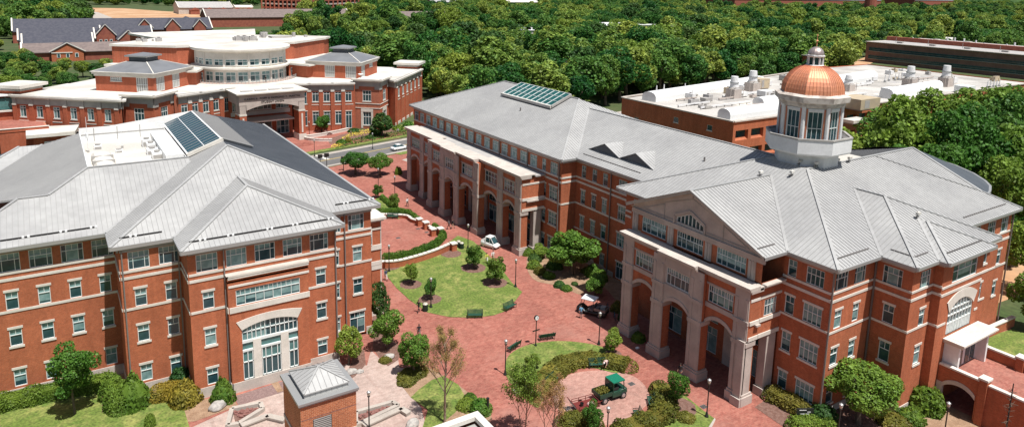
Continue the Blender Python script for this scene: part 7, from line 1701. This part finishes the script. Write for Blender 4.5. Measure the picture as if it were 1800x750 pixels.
for (px, py, hh, lab) in ((574.6, 297, 3.6, 'dark traffic signal post at the road corner'), (604, 300, 3.2, 'thin signal post left of the two round trees'), (563, 288, 2.2, 'short crossing signal post by the roof edge'), (736, 392, .1, '')):
    if not lab: continue
    x, y = at(px, py); r = thing('signal_post', lab, 'signal', (x, y, 0)); q = MB(); q.tube((0, 0, 0), (0, 0, hh), .09, .07, 'black', 8); q.build('pole', r); q = MB(); q.box(-.5, -.2, hh-.9, -.12, .2, hh, 'black'); q.box(.12, -.2, hh-.8, .5, .2, hh-.05, 'black'); q.build('signal_head', r)
def make_bench(lab):
    r = thing('park_bench', lab, 'bench', (0, 0, 0), 0, 'slatted benches of the plaza'); W = 1.0
    q = MB()
    for k in range(5): q.box(-W, -.28+k*.115, .43, W, -.19+k*.115, .46, 'bench_green')
    q.build('seat', r); q = MB()
    for k in range(5): q.bar((-W, .27+k*.035, .52+k*.1), (W, .27+k*.035, .52+k*.1), .02, .075, 'bench_green')
    q.build('backrest', r)
    for x in (-W+.08, 0, W-.08):
        q = MB(); q.bar((x, -.26, 0), (x, -.24, .44), .05, .05, 'black'); q.bar((x, .22, 0), (x, .42, .98), .05, .05, 'black'); q.bar((x, -.28, .42), (x, .28, .42), .05, .04, 'black')
        if x: q.bar((x, -.3, .66), (x, .3, .66), .07, .03, 'black'); q.bar((x, -.27, .44), (x, -.29, .66), .04, .04, 'black')
        q.build('leg', r)
    return r
b0 = make_bench('green slatted bench at the front edge of the bright lawn'); x, y = at(835, 558); b0.location = (x, y, 0); b0.rotation_euler = (0, 0, math.radians(-30))
for (px, py, a, lab) in ((896.5, 543, 15, 'dark bench at the right edge of the bright lawn'), (961, 596, 165, 'dark bench facing the paving above the crescent lawn'), (903, 613, 200, 'dark tilted bench at the upper left edge of the crescent lawn'), (1050, 645, -25, 'green bench beside the bending person'), (971, 674, 25, 'green bench turned sideways inside the curved hedge'), (1144, 712, 235, 'dark bench half hidden by the right hedge'), (1122, 737, 245, 'dark bench back along the right rim of the circle'), (690, 384, -30, 'dark bench on the upper brick terrace')):
    x, y = at(px, py); copy_thing(b0, (x, y, 0), math.radians(a), lab)
b0['group'] = 'slatted benches of the plaza'
def make_bin(lab):
    r = thing('trash_bin', lab, 'trash bin', (0, 0, 0), 0, 'round slatted trash bins'); q = MB(); q.lathe([(.3, 0), (.33, .9), (.3, .95)], 'black', 16)
    for k in range(16): a = k*PI/8; q.box(.33*math.cos(a)-.02, .33*math.sin(a)-.02, .05, .33*math.cos(a)+.02, .33*math.sin(a)+.02, .9, 'green_dark')
    q.build('drum', r); q = MB(); q.lathe([(.34, .93), (.34, .98), (.2, 1.12), (.12, 1.13), (.12, 1.0)], 'lens', 16); q.build('lid', r); return r
t0 = make_bin('round dark bin with pale lid beside the walking person'); x, y = at(747.5, 546); t0.location = (x, y, 0)
for (px, py, lab) in ((806, 434, 'left one of two round bins near the white cart'), (811.5, 437, 'right one of two round bins near the white cart')):
    x, y = at(px, py); copy_thing(t0, (x, y, 0), 0, lab)
x, y = at(1413, 742); r = thing('building_sign', 'small dark sign with white lettering by the hedge', 'sign', (x, y, 0), math.radians(-30)); q = MB(); q.box(-.85, -.06, .9, .85, .06, 1.55, 'black'); q.build('panel', r)
for s_ in (-.7, .7): q = MB(); q.box(s_-.05, -.05, 0, s_+.05, .05, .9, 'black'); q.build('leg', r)
q = MB()
for k, (a, b) in enumerate(((-.6, .1), (.2, .55), (-.5, .4))): q.box(a, -.075, 1.36-k*.2, b, -.061, 1.42-k*.2, 'white')
q.build('lettering', r)
x, y = at(1770, 745, 2); r = thing('weathervane_post', 'dark ornate bare branched post at the bottom right edge', 'post', (x, y, 0)); q = MB(); q.tube((0, 0, 0), (0, 0, 6.2), .09, .05, 'black', 8); q.build('pole', r); q = MB(); rr = random.Random(2)
for k in range(46): z_ = rr.uniform(2.0, 5.6); a = rr.uniform(0, 6.28); L = rr.uniform(.2, .8)*(1 if z_ < 4.8 else .6); q.tube((0, 0, z_), (L*math.cos(a), L*math.sin(a), z_+rr.uniform(-.2, .35)), .03, .012, 'bark', 4)
q.build('branches', r)
# ------------------------------------------------------------------ vehicles
def wheel(q_, x, y, r, w_, root):
    q = MB(); q.tube((x, y-w_/2, r), (x, y+w_/2, r), r, r, 'rubber', 18); o = q.build('wheel', root)
    k = MB(); s_ = 1 if y > 0 else -1; k.tube((x, y+s_*w_/2, r), (x, y+s_*(w_/2+.015), r), r*.6, r*.55, 'chrome', 14); h = k.build('rim'); h.parent = o
def loft(q, secs, m):
    "secs: list of (x, [(y,z)...]) cross-sections with equal counts"
    n = len(secs[0][1]); vs = []; fs = []
    for x, s_ in secs: vs += [(x, a, b) for a, b in s_]
    for k in range(len(secs)-1):
        for i in range(n): fs.append((k*n+i, k*n+(i+1) % n, (k+1)*n+(i+1) % n, (k+1)*n+i))
    fs.append(tuple(range(n))[::-1]); fs.append(tuple(range((len(secs)-1)*n, len(secs)*n))); q.raw(vs, fs, m)
def sec(w_, z0, z1, tw=None): tw = tw or w_; return [(-w_/2, z0+.08), (-w_/2+.08, z0), (w_/2-.08, z0), (w_/2, z0+.08), (w_/2, (z0+z1)/2), (tw/2-.04, z1-.06), (tw/2-.14, z1), (-tw/2+.14, z1), (-tw/2+.04, z1-.06), (-w_/2, (z0+z1)/2)]
def sedan(px, py, rz, lab):
    x, y = at(px, py); r = thing('parked_car', lab, 'car', (x, y, .03), rz); q = MB()
    loft(q, [(-2.3, sec(1.45, .38, .78)), (-2.2, sec(1.66, .3, .86)), (-1.4, sec(1.76, .25, .93)), (0, sec(1.78, .22, .92)), (1.2, sec(1.76, .24, .86)), (2.0, sec(1.68, .28, .76)), (2.3, sec(1.4, .36, .62))], 'car_white'); q.build('body', r, True)
    q = MB(); loft(q, [(-1.75, sec(1.5, .86, .95, 1.44)), (-1.1, sec(1.58, .86, 1.38, 1.2)), (.1, sec(1.6, .86, 1.42, 1.22)), (1.05, sec(1.56, .84, .93, 1.5))], 'glass'); q.build('windows', r)
    q = MB(); q.box(-1.05, -.6, 1.36, .15, .6, 1.435, 'car_white')
    for x_ in (-.5,): 
        for s_ in (-1, 1): q.bar((x_, s_*.79, .9), (x_, s_*.62, 1.4), .09, .03, 'car_white')
    q.build('roof', r)
    for s_ in (-1, 1):
        for x_ in (-1.35, 1.35): wheel(q, x_, s_*.78, .32, .2, r)
        k = MB(); k.box(2.12, s_*.62-.17, .55, 2.27, s_*.62+.17, .68, 'lens'); k.build('headlight', r); k = MB(); k.box(-2.3, s_*.6-.17, .62, -2.2, s_*.6+.17, .76, 'red_paint'); k.build('tail_light', r)
sedan(702, 263, math.atan2(.25, 1), 'white sedan driving on the two lane road')
def minivan(px, py, rz):
    x, y = at(px, py); r = thing('utility_cart', 'small white enclosed electric cart beside the arcade', 'cart', (x, y, 0), rz); q = MB()
    loft(q, [(-1.5, sec(1.3, .3, .95)), (-1.4, sec(1.42, .25, 1.05)), (0, sec(1.46, .22, 1.0)), (.9, sec(1.42, .24, .92)), (1.55, sec(1.2, .3, .62))], 'car_white'); q.build('body', r, True)
    q = MB(); loft(q, [(-.55, sec(1.36, .95, 1.72, 1.2)), (.35, sec(1.36, .95, 1.76, 1.2)), (1.05, sec(1.34, .88, .98, 1.3))], 'glass'); q.build('windows', r)
    q = MB(); q.box(-.6, -.62, 1.72, .42, .62, 1.82, 'car_white')
    for s_ in (-1, 1):
        q.bar((-.5, s_*.7, .95), (-.5, s_*.6, 1.75), .14, .06, 'car_white'); q.bar((.3, s_*.7, .95), (.3, s_*.6, 1.75), .07, .04, 'car_white'); q.bar((1.1, s_*.66, .9), (.42, s_*.58, 1.78), .07, .05, 'car_white')
    q.build('cab', r); q = MB(); q.box(-1.45, -.6, 1.0, -.6, .6, 1.12, 'car_white'); q.box(-1.4, -.55, 1.12, -.65, .55, 1.14, 'stone_grey'); q.build('cargo_bed', r)
    for s_ in (-1, 1):
        for x_ in (-.95, 1.0): wheel(q, x_, s_*.62, .28, .18, r)
        k = MB(); k.box(1.42, s_*.4-.12, .52, 1.53, s_*.4+.12, .64, 'lens'); k.build('headlight', r)
minivan(862, 434, math.radians(-68))
def golfcart(px, py, rz):
    x, y = at(px, py); r = thing('golf_cart', 'open dark golf cart with pale roof and cargo bed parked by the beds', 'golf cart', (x, y, 0), rz); q = MB()
    loft(q, [(-1.7, sec(1.2, .3, .75)), (-.3, sec(1.24, .28, .6)), (.6, sec(1.24, .26, .5)), (1.2, sec(1.2, .28, .85)), (1.6, sec(1.0, .34, .7))], 'black'); q.build('body', r)
    q = MB(); q.box(-.5, -.62, 1.78, 1.05, .62, 1.88, 'white'); q.build('roof', r); q = MB()
    for s_ in (-1, 1): q.bar((-.35, s_*.58, .7), (-.35, s_*.58, 1.8), .05, .05, 'black'); q.bar((1.2, s_*.58, .8), (.95, s_*.58, 1.8), .05, .05, 'black')
    q.build('roof_posts', r); q = MB(); q.box(-.35, -.55, .6, .25, .55, .82, 'cloth_grey'); q.box(-.4, -.55, .8, -.28, .55, 1.25, 'cloth_grey'); q.build('seat', r)
    q = MB(); q.box(-1.75, -.6, .75, -.45, .6, .8, 'pipe'); q.box(-1.75, -.6, .8, -1.7, .6, 1.05, 'pipe'); q.box(-1.7, -.6, .8, -.45, -.56, 1.05, 'pipe'); q.box(-1.7, .56, .8, -.45, .6, 1.05, 'pipe'); q.box(-1.5, -.4, .8, -1.0, .1, 1.15, 'stone_grey'); q.box(-.9, -.3, .8, -.55, .4, 1.05, 'cloth_grey'); q.build('cargo_bed', r)
    for s_ in (-1, 1):
        for x_ in (-1.1, 1.1): wheel(q, x_, s_*.55, .25, .18, r)
golfcart(1040, 551, math.radians(118)); bpy.data.objects['golf_cart'].scale = (1.2, 1.2, 1.15)
# green utility vehicle and its trailer
x, y = at(1066, 700); RZ = math.radians(150+0); r = thing('utility_vehicle', 'green utility vehicle with cab and plant cuttings in its bed', 'utility vehicle', (x, y, 0), math.radians(-3)); q = MB()
loft(q, [(.2, sec(1.5, .35, 1.0)), (1.2, sec(1.5, .32, .95)), (1.9, sec(1.45, .34, 1.05)), (2.2, sec(1.2, .4, .9))], 'green_dark'); q.build('body', r); q = MB(); q.box(.25, -.72, 1.95, 1.75, .72, 2.05, 'green_paint'); q.build('roof', r)
q = MB(); q.box(.25, -.7, .95, .3, .7, 1.95, 'green_dark'); q.box(.3, .66, .95, 1.6, .7, 1.95, 'green_dark'); q.bar((1.7, -.68, .95), (1.6, -.68, 1.95), .07, .07, 'green_dark'); q.bar((1.7, .68, .95), (1.6, .68, 1.95), .07, .07, 'green_dark'); q.bar((.3, -.68, .95), (.3, -.68, 1.95), .08, .08, 'green_dark'); q.box(.25, -.7, .93, 1.72, .7, .955, 'green_dark'); q.build('cab', r)
q = MB(); q.box(.245, -.5, 1.2, .25, .5, 1.8, 'glass'); q.box(.5, -.55, .95, 1.1, .55, 1.3, 'black'); q.build('rear_window', r)
q = MB(); q.box(-1.35, -.75, .7, .15, .75, .78, 'green_dark'); q.box(-1.4, -.75, .78, -1.35, .75, 1.15, 'green_dark'); q.box(-1.35, -.75, .78, .15, -.7, 1.15, 'green_dark'); q.box(-1.35, .7, .78, .15, .75, 1.15, 'green_dark'); q.build('cargo_bed', r)
rg = np.random.default_rng(2); C = np.column_stack([rg.uniform(-1.25, .05, 500), rg.uniform(-.6, .6, 500), rg.uniform(.85, 1.3, 500)]); D = rg.normal(size=C.shape); D /= np.linalg.norm(D, axis=1)[:, None]
k = bpy.data.objects.new('cuttings', quads_mesh('cuttings', C, D, np.full(500, .09), 'leaf_olive', rg)); COL.objects.link(k); tag(k, 'heap of olive green cuttings in the bed of the green vehicle', 'cuttings', kind='stuff'); k.location = (x, y, 0); k.rotation_euler = (0, 0, math.radians(-3))
for s_ in (-1, 1):
    for x_ in (-.75, 1.6): wheel(q, x_, s_*.68, .36, .25, r)
x, y = at(1036, 716); r = thing('utility_trailer', 'small dark red mesh trailer loaded with tools behind the green vehicle', 'trailer', (x-.5, y, 0), math.radians(-8)); q = MB(); q.box(-1.2, -.75, .45, 1.2, .75, .52, 'red_paint'); q.bar((1.2, 0, .48), (2.1, 0, .48), .1, .08, 'red_paint'); q.build('deck', r)
q = MB()
for z_ in (.7, .95): 
    for a, b in (((-1.2, -.75), (1.2, -.75)), ((-1.2, .75), (1.2, .75)), ((1.2, -.75), (1.2, .75))): q.bar((*a, z_), (*b, z_), .05, .04, 'red_paint')
for xx in (-1.2, -.4, .4, 1.2):
    for yy2 in (-.75, .75): q.bar((xx, yy2, .5), (xx, yy2, .98), .05, .05, 'red_paint')
q.build('rail', r); q = MB()
for k in range(7): q.bar((-1.25-.0, -.7+k*.23, .5), (-1.75, -.7+k*.23, 1.35), .03, .03, 'pipe')
q.bar((-1.25, -.75, .5), (-1.75, -.75, 1.35), .05, .05, 'red_paint'); q.bar((-1.25, .75, .5), (-1.75, .75, 1.35), .05, .05, 'red_paint'); q.bar((-1.75, -.75, 1.35), (-1.75, .75, 1.35), .05, .05, 'red_paint'); q.build('ramp', r)
for s_ in (-1, 1): wheel(q, -.1, s_*.88, .27, .16, r)
for k_, (nm, lab, bx, m) in enumerate((('tool_box', 'pale sack lying on the trailer', (.2, -.3, .52, .9, .2, .85), 'cloth_pink'), ('bucket', 'black bucket on the trailer', (-.7, .0, .52, -.35, .4, .9), 'black'))):
    q = MB()
    if nm == 'bucket': q.lathe([(.15, 0), (.19, .36), (.17, .36), (.13, .04)], m, 14)
    else: loft(q, [(-.38, sec(.3, .05, .2)), (-.3, sec(.46, 0, .3)), (.1, sec(.5, 0, .34)), (.3, sec(.44, 0, .28)), (.38, sec(.28, .05, .18))], m)
    o = q.build(nm); o.location = (x-.5+bx[0]+.2, y+bx[1], .52); tag(o, lab, nm.replace('_', ' '))
# ------------------------------------------------------------------ people
def person(px, py, rz, pose, top, legs, lab, skin='skin', hat=None, hs=1.0, z0=0.0, xy=None, hairm='hair'):
    x, y = xy or at(px, py); V = {}; E = []
    def P(n, p, r, parent=None): V[n] = (p, r); (E.append((parent, n)) if parent else None)
    if pose in ('walk', 'stand'):
        st = .26 if pose == 'walk' else .04
        P('pelvis', (0, 0, .95), (.15, .11)); P('waist', (0, 0, 1.08), (.135, .1), 'pelvis'); P('chest', (.02, 0, 1.3), (.17, .12), 'waist'); P('neckb', (.02, 0, 1.46), (.08, .07), 'chest'); P('neck', (.03, 0, 1.53), (.052, .052), 'neckb'); P('head', (.05, 0, 1.61), (.085, .075), 'neck'); P('crown_', (.05, 0, 1.71), (.075, .07), 'head')
        for s_, ph in ((1, 1), (-1, -1)):
            k = '%d' % s_; P('hip'+k, (.0, s_*.1, .9), (.1, .095), 'pelvis'); P('knee'+k, (ph*st*.6+.03, s_*.1, .5), (.062, .062), 'hip'+k); P('ank'+k, (ph*st*1.1-.04 if ph < 0 else ph*st*1.1, s_*.1, .1), (.042, .042), 'knee'+k); P('toe'+k, (ph*st*1.1+.12, s_*.11, .045), (.04, .035), 'ank'+k)
            P('sh'+k, (.02, s_*.19, 1.42), (.062, .06), 'chest'); P('elb'+k, (-ph*st*.5, s_*.25, 1.16), (.042, .042), 'sh'+k); P('wri'+k, (-ph*st*.8+.1, s_*.24, .94), (.03, .028), 'elb'+k); P('palm'+k, (-ph*st*.85+.14, s_*.235, .87), (.036, .022), 'wri'+k)
            b = V['palm'+k][0]
            for j, (dy, L) in enumerate(((-.027, .07), (-.009, .085), (.009, .08), (.027, .065))): P('f%d%s' % (j, k), (b[0]+.03, b[1]+dy, b[2]-L), (.009, .009), 'palm'+k)
            P('th'+k, (b[0]+.055, b[1]-s_*.02, b[2]-.02), (.011, .011), 'palm'+k)
    elif pose == 'bend':
        P('pelvis', (-.12, 0, .95), (.15, .12)); P('waist', (.0, 0, 1.02), (.135, .11), 'pelvis'); P('chest', (.24, 0, 1.08), (.17, .13), 'waist'); P('neckb', (.4, 0, 1.09), (.08, .07), 'chest'); P('neck', (.46, 0, 1.07), (.052, .052), 'neckb'); P('head', (.54, 0, 1.03), (.085, .075), 'neck'); P('crown_', (.62, 0, .99), (.075, .07), 'head')
        for s_ in (1, -1):
            k = '%d' % s_; P('hip'+k, (-.12, s_*.1, .9), (.1, .095), 'pelvis'); P('knee'+k, (-.02, s_*.12, .5), (.062, .062), 'hip'+k); P('ank'+k, (-.08, s_*.12, .1), (.042, .042), 'knee'+k); P('toe'+k, (.08, s_*.13, .045), (.04, .035), 'ank'+k)
            P('sh'+k, (.33, s_*.19, 1.05), (.062, .06), 'chest'); P('elb'+k, (.4, s_*.22, .8), (.042, .042), 'sh'+k); P('wri'+k, (.5, s_*.16, .6), (.03, .028), 'elb'+k); P('palm'+k, (.53, s_*.15, .53), (.036, .022), 'wri'+k)
            b = V['palm'+k][0]
            for j, (dy, L) in enumerate(((-.027, .07), (-.009, .085), (.009, .08), (.027, .065))): P('f%d%s' % (j, k), (b[0]+.03, b[1]+dy, b[2]-L), (.009, .009), 'palm'+k)
            P('th'+k, (b[0]+.055, b[1]-s_*.02, b[2]-.02), (.011, .011), 'palm'+k)
    else:  # seated
        P('pelvis', (0, 0, .55), (.15, .13)); P('waist', (0, 0, .7), (.135, .1), 'pelvis'); P('chest', (.02, 0, .92), (.17, .12), 'waist'); P('neckb', (.04, 0, 1.08), (.08, .07), 'chest'); P('neck', (.05, 0, 1.15), (.052, .052), 'neckb'); P('head', (.08, 0, 1.23), (.085, .075), 'neck'); P('crown_', (.08, 0, 1.33), (.075, .07), 'head')
        for s_ in (1, -1):
            k = '%d' % s_; P('hip'+k, (.06, s_*.1, .53), (.1, .095), 'pelvis'); P('knee'+k, (.46, s_*.13, .52), (.062, .062), 'hip'+k); P('ank'+k, (.48, s_*.13, .1), (.042, .042), 'knee'+k); P('toe'+k, (.62, s_*.14, .045), (.04, .035), 'ank'+k)
            P('sh'+k, (.03, s_*.19, 1.04), (.062, .06), 'chest'); P('elb'+k, (.12, s_*.24, .8), (.042, .042), 'sh'+k); P('wri'+k, (.33, s_*.16, .68), (.03, .028), 'elb'+k); P('palm'+k, (.4, s_*.14, .65), (.036, .022), 'wri'+k)
            b = V['palm'+k][0]
            for j, (dy, L) in enumerate(((-.027, .07), (-.009, .085), (.009, .08), (.027, .065))): P('f%d%s' % (j, k), (b[0]+L, b[1]+dy, b[2]-.02), (.009, .009), 'palm'+k)
            P('th'+k, (b[0]+.03, b[1]-s_*.05, b[2]), (.011, .011), 'palm'+k)
    ks = list(V); me = bpy.data.meshes.new('body'); me.from_pydata([V[k][0] for k in ks], [(ks.index(a), ks.index(b)) for a, b in E], [])
    o = bpy.data.objects.new('person', me); COL.objects.link(o); md = o.modifiers.new('s', 'SKIN'); md.use_smooth_shade = True
    if not me.skin_vertices:
        bm = bmesh.new(); bm.from_mesh(me); bm.verts.layers.skin.verify(); bm.to_mesh(me); bm.free()
    for i, k in enumerate(ks): me.skin_vertices[0].data[i].radius = V[k][1]
    me.skin_vertices[0].data[0].use_root = True
    o.modifiers.new('sub', 'SUBSURF').levels = 1; bpy.context.view_layer.update()
    nm = bpy.data.meshes.new_from_object(o.evaluated_get(bpy.context.evaluated_depsgraph_get())); nm.name = 'person'; o.modifiers.clear(); o.data = nm; nm.materials.clear()
    for m in (skin, top, legs, 'black'): nm.materials.append(M[m])
    J = {k: Vector(V[k][0]) for k in ks}
    grp = {k: (0 if k.startswith(('head', 'crown_', 'neck', 'wri', 'palm', 'f', 'th')) and k != 'neckb' else 3 if k.startswith(('ank', 'toe')) else 2 if k.startswith(('hip', 'knee', 'pelvis')) else 1) for k in ks}
    for p in nm.polygons:
        c = p.center; p.material_index = grp[min(ks, key=lambda k: (J[k]-c).length)]; p.use_smooth = True
    # hair or hat, nose, eyes
    hd = J['head'].lerp(J['crown_'], .55); upv = (J['crown_']-J['head']).normalized()
    bm = bmesh.new(); bmesh.ops.create_uvsphere(bm, u_segments=12, v_segments=8, radius=.1)
    for v in bm.verts: v.co.z *= 1.05
    bmesh.ops.delete(bm, geom=[v for v in bm.verts if v.co.z < -.02 and v.co.x > -.03 or v.co.z < -.07], context='VERTS'); hm = bpy.data.meshes.new('hair'); bm.to_mesh(hm); bm.free(); hm.materials.append(M[hat or hairm])
    h = bpy.data.objects.new('cap' if hat else 'hair', hm); COL.objects.link(h); h.parent = o; h.location = hd+upv*.012
    if pose == 'bend': h.rotation_euler = (0, math.radians(70), 0)
    fc_ = MB(); f = Vector((1, 0, 0)) if pose != 'bend' else Vector((-.1, 0, -1)); up_ = upv
    for s_ in (-.03, .03): e = hd+f*.083+Vector((0, s_, 0))-up_*.015; fc_.lathe([(.001, -.008), (.009, 0), (.001, .008)], 'black', 6, (0, 0)); fc_.v[-18:] = [(v[0]+e.x, v[1]+e.y, v[2]+e.z) for v in fc_.v[-18:]]
    e = hd+f*.085-up_*.04; fc_.bar(e, e+f*.03-up_*.01, .02, .03, skin); e = hd+f*.082-up_*.07; fc_.bar(e-Vector((0, .02, 0)), e+Vector((0, .02, 0)), .008, .01, 'red_paint')
    k = fc_.build('face', o)
    o.location = (x, y, z0); o.rotation_euler = (0, 0, rz); o.scale = (hs, hs, hs); tag(o, lab, 'person'); return o
R_ = math.radians
person(736.5, 593, R_(250), 'walk', 'cloth_black', 'cloth_grey', 'person in black shirt walking alone on the open paving', 'skin_dark')
person(736, 549, R_(200), 'walk', 'cloth_black', 'cloth_black', 'person in dark clothes striding beside the trash bin')
person(855.5, 463, R_(240), 'walk', 'cloth_yellow', 'cloth_white', 'left person of the pale dressed pair, in a yellow top'); person(866.5, 459, R_(240), 'walk', 'cloth_white', 'cloth_tan', 'right person of the pale dressed pair, in a white top')
person(1021, 559, R_(60), 'stand', 'cloth_blue', 'cloth_grey', 'person in light blue shirt standing beside the dark golf cart')
person(789, 403, R_(150), 'walk', 'cloth_grey', 'cloth_black', 'left person of the dark dressed pair by the arcade', 'skin_dark'); person(796, 402, R_(150), 'walk', 'cloth_black', 'cloth_tan', 'right person of the dark dressed pair by the arcade')
person(716, 363, R_(260), 'walk', 'cloth_white', 'cloth_black', 'person in white shirt and dark shorts on the far walk')
person(678.5, 493, R_(80), 'walk', 'cloth_navy', 'cloth_white', 'person in navy top beside the corner of the left building')
person(1195, 664, R_(200), 'stand', 'cloth_black', 'cloth_grey', 'person standing behind the small glossy tree in shade')
person(1066, 648, R_(200), 'bend', 'cloth_pink', 'cloth_black', 'person in a pale pink top bending over the green bench', hat='cloth_white')
person(907, 690, R_(20), 'sit', 'cloth_blue', 'cloth_navy', 'seated person with pale cap half hidden by young leaves', hat='cloth_white')
person(636, 250, R_(15), 'walk', 'cloth_black', 'cloth_black', 'person in black walking on the far pavement before the flowers'); person(699.6, 236, R_(200), 'walk', 'cloth_white', 'cloth_black', 'person in a white top on the far pavement below the union wing'); person(617, 240, R_(180), 'stand', 'cloth_tan', 'cloth_black', 'person standing among the yellow flowers')
person(0, 0, R_(200), 'stand', 'cloth_black', 'cloth_black', 'person in black on the balcony below the glazed drum', xy=ux(2, 15.6), z0=13.35)
# stool-less seat for the seated person: a low planter block
x, y = at(907, 690); q = MB(); q.box(x-.35, y-.35, 0, x+.3, y+.35, .42, 'stone'); tag(q.build('stone_block'), 'low stone block under the seated person', 'block')
# benches and racks inside the shaded arcade
for i, (px, py, lab) in enumerate(((1080, 560, 'bicycle leaning in the shade by the first portico pier'), (1068, 545, 'bicycle in the rack behind the golf carts'))):
    x, y = at(px, py); r = thing('bicycle', lab, 'bicycle', (x, y, 0), R_(60)); q = MB(); q.bar((-.35, 0, .35), (0, 0, .3), .03, .03, 'cloth_blue'); q.bar((0, 0, .3), (.3, 0, .8), .03, .03, 'cloth_blue'); q.bar((0, 0, .3), (-.12, 0, .8), .03, .03, 'cloth_blue'); q.bar((-.12, 0, .75), (.28, 0, .78), .03, .03, 'cloth_blue'); q.bar((.3, 0, .85), (.52, 0, .35), .03, .03, 'black'); q.bar((.28, -.25, .95), (.28, .25, .95), .025, .025, 'black'); q.build('frame', r)
    q = MB(); q.box(-.26, -.07, .86, -.02, .07, .91, 'black'); q.build('saddle', r)
    for x_ in (-.5, .55):
        q = MB(); n = 20
        for k in range(n): a, b = 2*PI*k/n, 2*PI*(k+1)/n; q.bar((x_+.33*math.cos(a), 0, .34+.33*math.sin(a)), (x_+.33*math.cos(b), 0, .34+.33*math.sin(b)), .035, .035, 'rubber', up=(0, 1, 0))
        q.build('wheel', r)
